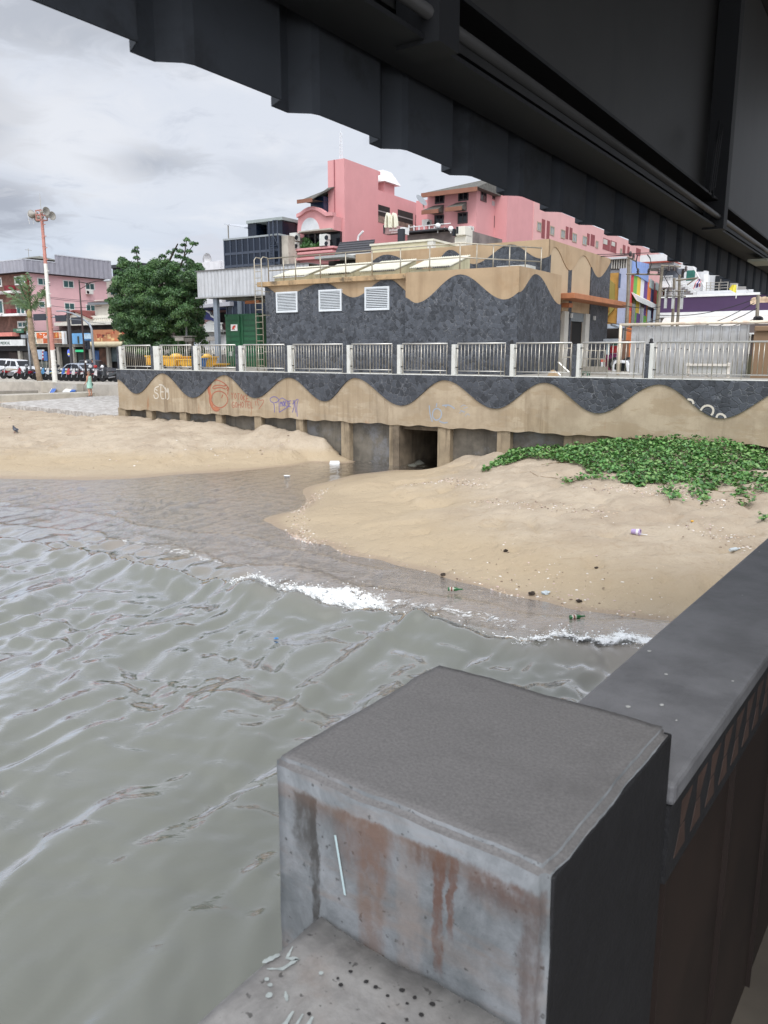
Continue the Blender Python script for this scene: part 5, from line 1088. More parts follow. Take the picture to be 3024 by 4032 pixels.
# curved street lamp
DKP = mat('dark_pole', S(62, 46, 44), .6, var=.1)
PL = 39.5; lx = W.hp(338, 1465, PL)[0]; zl_ = lambda v: W.hp(335, v, PL)[1]
lp = thing('street_lamp', (lx, PL, 1.8), 'slender dark street lamp with a bracket arm reaching right', 'street lamp')
MB().tube([(lx, PL, 1.8), (lx, PL, zl_(1300)), (lx, PL, zl_(1100))], [.075, .065, .05], 8).build('pole', DKP, lp, smooth=True)
x1 = W.hp(412, 1110, PL)[0]
MB().tube([(lx, PL, zl_(1108)), (lerp(lx, x1, .3), PL, zl_(1116)), (lerp(lx, x1, .7), PL, zl_(1110)), (x1, PL, zl_(1110))], .035, 6).tube([(lx, PL, zl_(1138)), (lerp(lx, x1, .45), PL, zl_(1116))], .025, 5).build('arm', DKP, lp, smooth=True)
MB().ell((x1+.3, PL, zl_(1111)), (.4, .13, .09), 10, 6).build('lamp_head', flat(176, 180, 184, .4), lp, smooth=True)
MB().tube([(lx+.1, PL, zl_(1420)), (lx+.1, PL, zl_(1428))], .09, 6).build('band', WHP, lp)
# sign gantries seen from behind
GRY = mat('gantry_grey', S(150, 156, 162), .5, .3, var=.08); SBK = mat('sign_back', S(48, 52, 62), .5, var=.1)
PG = 44.0
def gz_(v, u=200): return W.hp(u, v, PG)[1]
def gx_(u): return W.hp(u, 1260, PG)[0]
g1_ = thing('sign_gantry', (gx_(104), PG, 1.8), 'left grey mast with a level arm carrying two sign backs', 'road sign')
MB().tube([(gx_(104), PG, 1.8), (gx_(104), PG, gz_(1262, 104))], .09, 8).build('mast', GRY, g1_, smooth=True); MB().tube([(gx_(104), PG, gz_(1250)), (gx_(262), PG, gz_(1248))], .07, 6).build('arm', GRY, g1_, smooth=True)
for q in ((133, 1236, 182, 1262), (219, 1241, 262, 1266)): slab_y(g1_, 'sign_panel', SBK, PG-.1, *q, 0, .05)
slab_y(g1_, 'control_box', GRY, PG-.15, 94, 1318, 110, 1332, 0, .3)
g2_ = thing('sign_gantry', (gx_(358), PG, 1.8), 'right grey mast with a curved arm carrying a sign and traffic light', 'road sign')
MB().tube([(gx_(360), PG, 1.8), (gx_(358), PG, gz_(1300)), (gx_(352), PG, gz_(1282)), (gx_(330), PG, gz_(1262)), (gx_(290), PG, gz_(1238)), (gx_(250), PG, gz_(1227)), (gx_(225), PG, gz_(1226))], [.1, .095, .09, .08, .07, .06, .05], 8).build('curved_mast', GRY, g2_, smooth=True)
slab_y(g2_, 'sign_panel', SBK, PG-.1, 282, 1249, 325, 1277, 0, .05); MB().tube([(gx_(280), PG-.1, gz_(1259)), (gx_(327), PG-.1, gz_(1265))], .06, 6).build('arm', GRY, g2_)
MB().box(gx_(341), gx_(352), PG-.3, PG-.1, gz_(1376), gz_(1342)).build('traffic_light', SBK, g2_)
for v in (1348, 1358, 1368): MB().lathe([(.12, -.14), (.12, 0)], gx_(344), PG-.3, gz_(v), 8, 'y').build('light_hood', SBK, g2_)
cp_ = thing('concrete_pole', (W.hp(192, 1430, 47)[0], 47, 1.8), 'plain leaning concrete utility pole behind the red mast', 'utility pole')
MB().tube([(W.hp(196, 1430, 47)[0], 47, 1.8), (W.hp(178, 1145, 47)[0], 47, W.hp(178, 1145, 47)[1])], [.12, .10], 6).build('shaft', mat('pole_concrete', S(150, 136, 122), .9, var=.1), cp_)
dp_ = thing('dark_post', (W.hp(281, 1440, 47.5)[0], 47.5, 1.8), 'dark square post standing before the pink wall', 'post'); MB().box(W.hp(278, 1400, 47.5)[0], W.hp(284, 1400, 47.5)[0], 47.4, 47.6, 1.8, W.hp(281, 1218, 47.5)[1]).build('shaft', flat(82, 80, 82, .7), dp_)
WIRE = mat('cable_black', S(38, 36, 38), .6)
def wires(label, pairs, pl, r=.018, sag=.4):
    for i, (a, b_, sg) in enumerate(pairs):
        A = (W.hp(*a, pl)[0], pl, W.hp(*a, pl)[1]); B = (W.hp(*b_, pl)[0], pl, W.hp(*b_, pl)[1]); pts = []
        for k in range(13): f = k/12; pts.append((lerp(A[0], B[0], f), pl, lerp(A[2], B[2], f)-sg*4*f*(1-f)))
        tag(MB().tube(pts, r, 4).build('overhead_wire', WIRE), label[i], 'wire', 'overhead wires')
wires(['upper black wire across the pink apartment wall', 'second wire across the pink wall just below the upper one', 'slack wire running down right to the white gabled house', 'low wire from the concrete pole to the cream house'],
      [((125, 1160), (420, 1188), .1), ((128, 1164), (430, 1192), .15), ((130, 1190), (400, 1205), .3), ((130, 1215), (415, 1275), .2)], 48.2)

# ---- vehicles: a lofted body with cut-out glazing, wheels with rims
TYRE = mat('tyre', S(28, 28, 29), .85); RIM = mat('rim', S(160, 162, 166), .35, .7); LAMPW = flat(220, 222, 224, .2); LAMPR = flat(150, 30, 28, .3)
def wheel(root, x, y, z, r, w=.2, fr=W):
    o = MB().lathe([(r*.72, -w/2), (r, -w/2+.03), (r, w/2-.03), (r*.72, w/2)], x, y, z, 16, 'y').build('wheel', TYRE, root, fr=fr)
    MB().lathe([(r*.62, -w/2-.012), (r*.55, -w/2-.02), (r*.5, w/2+.02)], x, y, z, 12, 'y').build('rim', RIM, o, fr=fr)
def car(name, label, x, y, z, L, prof_low, cabin, glass, col, wb, r=.34, wid=1.75, bed=None):
    """side profile in metres from the nose (x = 0) to the tail; nose to the right (+x) """
    t = thing(name, (x, y, z), label, 'pickup truck' if bed is not None or 'pickup' in name else 'car'); m = flat(*col, .3)
    X = lambda a: x+L/2-a
    sec = lambda poly, ins, yy: [(X(a), yy, z+h) for a, h in poly]
    hw = wid/2
    b_ = MB(); pl = prof_low
    b_.loft(sec(pl, 0, y-hw), sec(pl, 0, y+hw)); b_.build('body', m, t, bevel=.06)
    cb = MB(); q0 = [(X(a), y-hw+.04+.2*max(0, (h-.85))/.6, z+h) for a, h in cabin]; q1 = [(X(a), y+hw-.04-.2*max(0, (h-.85))/.6, z+h) for a, h in cabin]
    cb.loft(q0, q1).build('cabin', m, t, bevel=.05)
    for g in glass:
        yy = lambda h: y-hw+.035+.2*max(0, (h-.85))/.6
        MB().add([(X(a), yy(h)-.012, z+h) for a, h in g], [tuple(range(len(g)))]).build('side_window', GLD, t)
    f0, f1 = cabin[0], cabin[1]
    MB().add([(X(lerp(f0[0], f1[0], .12))+.02, y-hw+.16, z+lerp(f0[1], f1[1], .12)), (X(lerp(f0[0], f1[0], .12))+.02, y+hw-.16, z+lerp(f0[1], f1[1], .12)), (X(lerp(f0[0], f1[0], .9))+.02, y+hw-.28, z+lerp(f0[1], f1[1], .9)), (X(lerp(f0[0], f1[0], .9))+.02, y-hw+.28, z+lerp(f0[1], f1[1], .9))], [(0, 1, 2, 3)]).build('windscreen', GLD, t)
    for wx in wb:
        for yy in (y-hw+.08, y+hw-.08): wheel(t, X(wx), yy, z+r, r)
    MB().box(X(.05)-.02, X(.0)+.03, y-hw+.05, y-hw+.45, z+.62, z+.76).build('headlight', LAMPW, t); MB().box(X(.05)-.02, X(.0)+.03, y+hw-.45, y+hw-.05, z+.62, z+.76).build('headlight', LAMPW, t)
    MB().box(X(1.35)-.1, X(1.35)+.1, y-hw-.18, y-hw, z+.92, z+1.05).build('wing_mirror', m, t)
    for yy in (y-hw-.004,):
        for a in (2.2, 3.1): MB().box(X(a)-.1, X(a)+.1, yy-.02, yy, z+.78, z+.81).build('door_handle', RIM, t)
    return t
low_p = [(0, .35), (0, .8), (.25, .95), (1.4, 1.05), (5.1, 1.05), (5.2, .5), (5.1, .35)]
PC = 46.0
def cx_(u, v=1460, p=PC): return W.hp(u, v, p)[0]
car('pickup_truck', 'white double cab pickup with canopy parked left of the palm', (cx_(6)+cx_(146))/2, PC, 1.8, 5.3, low_p, [(1.35, 1.0), (2.05, 1.62), (3.3, 1.7), (5.05, 1.75), (5.15, 1.0)], [[(1.75, 1.06), (2.15, 1.52), (2.75, 1.56), (2.75, 1.06)], [(2.85, 1.06), (2.85, 1.56), (3.4, 1.57), (3.45, 1.06)], [(3.65, 1.08), (3.65, 1.6), (4.9, 1.63), (4.95, 1.08)]], (214, 216, 218), (.95, 4.1), .38, 1.8, 1)
car('sedan', 'silver grey sedan parked behind the motorbikes by the lamp post', (cx_(262, 1460, 43.6)+cx_(392, 1460, 43.6))/2, 43.6, 1.8, 4.5, [(0, .3), (0, .62), (.3, .8), (1.3, .92), (3.9, .98), (4.5, .92), (4.5, .35)], [(1.15, .9), (1.95, 1.38), (2.9, 1.46), (3.5, 1.38), (4.15, .96)], [[(1.55, .96), (2.05, 1.34), (2.7, 1.4), (2.7, .96)], [(2.8, .96), (2.8, 1.4), (3.35, 1.33), (3.8, .98)]], (168, 174, 184), (.9, 3.6), .32, 1.72)
car('pickup_truck', 'dark grey pickup parked behind the silver sedan', (cx_(285)+cx_(415))/2, 46.4, 1.8, 5.2, low_p, [(1.35, 1.0), (2.05, 1.66), (3.0, 1.72), (3.55, 1.66), (3.7, 1.0)], [[(1.75, 1.08), (2.15, 1.56), (2.7, 1.6), (2.7, 1.08)], [(2.8, 1.08), (2.8, 1.6), (3.4, 1.58), (3.45, 1.08)]], (70, 72, 78), (.95, 4.1), .38, 1.8, 1)

# ---- motorbikes
def bike(x, y, z, rz, c1, c2, label, kind=0, helmet=None):
    fr = Fr(32.5+math.degrees(rz)); ox, oy = W.to(x, y); lx_, ly_ = fr.fro(ox, oy)
    t = thing('motorbike', (lx_, ly_, z), label, 'motorbike', 'motorbikes parked along the promenade', fr=fr)
    A = lambda a, b_, h: (lx_+a, ly_+b_, z+h)
    m1, m2, dk = flat(*c1, .3), flat(*c2, .35), mat('bike_black', S(30, 30, 32), .5)
    for a in (-.62, .62):
        o = MB().lathe([(.20, -.045), (.29, -.05), (.29, .05), (.20, .045)], *A(a, 0, .29), 14, 'y').build('wheel', TYRE, t, fr=fr)
        MB().lathe([(.19, -.03), (.19, .03)], *A(a, 0, .29), 10, 'y').build('rim', RIM, o, fr=fr)
    MB().tube([A(.62, .07, .29), A(.50, .07, .72), A(.44, .0, .98)], .028, 6).tube([A(.62, -.07, .29), A(.50, -.07, .72), A(.44, 0, .98)], .028, 6).build('fork', RIM, t, fr=fr)
    b_ = MB()
    if kind == 0:
        b_.loft([A(.60, -.10, .55), A(.60, .10, .55), A(.42, .14, 1.0), A(.42, -.14, 1.0)], [A(.34, -.15, .42), A(.34, .15, .42), A(.30, .15, .98), A(.30, -.15, .98)])
        b_.loft([A(-.05, -.13, .36), A(-.05, .13, .36), A(-.05, .13, .68), A(-.05, -.13, .68)], [A(-.80, -.08, .62), A(-.80, .08, .62), A(-.80, .09, .78), A(-.80, -.09, .78)])
        b_.build('fairing', m1, t, fr=fr, bevel=.03); MB().loft([A(.36, -.12, .30), A(.36, .12, .30), A(.36, .12, .48), A(.36, -.12, .48)], [A(-.06, -.11, .28), A(-.06, .11, .28), A(-.06, .11, .42), A(-.06, -.11, .42)]).build('footboard', dk, t, fr=fr)
        MB().loft([A(.05, -.13, .70), A(.05, .13, .70), A(.05, .10, .78), A(.05, -.10, .78)], [A(-.72, -.11, .80), A(-.72, .11, .80), A(-.72, .08, .87), A(-.72, -.08, .87)]).build('seat', dk, t, fr=fr, bevel=.02)
        MB().loft([A(.64, -.09, .60), A(.64, .09, .60), A(.80, .06, .58), A(.80, -.06, .58)], [A(.40, -.08, .62), A(.40, .08, .62), A(.60, .07, .66), A(.60, -.07, .66)]).build('mudguard', m2, t, fr=fr)
    else:
        b_.ell(A(.12, 0, .78), (.34, .15, .14), 10, 6).build('tank', m1, t, fr=fr, smooth=True); MB().loft([A(-.1, -.12, .72), A(-.1, .12, .72), A(-.1, .1, .82), A(-.1, -.1, .82)], [A(-.85, -.1, .74), A(-.85, .1, .74), A(-.85, .08, .84), A(-.85, -.08, .84)]).build('seat', m2, t, fr=fr, bevel=.02)
        MB().box(lx_-.2, lx_+.25, ly_-.16, ly_+.16, z+.26, z+.58).build('engine', RIM, t, fr=fr)
    MB().tube([A(.40, -.33, 1.06), A(.44, -.1, 1.0), A(.44, .1, 1.0), A(.40, .33, 1.06)], .018, 5).build('handlebar', dk, t, fr=fr)
    for s in (-1, 1): MB().tube([A(.42, s*.24, 1.03), A(.44, s*.3, 1.2)], .01, 4).ell(A(.44, s*.3, 1.23), (.02, .06, .045), 6, 4).build('mirror', dk, t, fr=fr)
    MB().ell(A(.56, 0, .90), (.07, .10, .09), 8, 6).build('headlight', LAMPW, t, fr=fr, smooth=True)
    MB().box(lx_-.86, lx_-.80, ly_-.07, ly_+.07, z+.66, z+.74).build('tail_light', LAMPR, t, fr=fr)
    MB().tube([A(-.1, .16, .32), A(-.75, .2, .42)], .045, 6).build('exhaust', RIM, t, fr=fr)
    if helmet:
        h = tag(MB().ell(A(.42, .2, 1.16), (.15, .13, .13), 10, 7).build('helmet', flat(*helmet, .3), fr=fr, smooth=True), 'helmet on the '+' '.join(label.split(',')[0].split()[:10]), 'helmet')
    return t
rb_ = random.Random(4)
BK = [(8, (168, 44, 48), (60, 60, 62), 'red and black motorbike at the far left end of the row', 0, (40, 40, 42)), (46, (196, 190, 178), (150, 138, 116), 'cream cafe style motorbike with a chrome engine, second in the row', 1, (52, 54, 60)), (100, (140, 32, 48), (150, 36, 50), 'dark red motorbike left of the black one by the palm', 0, None), (128, (42, 46, 48), (52, 56, 58), 'black motorbike directly left of the palm trunk', 0, (130, 134, 138)), (173, (36, 52, 140), (40, 58, 150), 'deep blue motorbike just right of the palm trunk', 0, None), (193, (96, 160, 204), (222, 224, 226), 'pale blue and white motorbike right of the deep blue one', 0, None), (213, (216, 216, 216), (190, 194, 200), 'white motorbike half hidden behind the red and white mast', 0, None), (236, (196, 176, 52), (202, 182, 60), 'yellow motorbike right of the mast', 0, None), (254, (70, 74, 80), (176, 180, 186), 'grey motorbike with a round lamp between yellow and blue ones', 1, (40, 40, 44)), (273, (64, 112, 186), (226, 228, 230), 'mid blue motorbike in front of the silver sedan', 0, None), (293, (206, 82, 86), (228, 226, 226), 'light red and white motorbike before the sedan door', 0, None), (313, (222, 222, 220), (176, 48, 52), 'white motorbike with red mudguard before the lamp post', 0, None), (334, (58, 40, 44), (40, 40, 44), 'black and maroon motorbike behind the standing woman', 0, None), (358, (44, 46, 54), (210, 210, 212), 'black motorbike with white mudguard right of the woman', 0, None), (378, (50, 52, 58), (60, 62, 66), 'plain black motorbike between the white nosed and red ones', 0, (222, 224, 226)), (402, (208, 204, 204), (164, 46, 46), 'white motorbike with red flank near the sea wall end', 0, (176, 44, 44)), (430, (70, 74, 78), (58, 62, 66), 'big dark grey motorbike, last in the row beside the sea wall', 0, (226, 226, 228))]
for u, c1, c2, lb, kd, hm in BK:
    x, y = W.hz(u, lerp(1490, 1508, u/414), 1.92)
    y = 40.6+(.4 if kd else 0); x = W.hp(u, 1495, y)[0]
    bike(x, y, 1.92, math.radians(118+rb_.uniform(-12, 12)) if u < 420 else math.radians(170), c1, c2, lb, kd, hm)

# ---- people
def figure(root_fn, joints, radii, edges, m, name, parent, fr, sub=2):
    me = bpy.data.meshes.new(name); o0 = parent['_o']; me.from_pydata([(a-o0[0], b_-o0[1], c-o0[2]) for a, b_, c in joints], edges, [])
    ob = bpy.data.objects.new(name, me); COL.objects.link(ob); ob.parent = parent; me.materials.append(m)
    md = ob.modifiers.new('skin', 'SKIN'); sv = me.skin_vertices[0].data
    for i, r in enumerate(radii): sv[i].radius = (r, r) if not isinstance(r, tuple) else r
    sv[0].use_root = True; ob.modifiers.new('sub', 'SUBSURF').levels = sub; ob.modifiers['sub'].render_levels = sub
    return ob
SKIN = mat('skin', S(196, 146, 120), .6, var=.05)
def person(x, y, z, rz, h, label, skirt=None, top=None, trousers=None, hair=(96, 76, 62), hairlen=.0, bag=False):
    fr = Fr(32.5+math.degrees(rz)); ox, oy = W.to(x, y); lx_, ly_ = fr.fro(ox, oy); t = thing('person', (lx_, ly_, z), label, 'person', fr=fr); k = h/1.7
    A = lambda a, b_, c: (lx_+a*k, ly_+b_*k, z+c*k)      # a: right, b: backwards, c: up; faces -b
    J = [A(0, 0, .95), A(0, 0, 1.15), A(0, .0, 1.36), A(0, -.02, 1.46), A(0, -.03, 1.53), A(0, -.045, 1.62), A(0, -.035, 1.68),
         A(.10, 0, .88), A(.11, -.01, .5), A(.11, .03, .09), A(.12, -.10, .03), A(-.10, 0, .88), A(-.11, .0, .5), A(-.11, .04, .09), A(-.12, -.09, .03),
         A(.19, 0, 1.40), A(.25, .02, 1.12), A(.22, -.16, .93), A(.20, -.23, .87), A(-.19, 0, 1.40), A(-.26, .03, 1.12), A(-.25, -.06, .88), A(-.25, -.10, .80)]
    R = [.14, .125, .14, .055, .055, .085, .07, .10, .062, .042, .035, .10, .062, .042, .035, .06, .042, .03, .028, .06, .042, .03, .028]; R = [r*k for r in R]
    E_ = [(0, 1), (1, 2), (2, 3), (3, 4), (4, 5), (5, 6), (0, 7), (7, 8), (8, 9), (9, 10), (0, 11), (11, 12), (12, 13), (13, 14), (2, 15), (15, 16), (16, 17), (17, 18), (2, 19), (19, 20), (20, 21), (21, 22)]
    bd = figure(None, J, R, E_, SKIN, 'body', t, fr)
    for hx, hy, hz_, s in ((.20, -.23, .87, 1), (-.25, -.10, .80, -1)):
        hb = MB()
        for f_ in range(4): hb.tube([A(hx+(f_-1.5)*.018, hy-.02, hz_), A(hx+(f_-1.5)*.02, hy-.05, hz_-.05-.008*(1-abs(f_-1.5))), A(hx+(f_-1.5)*.018, hy-.045, hz_-.095)], [.011*k, .010*k, .008*k], 5)
        hb.tube([A(hx-s*.03, hy-.02, hz_+.01), A(hx-s*.055, hy-.05, hz_-.02), A(hx-s*.05, hy-.07, hz_-.045)], [.012*k, .011*k, .009*k], 5); hb.build('hand_fingers', SKIN, t, fr=fr, smooth=True)
    fc = MB().ell(A(0, -.125, 1.605), (.016*k, .022*k, .026*k), 6, 4).build('nose', SKIN, t, fr=fr, smooth=True)
    for s in (-1, 1): MB().ell(A(s*.034, -.118, 1.632), .012*k, 6, 4).build('eye', flat(40, 30, 28, .4), t, fr=fr); MB().ell(A(s*.088, -.03, 1.61), (.014*k, .025*k, .034*k), 6, 4).build('ear', SKIN, t, fr=fr)
    MB().ell(A(0, -.122, 1.565), (.026*k, .008*k, .008*k), 6, 4).build('mouth', flat(150, 82, 76, .6), t, fr=fr)
    hm = MB().ell(A(0, -.012, 1.665), (.104*k, .112*k, .085*k), 12, 8).ell(A(0, .035, 1.61-hairlen*.4), (.098*k, .075*k, (.10+hairlen*.5)*k), 10, 8).build('hair', flat(*hair, .7, var=.3, vs=20), t, fr=fr, smooth=True)
    if skirt:
        pr = [(.235, .56), (.225, .62), (.205, .75), (.20, .95), (.175, 1.1), (.18, 1.25), (.185, 1.36), (.12, 1.425), (.105, 1.42)]
        MB().lathe([(r*k, c*k) for r, c in pr], 0, 0, 0, 18); d = MB().lathe([(r*k, c*k) for r, c in pr], lx_, ly_, z, 18); d.v = [(lx_+(a-lx_)*1.02, ly_+(b_-ly_)*.80, c+.006*math.sin(9*math.atan2(b_-ly_, a-lx_))*(1 if c-z < .9*k else 0)) for a, b_, c in d.v]; d.build('dress', flat(*skirt, .8, var=.12, vs=8), t, fr=fr, smooth=True)
    if top:
        d = MB().lathe([(r*k, c*k) for r, c in [(.175, .88), (.165, 1.05), (.185, 1.3), (.19, 1.38), (.11, 1.45)]], lx_, ly_, z, 14); d.v = [(a, ly_+(b_-ly_)*.75, c) for a, b_, c in d.v]; d.build('shirt', flat(*top, .8), t, fr=fr, smooth=True)
        for s in (-1, 1): MB().tube([A(s*.18, 0, 1.40), A(s*.24, .02, 1.2)], [.08*k, .065*k], 8).build('sleeve', flat(*top, .8), t, fr=fr, smooth=True)
    if trousers:
        for s in (-1, 1): MB().tube([A(s*.09, 0, .95), A(s*.105, 0, .5), A(s*.11, .03, .3 if trousers[0] > 60 else .48)], [.115*k, .085*k, .08*k], 10).build('trouser_leg', flat(*trousers, .8), t, fr=fr, smooth=True)
    for s in (-1, 1): MB().box(lx_+(s*.115-.05)*k, lx_+(s*.115+.05)*k, ly_-.17*k, ly_+.09*k, z, z+.035*k).tube([A(s*.115-.05, -.07, .03), A(s*.115, -.08, .075), A(s*.115+.05, -.07, .03)], .012*k, 5).build('sandal', flat(52, 38, 32, .7), t, fr=fr)
    if bag:
        o = thing('shoulder_bag', A(-.28, -.06, .72), 'small dark shoulder bag hanging at the woman’s side', 'bag', fr=fr); MB().ell(A(-.30, -.05, .82), (.07*k, .12*k, .13*k), 10, 8).build('pouch', flat(44, 42, 48, .6), o, fr=fr, smooth=True)
        MB().tube([A(-.30, -.05, .92), A(-.22, .10, 1.2), A(-.02, .13, 1.36), A(.12, .06, 1.44), A(.10, -.06, 1.42), A(-.1, -.165, 1.2), A(-.28, -.12, .92)], .012*k, 5).build('strap', flat(44, 42, 48, .6), o, fr=fr)
    return t
wx_, wy_ = W.hz(356, 1561, 1.2)
person(wx_, wy_, 1.2, math.radians(75), 1.66, 'woman in a pale green dress standing on the white paving', skirt=(164, 206, 190), hair=(128, 106, 92), hairlen=.05, bag=True)
q = W.hp(416, 1440, 46.5); person(q[0], 45.2, 1.8, math.radians(10), 1.75, 'person in a dark shirt and shorts standing at the shop front', top=(34, 42, 66), trousers=(46, 50, 62), hair=(30, 26, 26))
# ================================================================== TOWN BEHIND THE STATION
PKD = mat('pink_render', S(208, 150, 150), .9, var=.04, vs=.5, streak=.12, sc=S(194, 130, 132), sfreq=.7)
TILEG = mat('grey_roof_tile', S(96, 94, 88), .85, var=.3, vs=5); TILED = mat('dark_roof_tile', S(66, 66, 70), .7, var=.2, vs=5); TERR = flat(134, 92, 74, .8)
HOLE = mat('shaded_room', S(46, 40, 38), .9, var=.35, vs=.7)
# ---- pink tower house
PT = 57.0; TT = W.hp(1356, 700, PT)[0]
tw = thing('pink_tower_house', (TT-3, PT, 1.8), 'tall pink tower house with arched balcony bay and open loggia windows', 'building')
ztw = W.hp(1356, 623, PT)[1]; tl = W.hp(1291, 700, PT)[0]
pe, ze_ = W.ht(1498, 669, TT); pe2 = W.ht(1489, 700, TT)[0]; zw0 = W.ht(1489, 748, TT)[1]; pf = W.ht(1677, 850, TT)[0]; zw1 = W.ht(1677, 801, TT)[1]
MB().prism_x([(PT, 1.8), (PT, ztw), (pe, ztw-.05), (pe, W.ht(1498, 689, TT)[1]), (pe2, W.ht(1494, 691, TT)[1]), (pe2, 1.8)], tl, TT).build('tower_wall', PKD, tw)
MB().prism_x([(pe2+.003, 1.8), (pe2+.003, zw0), (pf, zw0-.1), (pf, 1.8)], tl-3, TT-.003).build('wing_wall', PKD, tw)
for u0, v0, u1, v1 in ((1489, 811, 1535, 880), (1566, 832, 1626, 906), (1636, 851, 1671, 918)):
    y0, y1 = W.ht(u0, (v0+v1)/2, TT)[0], W.ht(u1, (v0+v1)/2, TT)[0]; z0, z1 = W.ht((u0+u1)/2, v1, TT)[1], W.ht((u0+u1)/2, v0, TT)[1]
    f = MB().box(TT-.004, TT+.004, y0, y1, z0, z1).build('loggia_opening', HOLE, tw); MB().box(TT+.005, TT+.03, y0, y1, z0, z0+(z1-z0)*.38).build('parapet_panel', mat('loggia_stain', S(128, 112, 100), .9, var=.5, vs=1.5), f)
    MB().box(TT+.005, TT+.02, y0, y1, lerp(z0, z1, .62), lerp(z0, z1, .68)).build('beam', flat(150, 146, 144, .8), f)
vx = W.ht(1540, 760, TT)[0]; zv = W.ht(1540, 765, TT)[1]
MB().box(TT-1.6, TT-.2, vx-.9, vx+.9, zv-2, zv+.9).build('vent_stack', PKD, tw)
MB().loft([(TT-2.2, vx-1.4, zv+.9), (TT+.2, vx-1.4, zv+.9), (TT+.2, vx+1.4, zv+.9), (TT-2.2, vx+1.4, zv+.9)], [(TT-1.3, vx-.7, zv+2.0), (TT-.4, vx-.7, zv+2.0), (TT-.4, vx+.7, zv+2.0), (TT-1.3, vx+.7, zv+2.0)]).build('vent_hood', WHP, tw)
# bay with the arch
PBY = PT-1.2
def hb(u, v): return W.hp(u, v, PBY)
slab_y(tw, 'left_wall', PKD, PT, 1144, 861, 1292, 1060, -8, 0)
arc_ = [hb(u, v) for u, v in ((1174, 1010), (1174, 858), (1190, 850), (1205, 838), (1222, 830), (1240, 828), (1258, 832), (1274, 842), (1288, 852), (1315, 850), (1315, 1010))]
bz0, bz1 = hb(1247, 976)[1], hb(1247, 911)[1]; bx0, bx1 = hb(1180, 940)[0], hb(1312, 940)[0]
MB().prism_y([(x, z) for x, z in arc_ if z > bz1-.01][:]+[(arc_[-1][0], bz1), (arc_[0][0], bz1)][:0] or arc_, PBY, PT) if False else None
top = [p_ for p_ in arc_[1:-1]]; MB().prism_y([(arc_[0][0], bz1)]+top+[(arc_[-1][0], bz1)], PBY, PT-.01).build('arched_pediment', PKD, tw)
MB().strip_y([(x, z+.28) for x, z in top], [(x, z) for x, z in top], PBY-.25, PBY+.3).build('pediment_moulding', PKD, tw)
sc_ = [hb(1186+73*.5*(1-math.cos(math.pi*k/14)), 910-53*math.sin(math.pi*k/14)) for k in range(15)]; MB().prism_y(sc_, PBY-.04, PBY-.002).build('lunette', flat(206, 208, 210, .6), tw)
MB().box(arc_[0][0], arc_[-1][0], PT-.3, PT-.01, bz0, bz1).build('balcony_back', GLD, tw)
for u in (1215, 1240, 1262): slab_y(tw, 'balcony_post', flat(120, 116, 112, .8), PT-.32, u, 912, u+4, 974, 0, .05)
for q in ((1172, 975, 1320, 984), (1178, 990, 1316, 1000), (1172, 1012, 1322, 1022)): slab_y(tw, 'cornice', PKD, PBY-.2, *q, -.8, .3, .04)
slab_y(tw, 'bay_base', PKD, PBY, 1182, 984, 1312, 1040, -1.1, 0)
for q in ((1157, 920, 1183, 951), (1156, 956, 1180, 982), (1274, 925, 1302, 946), (1274, 946, 1300, 971)): ac(tw, 'y', PBY, *q, .6)
slab_y(tw, 'balcony_soffit', CONL, PBY, 1184, 906, 1312, 911, -1, .35)
plant = MB(); pr_ = random.Random(3)
for k in range(420):
    u, v = pr_.uniform(1188, 1268), pr_.uniform(930, 976); v = max(v, 974-(28+22*math.sin(u*.09))*pr_.random()) ; x, z = W.hp(u, v, PBY+.2); y = PBY+pr_.uniform(.0, .7); s = pr_.uniform(.06, .16); a = pr_.random()*6.3
    plant.add([(x-s*math.cos(a), y-s*math.sin(a), z-s*.4), (x+s*math.cos(a)*.3, y, z-s), (x+s*math.cos(a), y+s*math.sin(a), z+s*.4), (x, y+.05, z+s)], [(0, 1, 2, 3)])
tag(plant.build('balcony_plants', lm[2]), 'green pot plants crowding the arched balcony of the pink tower', 'plants', kind='stuff')
up = W.hp(1264, 810, PT)
slab_y(tw, 'dark_glazing', mat('blue_glass', S(34, 48, 72), .15, var=.1), PT, 1240, 780, 1291, 842, -2.5, .6)
e0, e1 = W.hp(1196, 793, PT-1.4), W.hp(1291, 770, PT-1.4); zt2 = W.hp(1250, 730, PT-.5)[1]
MB().add([(e0[0], PT-2.2, e0[1]-.1), (tl, PT-2.2, e0[1]-.1), (tl, PT+3, e0[1]+.1), (e0[0], PT+3, e0[1]+.1), (e0[0]+2.4, PT+.3, zt2), (tl, PT+.3, zt2), (tl, PT+2, zt2), (e0[0]+2.4, PT+2, zt2)], [(0, 1, 5, 4), (4, 5, 6, 7), (3, 0, 4, 7), (2, 3, 7, 6), (0, 3, 2, 1)]).build('tiled_hood', TILEG, tw)
MB().box(e0[0]-.05, tl, PT-2.27, PT-2.2, e0[1]-.3, e0[1]+.0).build('hood_fascia', TERR, tw)
MB().tube([(TT-1.0, PT-.03, ztw), (TT-1.0, PT-.03, W.hp(1350, 1010, PT)[1])], .05, 5).build('drain_pipe', flat(150, 88, 92, .8), tw)
MB().tube([W.hp(1409, 947, PT-1)[0:1]+(PT-1,)+W.hp(1409, 947, PT-1)[1:], (W.hp(1412, 930, PT-1)[0], PT-1, W.hp(1412, 930, PT-1)[1]), (W.hp(1430, 910, PT-1)[0], PT-1, W.hp(1430, 910, PT-1)[1])], .09, 6).build('vent_pipe', WHP, tw)
am = thing('lattice_aerial', (W.hp(1343, 625, PT+1)[0], PT+1, ztw), 'slim white lattice aerial on top of the pink tower', 'aerial')
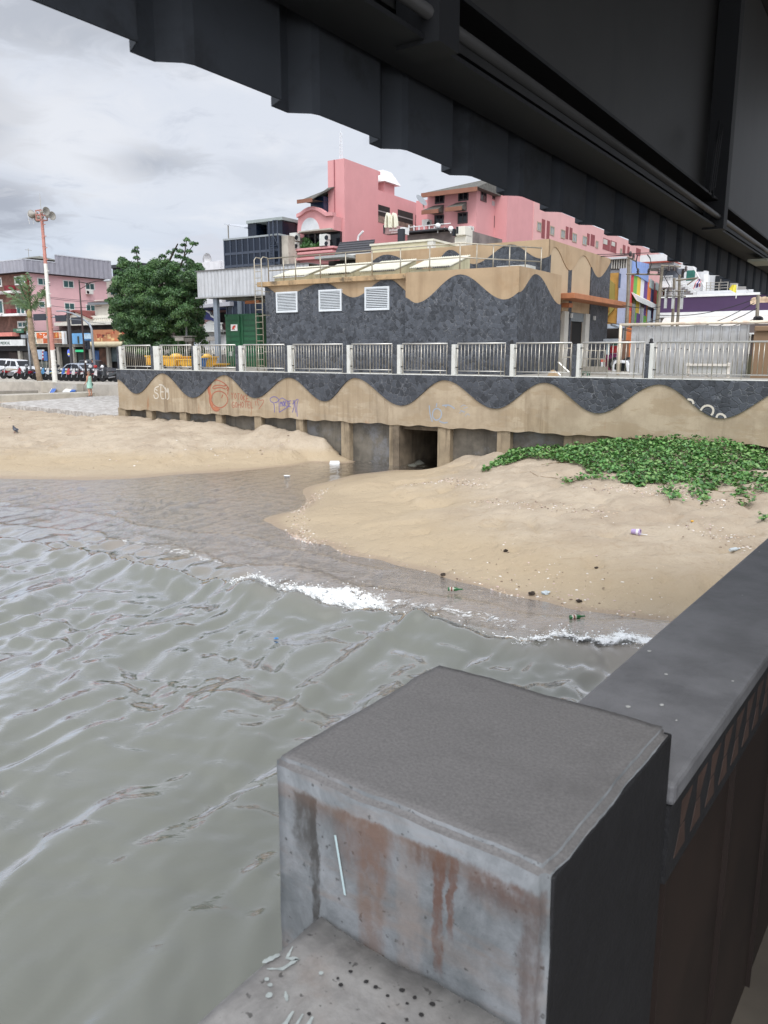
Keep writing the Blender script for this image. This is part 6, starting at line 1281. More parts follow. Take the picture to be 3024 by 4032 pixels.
x = W.hp(1343, 625, PT+1)[0]; zt3, ztop = W.hp(1343, 525, PT+1)[1], W.hp(1343, 498, PT+1)[1]; b = MB()
for d in (-.12, .12): b.tube([(x+d, PT+1, ztw-.2), (x+d*.8, PT+1, zt3)], .035, 5)
for k in range(9): z = lerp(ztw, zt3, k/8); b.tube([(x-.12, PT+1, z), (x+.12, PT+1, z)], .025, 4)
b.tube([(x, PT+1, zt3), (x, PT+1, ztop)], .03, 5); b.build('lattice', flat(210, 212, 214, .5), am)
lb = thing('globe_lamp', (W.hp(1196, 850, PT)[0], PT+2, W.hp(1196, 860, PT)[1]), 'single globe lamp above the left shoulder of the pink arch', 'lamp')
x = W.hp(1196, 850, PT)[0]; MB().tube([(x, PT+2, W.hp(1196, 862, PT)[1]), (x, PT+2, W.hp(1196, 830, PT)[1])], .05, 5).build('stem', STEEL, lb); MB().ell((x, PT+2, W.hp(1196, 826, PT)[1]), .22, 10, 7).build('globe', WHP, lb, smooth=True)
# ---- black glazed building
PBK = 54.0
bk = thing('black_glass_building', (W.hp(1000, 1000, PBK)[0], PBK, 1.8), 'black glazed building with a steel ladder and open roof terrace', 'building')
BGL = mat('black_glass', S(24, 32, 46), .12, var=.12, vs=.3); BFR = flat(64, 72, 86, .5)
xr = W.hp(1101, 1000, PBK)[0]; xl = W.hp(885, 1000, PBK)[0]; zt_b = W.hp(990, 937, PBK)[1]
MB().box(xl, xr, PBK, PBK+9, 1.8, zt_b).build('glass_wall', BGL, bk)
for u in (885, 909, 933, 956, 979, 1002, 1026, 1050, 1074, 1099): x = W.hp(u, 1000, PBK)[0]; MB().box(x-.06, x+.06, PBK-.06, PBK-.002, 1.8, zt_b).build('mullion', BFR, bk)
for v in (993, 1043): z = W.hp(990, v, PBK)[1]; MB().box(xl, xr, PBK-.05, PBK-.003, z-.1, z+.1).build('transom', BFR, bk)
MB().box(xl-.1, xr, PBK-.08, PBK+9, zt_b, zt_b+.14).build('roof_edge', flat(150, 156, 158, .6), bk)
xs1 = W.hp(1142, 1000, PBK+.5)[0]; MB().box(xr+.003, xs1, PBK+.3, PBK+8, 1.8, W.hp(1120, 925, PBK)[1]).build('concrete_flank', mat('stained_render', S(176, 168, 156), .9, var=.25, vs=.8, grime=.7, gc=S(128, 118, 106), gs=.7), bk)
x0, x1_ = W.hp(976, 900, PBK+1)[0], W.hp(1112, 900, PBK+1)[0]; z1_ = W.hp(1040, 875, PBK+1)[1]
MB().box(x0, W.hp(1009, 900, PBK+1)[0], PBK+1, PBK+6, zt_b+.14, z1_).build('roof_room', BGL, bk); MB().box(W.hp(1051, 900, PBK+1)[0], x1_, PBK+1, PBK+6, zt_b+.14, z1_).build('roof_room', BGL, bk); MB().box(x0, x1_, PBK+5.5, PBK+6, zt_b+1.6, z1_).build('roof_beam', BGL, bk)
MB().box(x0, x1_+.2, PBK+.8, PBK+6.2, z1_, z1_+.25).build('terrace_roof', flat(150, 158, 156, .7), bk)
MB().box(W.hp(1108, 900, PBK+2)[0], W.hp(1138, 900, PBK+2)[0], PBK+2, PBK+7, zt_b-.5, W.hp(1120, 870, PBK+2)[1]).build('roof_room_grey', CONL, bk)
lx0, lx1 = W.hp(1062, 1000, PBK-.3)[0], W.hp(1078, 1000, PBK-.3)[0]; zb_, zt_ = W.hp(1070, 1060, PBK)[1], W.hp(1070, 872, PBK)[1]
l_ = thing('fixed_ladder', (lx0, PBK-.3, zb_), 'grey ladder fixed to the front of the black glazed building', 'ladder')
for x in (lx0, lx1): MB().tube([(x, PBK-.3, zb_), (x, PBK-.3, zt_)], .06, 5).build('stile', BFR, l_)
for k in range(12): z = lerp(zb_+.3, zt_-2.2, k/11); MB().tube([(lx0, PBK-.3, z), (lx1, PBK-.3, z)], .045, 5).build('rung', BFR, l_)
x2 = W.hp(1092, 900, PBK-.3)[0]; MB().tube([(lx1, PBK-.3, zt_), (x2, PBK-.3, zt_), (x2, PBK-.3, W.hp(1092, 960, PBK)[1])], .05, 5).tube([(lx0, PBK-.3, zt_-2), (lx1, PBK-.3, zt_-1.2), (x2, PBK-.3, zt_-2), (lx0, PBK-.3, zt_-2)], .04, 4).build('guard', BFR, l_)
gc_ = thing('glass_canopy', (xl, PBK+1, zt_b), 'thin glass canopy on slender posts at the black building roof', 'canopy')
q = [(W.hp(880, 884, PBK+.5), PBK+.5), (W.hp(978, 903, PBK+.5), PBK+.5), (W.hp(976, 873, PBK+5), PBK+5), (W.hp(905, 884, PBK+5), PBK+5)]
zc5 = W.hp(880, 884, PBK+.5)[1]
MB().loft([(W.hp(880, 884, PBK+.5)[0], PBK+.5, zc5), (x0, PBK+.5, zc5-.5), (x0, PBK+5, zc5+.1), (W.hp(880, 884, PBK+.5)[0]+.6, PBK+5, zc5)], [(W.hp(880, 884, PBK+.5)[0], PBK+.5, zc5+.08), (x0, PBK+.5, zc5-.42), (x0, PBK+5, zc5+.18), (W.hp(880, 884, PBK+.5)[0]+.6, PBK+5, zc5+.08)]).build('glass_roof', flat(186, 190, 196, .3), gc_)
x = W.hp(900, 940, PBK+.6)[0]; MB().tube([(x, PBK+.6, zt_b), (x, PBK+.6, zc5)], .06, 5).build('post', STEEL, gc_)
# ---- small white block with a dish
PWB = 62.0
wb_ = thing('white_block', (W.hp(840, 1050, PWB)[0], PWB, 1.8), 'plain white flat roofed block between tree and black building', 'building')
slab_y(wb_, 'wall', flat(214, 214, 216, .85), PWB, 801, 1030, 872, 1250, -6, 0); slab_y(wb_, 'roof_step', flat(206, 206, 208, .85), PWB, 850, 1024, 890, 1060, -5, -.2)
ds = thing('satellite_dish', (W.hp(815, 1030, PWB)[0], PWB, W.hp(815, 1031, PWB)[1]), 'round satellite dish on the plain white block', 'dish')
x, z = W.hp(815, 1020, PWB); MB().lathe([(.02, .1), (.5, -.06), (.62, -.2), (.5, -.03), (.02, .14)], x, PWB+.2, z, 14, 'y').build('bowl', flat(196, 196, 198, .5), ds, smooth=True); MB().tube([(x, PWB+.3, z), (x+.1, PWB+.3, z-.7)], .05, 5).build('stand', STEEL, ds)
# ---- shophouse with blue pediment sign seen under the shelter
PB2 = 55.0
bp_ = thing('pediment_building', (W.hp(840, 1280, PB2)[0], PB2, 1.8), 'white shophouse with a stepped blue pediment sign right of the tree', 'building')
slab_y(bp_, 'upper_wall', mat('dusty_pink', S(168, 130, 126), .9, var=.1), PB2+1, 760, 1218, 900, 1330, -5, 0)
slab_y(bp_, 'front_wall', flat(206, 206, 204, .85), PB2, 770, 1318, 905, 1420, -.5, 0)
pp = [W.hp(u, v, PB2) for u, v in ((786, 1251), (799, 1247), (797, 1236), (818, 1227), (835, 1236), (838, 1247), (866, 1262), (866, 1275), (840, 1262), (815, 1258), (795, 1262))]
MB().prism_y(pp, PB2-.22, PB2-.02).build('pediment_panel', flat(44, 50, 112, .5), bp_); ppx = [(lerp(x, pp[3][0], -.06), z+.22) for x, z in pp[:7]]
MB().strip_y([(x, z+.18) for x, z in pp[:7]], pp[:7], PB2-.3, PB2-.02).build('pediment_edge', WHP, bp_)
aw_ = [W.hp(792+80*.5*(1-math.cos(math.pi*k/12)), 1318-56*math.sin(math.pi*k/12), PB2) for k in range(13)]; MB().prism_y(aw_, PB2-.02, PB2+.4).build('arched_front', flat(212, 212, 206, .85), bp_)
slab_y(bp_, 'balcony_slab', flat(196, 198, 194, .8), PB2, 795, 1300, 895, 1308, 0, 1.0); slab_y(bp_, 'balcony_rail', flat(206, 206, 200, .8), PB2, 862, 1272, 900, 1276, .7, .85)
for k in range(7): u = 864+k*5; slab_y(bp_, 'baluster', flat(206, 206, 200, .8), PB2, u, 1277, u+2.4, 1299, .7, .8)
slab_y(bp_, 'dark_storey', HOLE, PB2+.9, 858, 1230, 900, 1270, 0, .1); slab_y(bp_, 'blue_trellis', flat(50, 58, 96, .7), PB2, 786, 1205, 912, 1220, -1, .6)
q0 = [W.hp(u, v, PB2-1) for u, v in ((783, 1205), (920, 1188), (920, 1205), (783, 1214))]
MB().prism_y(q0, PB2-1.5, PB2+3).build('sloped_awning', flat(166, 166, 172, .7), bp_)
# ---- tiled white pavilion roof and cream parapet building
PTL = 46.0
tp = thing('tiled_roof_house', (W.hp(1400, 1000, PTL)[0], PTL, 1.8), 'white house with dark grey tiled roof in front of the pink tower', 'building')
a0, a1, a2, a3 = W.hp(1318, 1000, PTL), W.hp(1458, 995, PTL), W.hp(1476, 942, PTL+2.5), W.hp(1338, 950, PTL+2.5)
MB().add([(a0[0], PTL, a0[1]), (a1[0], PTL, a0[1]), (a2[0], PTL+2.5, a2[1]), (a3[0], PTL+2.5, a2[1]), (a0[0], PTL, a0[1]-.15), (a1[0], PTL, a0[1]-.15), (a2[0], PTL+2.5, a2[1]-.15), (a3[0], PTL+2.5, a2[1]-.15)], [(0, 1, 2, 3), (4, 7, 6, 5), (0, 4, 5, 1), (1, 5, 6, 2), (2, 6, 7, 3), (3, 7, 4, 0)]).build('tiled_roof', TILED, tp)
for k in range(5): f = (k+.5)/5; MB().box(lerp(a0[0], a3[0], f), lerp(a1[0], a2[0], f), PTL+2.5*f-.03, PTL+2.5*f+.03, lerp(a0[1], a2[1], f)-.01, lerp(a0[1], a2[1], f)+.035).build('tile_course', flat(52, 52, 56, .7), tp)
MB().box(a0[0]+.2, a1[0]+.2, PTL+.3, PTL+4, 1.8, a0[1]-.15).build('wall', CRW, tp); slab_y(tp, 'eave_trim', flat(206, 204, 198, .8), PTL, 1316, 1000, 1460, 1006, 0, .12)
slab_y(tp, 'shade_awning', flat(166, 168, 166, .6), PTL, 1280, 1012, 1400, 1022, 0, 1.2); slab_y(tp, 'dark_opening', HOLE, PTL, 1285, 1023, 1400, 1042, -.3, -.25)
PCR = 44.0; TCR = W.hp(1704, 960, PCR)[0]
cr = thing('cream_parapet_building', (TCR-2, PCR, 1.8), 'low cream building with a pale parapet behind the station roof', 'building')
CRP = mat('cream_paint', S(214, 206, 172), .85, var=.06, grime=.3, gc=S(180, 172, 140))
zcp = W.hp(1590, 958, PCR)[1]; xcl = W.hp(1462, 970, PCR)[0]; pcr = W.ht(1800, 960, TCR)[0]
MB().box(xcl, TCR, PCR, pcr, 1.8, zcp).build('wall', CRP, cr); MB().box(xcl-.08, TCR+.08, PCR-.08, pcr, zcp, zcp+.12).build('parapet_cap', flat(222, 218, 200, .8), cr); MB().box(TCR-.35, TCR+.04, PCR-.05, PCR+.3, 3, zcp-.002).build('corner_pilaster', flat(216, 214, 204, .8), cr)
# ---- double arch restaurant sign
PMC = 50.0
mc = thing('arch_sign', (W.hp(1580, 990, PMC)[0], PMC, 3.0), 'pale double arch sign over a maroon and white name board', 'sign')
sr = MB()
def mp_(u, v): return (W.hp(u, v, PMC)[0], W.hp(u, v, PMC)[1])
for cxu in (1537, 1560):
    for w_ in (0,):
        oute = [mp_(cxu+(-11+22*k/16), 898-58*math.sin(math.pi*min(1, max(0, k/16)))**.55) for k in range(17)]; inn = [mp_(cxu+(-5.2+10.4*k/16), 900-50*math.sin(math.pi*min(1, max(0, k/16)))**.6) for k in range(17)]
        sr.strip_y(oute, inn, PMC-.45, PMC-.05)
sr.build('double_arch', flat(226, 222, 200, .5), mc, bevel=.03)
slab_y(mc, 'name_board', flat(150, 118, 116, .6), PMC, 1522, 895, 1584, 922, -.3, .3); slab_y(mc, 'white_field', WHP, PMC, 1584, 897, 1602, 924, -.3, .3); slab_y(mc, 'side_cheek', flat(48, 48, 52, .6), PMC, 1519, 888, 1524, 922, -.4, .35)
sign_text(mc, "McDonald's", 1553, 909, 8, (232, 228, 226), PMC-.31, .95); sign_text(mc, 'RESTAURANT', 1553, 918, 4, (222, 212, 210), PMC-.31, .9)
slab_y(mc, 'black_post', flat(44, 46, 52, .6), PMC, 1583, 905, 1604, 962, .31, .6)
# ---- pink hotel with tiled hoods, and its long wing
PH2 = 62.0; TH2 = W.hp(1877, 800, PH2)[0]
h2 = thing('pink_hotel', (TH2-4, PH2, 1.8), 'pink hotel block with tiled window hoods and overhanging grey roof', 'building')
xl2 = W.hp(1683, 800, PH2)[0]; zev = W.hp(1780, 752, PH2)[1]; p2e = W.ht(1992, 800, TH2)[0]
MB().box(xl2, TH2, PH2, p2e, 1.8, zev).build('wall', PKD, h2)
r0, r1 = W.hp(1665, 763, PH2-1), W.hp(1893, 740, PH2-1); zrg = W.hp(1760, 727, PH2+3)[1]
MB().add([(r0[0], PH2-1.2, r0[1]), (TH2+.6, PH2-1.2, r0[1]), (TH2+.6, PH2+8, r0[1]), (r0[0], PH2+8, r0[1]), (r0[0]+3.5, PH2+3, zrg), (TH2+.6, PH2+3, zrg)], [(0, 1, 5, 4), (1, 2, 5), (2, 3, 4, 5), (3, 0, 4), (0, 3, 2, 1)]).build('hip_roof', TILEG, h2)
MB().box(r0[0], TH2+.62, PH2-1.3, PH2-1.18, r0[1]-.35, r0[1]).build('eave_fascia', TERR, h2)
for q in ((1713, 759, 1750, 802), (1805, 747, 1845, 791), (1711, 846, 1748, 887), (1803, 836, 1842, 880)): window(h2, 'y', PH2, *q, glass=GLD, frame=flat(60, 50, 52, .6), fw=.1)
for u0, u1, v0, v1 in ((1692, 1755, 808, 845), (1783, 1846, 796, 834)):
    A = W.hp(u0, v1-8, PH2); B = W.hp(u1, v1-8, PH2); zt5 = W.hp((u0+u1)/2, v0, PH2)[1]
    MB().loft([(A[0], PH2-1.3, A[1]), (B[0], PH2-1.3, A[1]), (B[0]-.2, PH2, zt5), (A[0]+.4, PH2, zt5)], [(A[0], PH2-1.3, A[1]-.2), (B[0], PH2-1.3, A[1]-.2), (B[0]-.2, PH2, A[1]-.2), (A[0]+.4, PH2, A[1]-.2)]).build('window_hood', TILEG, h2); MB().box(A[0]-.03, B[0]+.03, PH2-1.38, PH2-1.3, A[1]-.35, A[1]-.02).build('hood_fascia', TERR, h2)
for q in ((1892, 746, 1915, 794), (1945, 853, 1965, 899), (1938, 760, 1948, 785)): window(h2, 'x', TH2, *q, glass=GLD, frame=flat(96, 70, 70, .7), fw=.08)
slab_x(h2, 'glass_blocks', flat(176, 168, 168, .6), TH2, 1937, 792, 1947, 810, 0, .03); slab_x(h2, 'dark_door', GLD, TH2, 1987, 786, 2006, 815, .0, .03)
for q in ((1845, 894, 1868, 912), (1677, 868, 1702, 890), (1710, 903, 1732, 919)): ac(h2, 'y', PH2, *q, .7)
slab_y(h2, 'dark_vent', GLD, PH2, 1838, 922, 1868, 942, 0, .05)
y_, z_ = W.ht(1993, 790, TH2+.2); MB().tube([(TH2+.2, y_, z_), (TH2+.2, y_-.3, W.ht(1986, 960, TH2+.2)[1])], .12, 6).build('white_pipe', WHP, h2)
TW2 = W.hp(2100, 850, W.ht(2100, 850, TH2+1)[0])[0] if False else TH2+1.2
pw0 = W.ht(1997, 850, TW2)[0]
wg = thing('pink_hotel_wing', (TW2, pw0, 1.8), 'long pale pink hotel wing stepping away behind the canopy, many small windows', 'building')
PKL = mat('pink_render_light', S(218, 168, 164), .9, var=.04, vs=.5, streak=.15, sc=S(200, 136, 142), sfreq=.8)
zwg = W.ht(2050, 770, TW2)[1]; y2 = W.ht(2100, 850, TW2)[0]
MB().box(TW2-9, TW2-.02, pw0, y2+1, 1.8, zwg).build('end_wall', PKD, wg); TW3 = TW2+.03
y3 = W.ht(2660, 1000, TW3)[0]; MB().box(TW3-8, TW3, y2, y3, 1.8, zwg-.02).build('long_wall', PKL, wg)
wz_ = lambda x, y: (1600+x/1.659, 600+y/1.659)
for a, b_, c, d in ((852, 455, 880, 517), (937, 482, 965, 543), (1008, 505, 1035, 563), (1083, 528, 1112, 588), (1150, 547, 1178, 607), (1235, 578, 1252, 625), (1395, 628, 1407, 665)): window(wg, 'x', TW3, *wz_(a, b_), *wz_(c, d), frame=flat(168, 150, 130, .7), glass=flat(140, 150, 150, .2, var=.2), fw=.1)
for a, b_, c, d in ((883, 437, 905, 562), (916, 447, 935, 570), (1040, 485, 1058, 567), (1065, 492, 1083, 572), (1179, 530, 1196, 605), (1203, 537, 1230, 613), (1283, 565, 1330, 640), (1332, 580, 1372, 655), (1413, 605, 1430, 665), (1443, 615, 1457, 668), (1500, 628, 1530, 675)): slab_x(wg, 'recess', mat('recess_pink', S(140, 74, 76), .9, var=.15), TW3, *wz_(a, b_), *wz_(c, d), .002, .02)
for a, b_, c, d in ((1286, 568, 1312, 600), (1340, 585, 1362, 612)): slab_x(wg, 'recess_window', flat(196, 190, 180, .5), TW3+.02, *wz_(a, b_), *wz_(c, d), .001, .03)
# rooftop bits before the hotel
rt2 = thing('roof_terrace', (W.hp(1750, 930, 53)[0], 53, 3), 'low dark roof terrace with railings in front of the pink hotel', 'building')
slab_y(rt2, 'terrace_wall', mat('stained_grey', S(118, 108, 104), .9, var=.4, vs=.7), 53, 1604, 915, 1840, 985, -6, 0); slab_y(rt2, 'roof_edge', flat(60, 60, 64, .7), 53, 1600, 908, 1770, 914, -1, .6)
for k in range(9): u = 1610+k*20; slab_y(rt2, 'rail_post', WHP, 53, u, 886+k*1.2, u+2.5, 909, 0, .08)
slab_y(rt2, 'guard_rail', WHP, 53, 1608, 886, 1775, 889, 0, .08)
for i, u in enumerate((1724, 1775)):
    gl = thing('globe_lamp', (W.hp(u, 905, 52.8)[0], 52.8, W.hp(u, 915, 52.8)[1]), ('left' if i == 0 else 'right')+' globe lamp of the pair before the pink hotel', 'lamp', 'globe lamps on the hotel terrace')
    x = W.hp(u, 900, 52.8)[0]; MB().tube([(x, 52.8, W.hp(u, 918, 52.8)[1]), (x, 52.8, W.hp(u, 896, 52.8)[1])], .05, 5).build('stem', WHP, gl); MB().ell((x, 52.8, W.hp(u, 889+i*12, 52.8)[1]), .2, 10, 7).build('globe', WHP, gl, smooth=True)
cs = thing('chimney_stack', (W.hp(1817, 930, 47)[0], 47, 3), 'square white chimney stack with dark side openings behind the station', 'chimney')
slab_y(cs, 'stack', CRW, 47, 1790, 900, 1836, 985, -.9, 0, .03); slab_y(cs, 'stack_head', CRW, 47, 1802, 893, 1838, 928, -.7, .25, .03); slab_y(cs, 'dark_opening', GLD, 47, 1789, 903, 1798, 932, .0, .26); slab_y(cs, 'dark_opening', GLD, 47, 1804, 895, 1812, 922, .25, .28)
dd = thing('satellite_dish', (W.hp(1662, 790, PH2-3)[0], PH2-3, W.hp(1662, 800, PH2-3)[1]), 'tilted satellite dish on the pink parapet left of the hotel', 'dish')
x, z = W.hp(1660, 788, PH2-3); MB().add([(x+(.55*math.cos(k*.63))*.9, PH2-3+.3*math.sin(k*.63), z-.45*math.cos(k*.63)+.2*math.sin(k*.63)) for k in range(10)]+[(x+.1, PH2-2.8, z-.1)], [tuple(range(10))]+[(k, (k+1) % 10, 10) for k in range(10)]).build('bowl', flat(130, 134, 138, .5), dd); MB().tube([(x, PH2-2.9, z), (x+.2, PH2-2.9, z-.7)], .05, 5).build('stand', STEEL, dd)

# ================================================================== RIGHT HAND STREET
PG1 = 46.0
gf = thing('gold_front_building', (W.hp(2430, 1150, PG1)[0], PG1, 1.8), 'narrow building with a gold framed front and slatted grey attic', 'building')
def S5(x, y): return (2380+x/4.1475, 980+y/4.1475)
slab_y(gf, 'back_wall', flat(150, 152, 158, .8), PG1, 2390, 1020, 2470, 1400, -.4, -.05)
slab_y(gf, 'gold_panel', mat('gold_cladding', S(184, 140, 72), .5, .2, var=.2, vs=1), PG1, *S5(20, 395), *S5(240, 1225), 0, .06)
fz = [W.hp(*S5(x, y), PG1) for x, y in ((70, 545), (140, 610), (140, 1000), (30, 1130))]
MB().strip_y([(x+.14, z+.1) for x, z in fz], [(x-.14, z-.1) for x, z in fz], PG1-.2, PG1-.061).build('gold_frame', flat(146, 132, 72, .4), gf); fz2 = [(x-.5, z-.25 if i < 2 else z+.2) for i, (x, z) in enumerate(fz)]; MB().strip_y([(x+.09, z+.06) for x, z in fz2], [(x-.09, z-.06) for x, z in fz2], PG1-.24, PG1-.062).build('gold_frame', flat(176, 164, 104, .4), gf)
slab_y(gf, 'blue_grey_pier', flat(166, 172, 194, .7), PG1, *S5(240, 325), *S5(352, 1300), 0, .2)
slab_y(gf, 'slat_back', HOLE, PG1, *S5(80, 165), *S5(385, 330), -.2, -.02); slab_y(gf, 'attic_roof', flat(186, 188, 190, .7), PG1, *S5(75, 140), *S5(395, 172), -1, .3)
for k in range(8): slab_y(gf, 'attic_slat', flat(176, 172, 164, .8), PG1, *S5(82+k*39, 172), *S5(100+k*39, 325), 0, .1)
for k in range(3): slab_y(gf, 'narrow_window', flat(70, 84, 112, .4), PG1, *S5(250+k*12, 400+k*6), *S5(258+k*12, 640), .2, .22)
slab_y(gf, 'shop_canopy', flat(190, 204, 220, .6), PG1-.5, *S5(20, 1235), *S5(260, 1300), 0, .8); slab_y(gf, 'shop_opening', HOLE, PG1-.1, *S5(0, 1305), *S5(300, 1460), 0, .05)
# striped shophouse: its own street line
ST = Fr(24.5); TS = ST.hp(2474, 1170, 48)[0]
stp = thing('striped_shophouse', (TS, 48, 1.8), 'shophouse wall painted in vertical rainbow stripes with a white awning', 'building', fr=ST)
def sx5(x, y): return ST.ht(*S5(x, y), TS)
ys0, ys1 = sx5(405, 700)[0], sx5(905, 700)[0]; ztp = sx5(640, 430)[1]; zsp = sx5(450, 1020)[1]
MB().box(TS-6, TS-.02, ys0, ys1+3, 1.8, ztp).build('wall', CONL, stp, fr=ST)
cols = [(206, 66, 72), (112, 176, 74), (232, 196, 66), (236, 234, 236), (106, 70, 140), (232, 128, 60), (76, 80, 142), (204, 60, 64), (120, 190, 76)]
ed = [405, 468, 527, 585, 642, 700, 757, 808, 862, 905]
for i, c in enumerate(cols): MB().box(TS-.02, TS, sx5(ed[i], 700)[0], sx5(ed[i+1], 700)[0], zsp, ztp).build('painted_stripe', flat(*c, .75, var=.04), stp, fr=ST)
cols2 = [(226, 122, 60), (108, 170, 72), (98, 62, 128), (226, 224, 228), (108, 176, 72), (226, 122, 60), (222, 218, 222), (204, 52, 58)]; e2_ = [378, 442, 500, 557, 615, 668, 722, 778, 832]
for i, c in enumerate(cols2): MB().box(TS-.02, TS, sx5(e2_[i]+22, 1100)[0], sx5(e2_[i+1]+22, 1100)[0], 1.8, zsp-.003).build('painted_stripe', flat(*c, .75, var=.04), stp, fr=ST)
qa = [sx5(*q) for q in ((432, 185), (706, 245), (700, 545), (540, 450), (428, 420))]; MB().prism_x(qa, TS+.01, TS+.08).build('blue_sheeting', mat('blue_sheet', S(134, 160, 214), .6, var=.12, streak=.4, sc=S(104, 130, 190), sfreq=4), stp, fr=ST)
ya, yb = sx5(440, 800)[0], sx5(855, 970)[0]; zaw2 = sx5(440, 790)[1]
MB().loft([(TS, ya, zaw2+.3), (TS, yb, zaw2+.3), (TS+.3, yb, zaw2+.1), (TS+.3, ya, zaw2+.1)], [(TS, ya, zaw2+.24), (TS, yb, zaw2+.24), (TS+.3, yb, zaw2-.2), (TS+.3, ya, zaw2-.2)]).build('awning', WHP, stp, fr=ST)
for x0_, x1_ in ((448, 500), (588, 640), (708, 760), (805, 845)): MB().box(TS+.001, TS+.02, sx5(x0_, 900)[0], sx5(x1_, 950)[0], zaw2-2.0, zaw2-.1).build('window', GLD, stp, fr=ST)
for x0_, x1_, y0_, y1_ in ((735, 805, 480, 630), (832, 880, 535, 665)): MB().box(TS+.001, TS+.03, sx5(x0_, 550)[0], sx5(x1_, 600)[0], sx5(x0_, y1_)[1], sx5(x0_, y0_)[1]).build('louvred_window', flat(172, 190, 186, .4, var=.3, vs=6), stp, fr=ST)
# white balconied house behind the pylons
PWH = 58.0
wh = thing('white_balcony_house', (W.hp(2680, 1150, PWH)[0], PWH, 1.8), 'white house with balustraded balcony and red edged roof behind the transformer poles', 'building')
WHW = mat('white_render', S(206, 206, 206), .85, var=.05, streak=.2, sc=S(168, 166, 162))
slab_y(wh, 'wall', WHW, PWH, 2598, 1040, 2800, 1280, -6, 0)
slab_y(wh, 'upper_block', WHW, PWH+3, 2520, 1000, 2700, 1042, -5, 0); slab_y(wh, 'roof_edge', flat(150, 74, 62, .8), PWH, 2548, 1037, 2672, 1043, -1, 1.6); slab_y(wh, 'roof_soffit', flat(150, 150, 150, .8), PWH, 2552, 1043, 2672, 1060, -1, 1.3)
slab_y(wh, 'balcony_recess', mat('grey_recess', S(104, 108, 116), .8, var=.25), PWH, *S5(930, 330), *S5(1300, 470), -.1, .02); slab_y(wh, 'balcony_wall', WHP, PWH, *S5(940, 540), *S5(1130, 640), 0, .8); slab_y(wh, 'balustrade_rail', WHP, PWH, *S5(945, 452), *S5(1152, 470), .6, .8)
for k in range(8): slab_y(wh, 'baluster', WHP, PWH, *S5(958+k*25, 470), *S5(970+k*25, 540), .65, .75)
slab_y(wh, 'dark_window', GLD, PWH, *S5(955, 650), *S5(1000, 760), 0, .03)
for i in range(6): slab_y(wh, 'stair_flight', WHP, PWH, *S5(1300+i*42, 560+i*32), *S5(1345+i*42, 610+i*32), .1, 1.2)
slab_y(wh, 'green_net', mat('green_net', S(46, 104, 92), .8, var=.3), PWH-2, *S5(1340, 350), *S5(1480, 520), 0, .05)
slab_y(wh, 'grey_door', HOLE, PWH, *S5(1260, 330), *S5(1300, 470), 0, .04)
PW2 = 52.0
w2_ = thing('white_terrace_house', (W.hp(2880, 1120, PW2)[0], PW2, 1.8), 'white house with steel balcony rails above the purple sign', 'building')
def S6(x, y): return (2620+x/4.106, 980+y/4.106)
slab_y(w2_, 'wall', WHW, PW2, *S6(560, 380), *S6(700, 790), -5, 0); slab_y(w2_, 'back_wall', mat('shade_wall', S(150, 146, 142), .85, var=.1), PW2+2, *S6(700, 300), *S6(1800, 760), -3, 0); slab_y(w2_, 'balcony_front', WHW, PW2, *S6(565, 690), *S6(1340, 780), 0, 1.0)
slab_y(w2_, 'column', WHP, PW2, *S6(640, 420), *S6(715, 690), 0, .5); slab_y(w2_, 'dark_door', GLD, PW2+1.9, *S6(720, 440), *S6(880, 690), 0, .05); slab_y(w2_, 'dark_door', GLD, PW2+1.9, *S6(900, 480), *S6(1040, 690), 0, .05); slab_y(w2_, 'wall', WHW, PW2+.5, *S6(1340, 640), *S6(1700, 760), -2, 0)
for y in (555, 600, 645): slab_y(w2_, 'balcony_rail', STEEL, PW2, *S6(700, y), *S6(1060, y+8), .8, .85)
for x in (705, 770, 905, 1045): slab_y(w2_, 'rail_post', STEEL, PW2, *S6(x, 555), *S6(x+12, 690), .86, .92)
# purple fronted bank
PPU = 47.0
pu = thing('purple_front_shop', (W.hp(2800, 1250, PPU)[0], PPU, 1.8), 'shop with a long purple fascia carrying Thai letters above a white awning', 'building')
PUR = mat('purple_panel', S(70, 48, 82), .5, var=.05)
z0p, z1p = W.hp(2700, 1231, PPU)[1], W.hp(2700, 1172, PPU)[1]; xp0 = W.hp(2605, 1200, PPU)[0]; xp1 = W.hp(3150, 1200, PPU)[0]
MB().box(xp0, xp1, PPU-.3, PPU, z0p, z1p).build('fascia', PUR, pu); MB().box(xp0-.05, xp1, PPU-.36, PPU, z1p, z1p+.12).build('fascia_cap', WHP, pu); MB().box(xp0-.1, xp1, PPU-.6, PPU, z0p-.26, z0p-.002).build('white_band', WHP, pu)
awp = [(PPU-.5-1.1*math.sin(k*.17), z0p-.26-.9*(1-math.cos(k*.17))) for k in range(10)]; 
MB().prism_x(awp+[(PPU, awp[-1][1]), (PPU, z0p-.26)], xp0+.4, xp1).build('curved_awning', flat(206, 200, 192, .7), pu)
MB().box(xp0, xp1, PPU+.01, PPU+6, 1.8, z1p-.1).build('back_wall', WHW, pu)
LET = flat(222, 196, 166, .5); zq0 = lambda y: W.hp(2970, 980+y/4.106, PPU-.31)[1]; xq = lambda x: W.hp(2620+x/4.106, 1180, PPU-.31)[0]
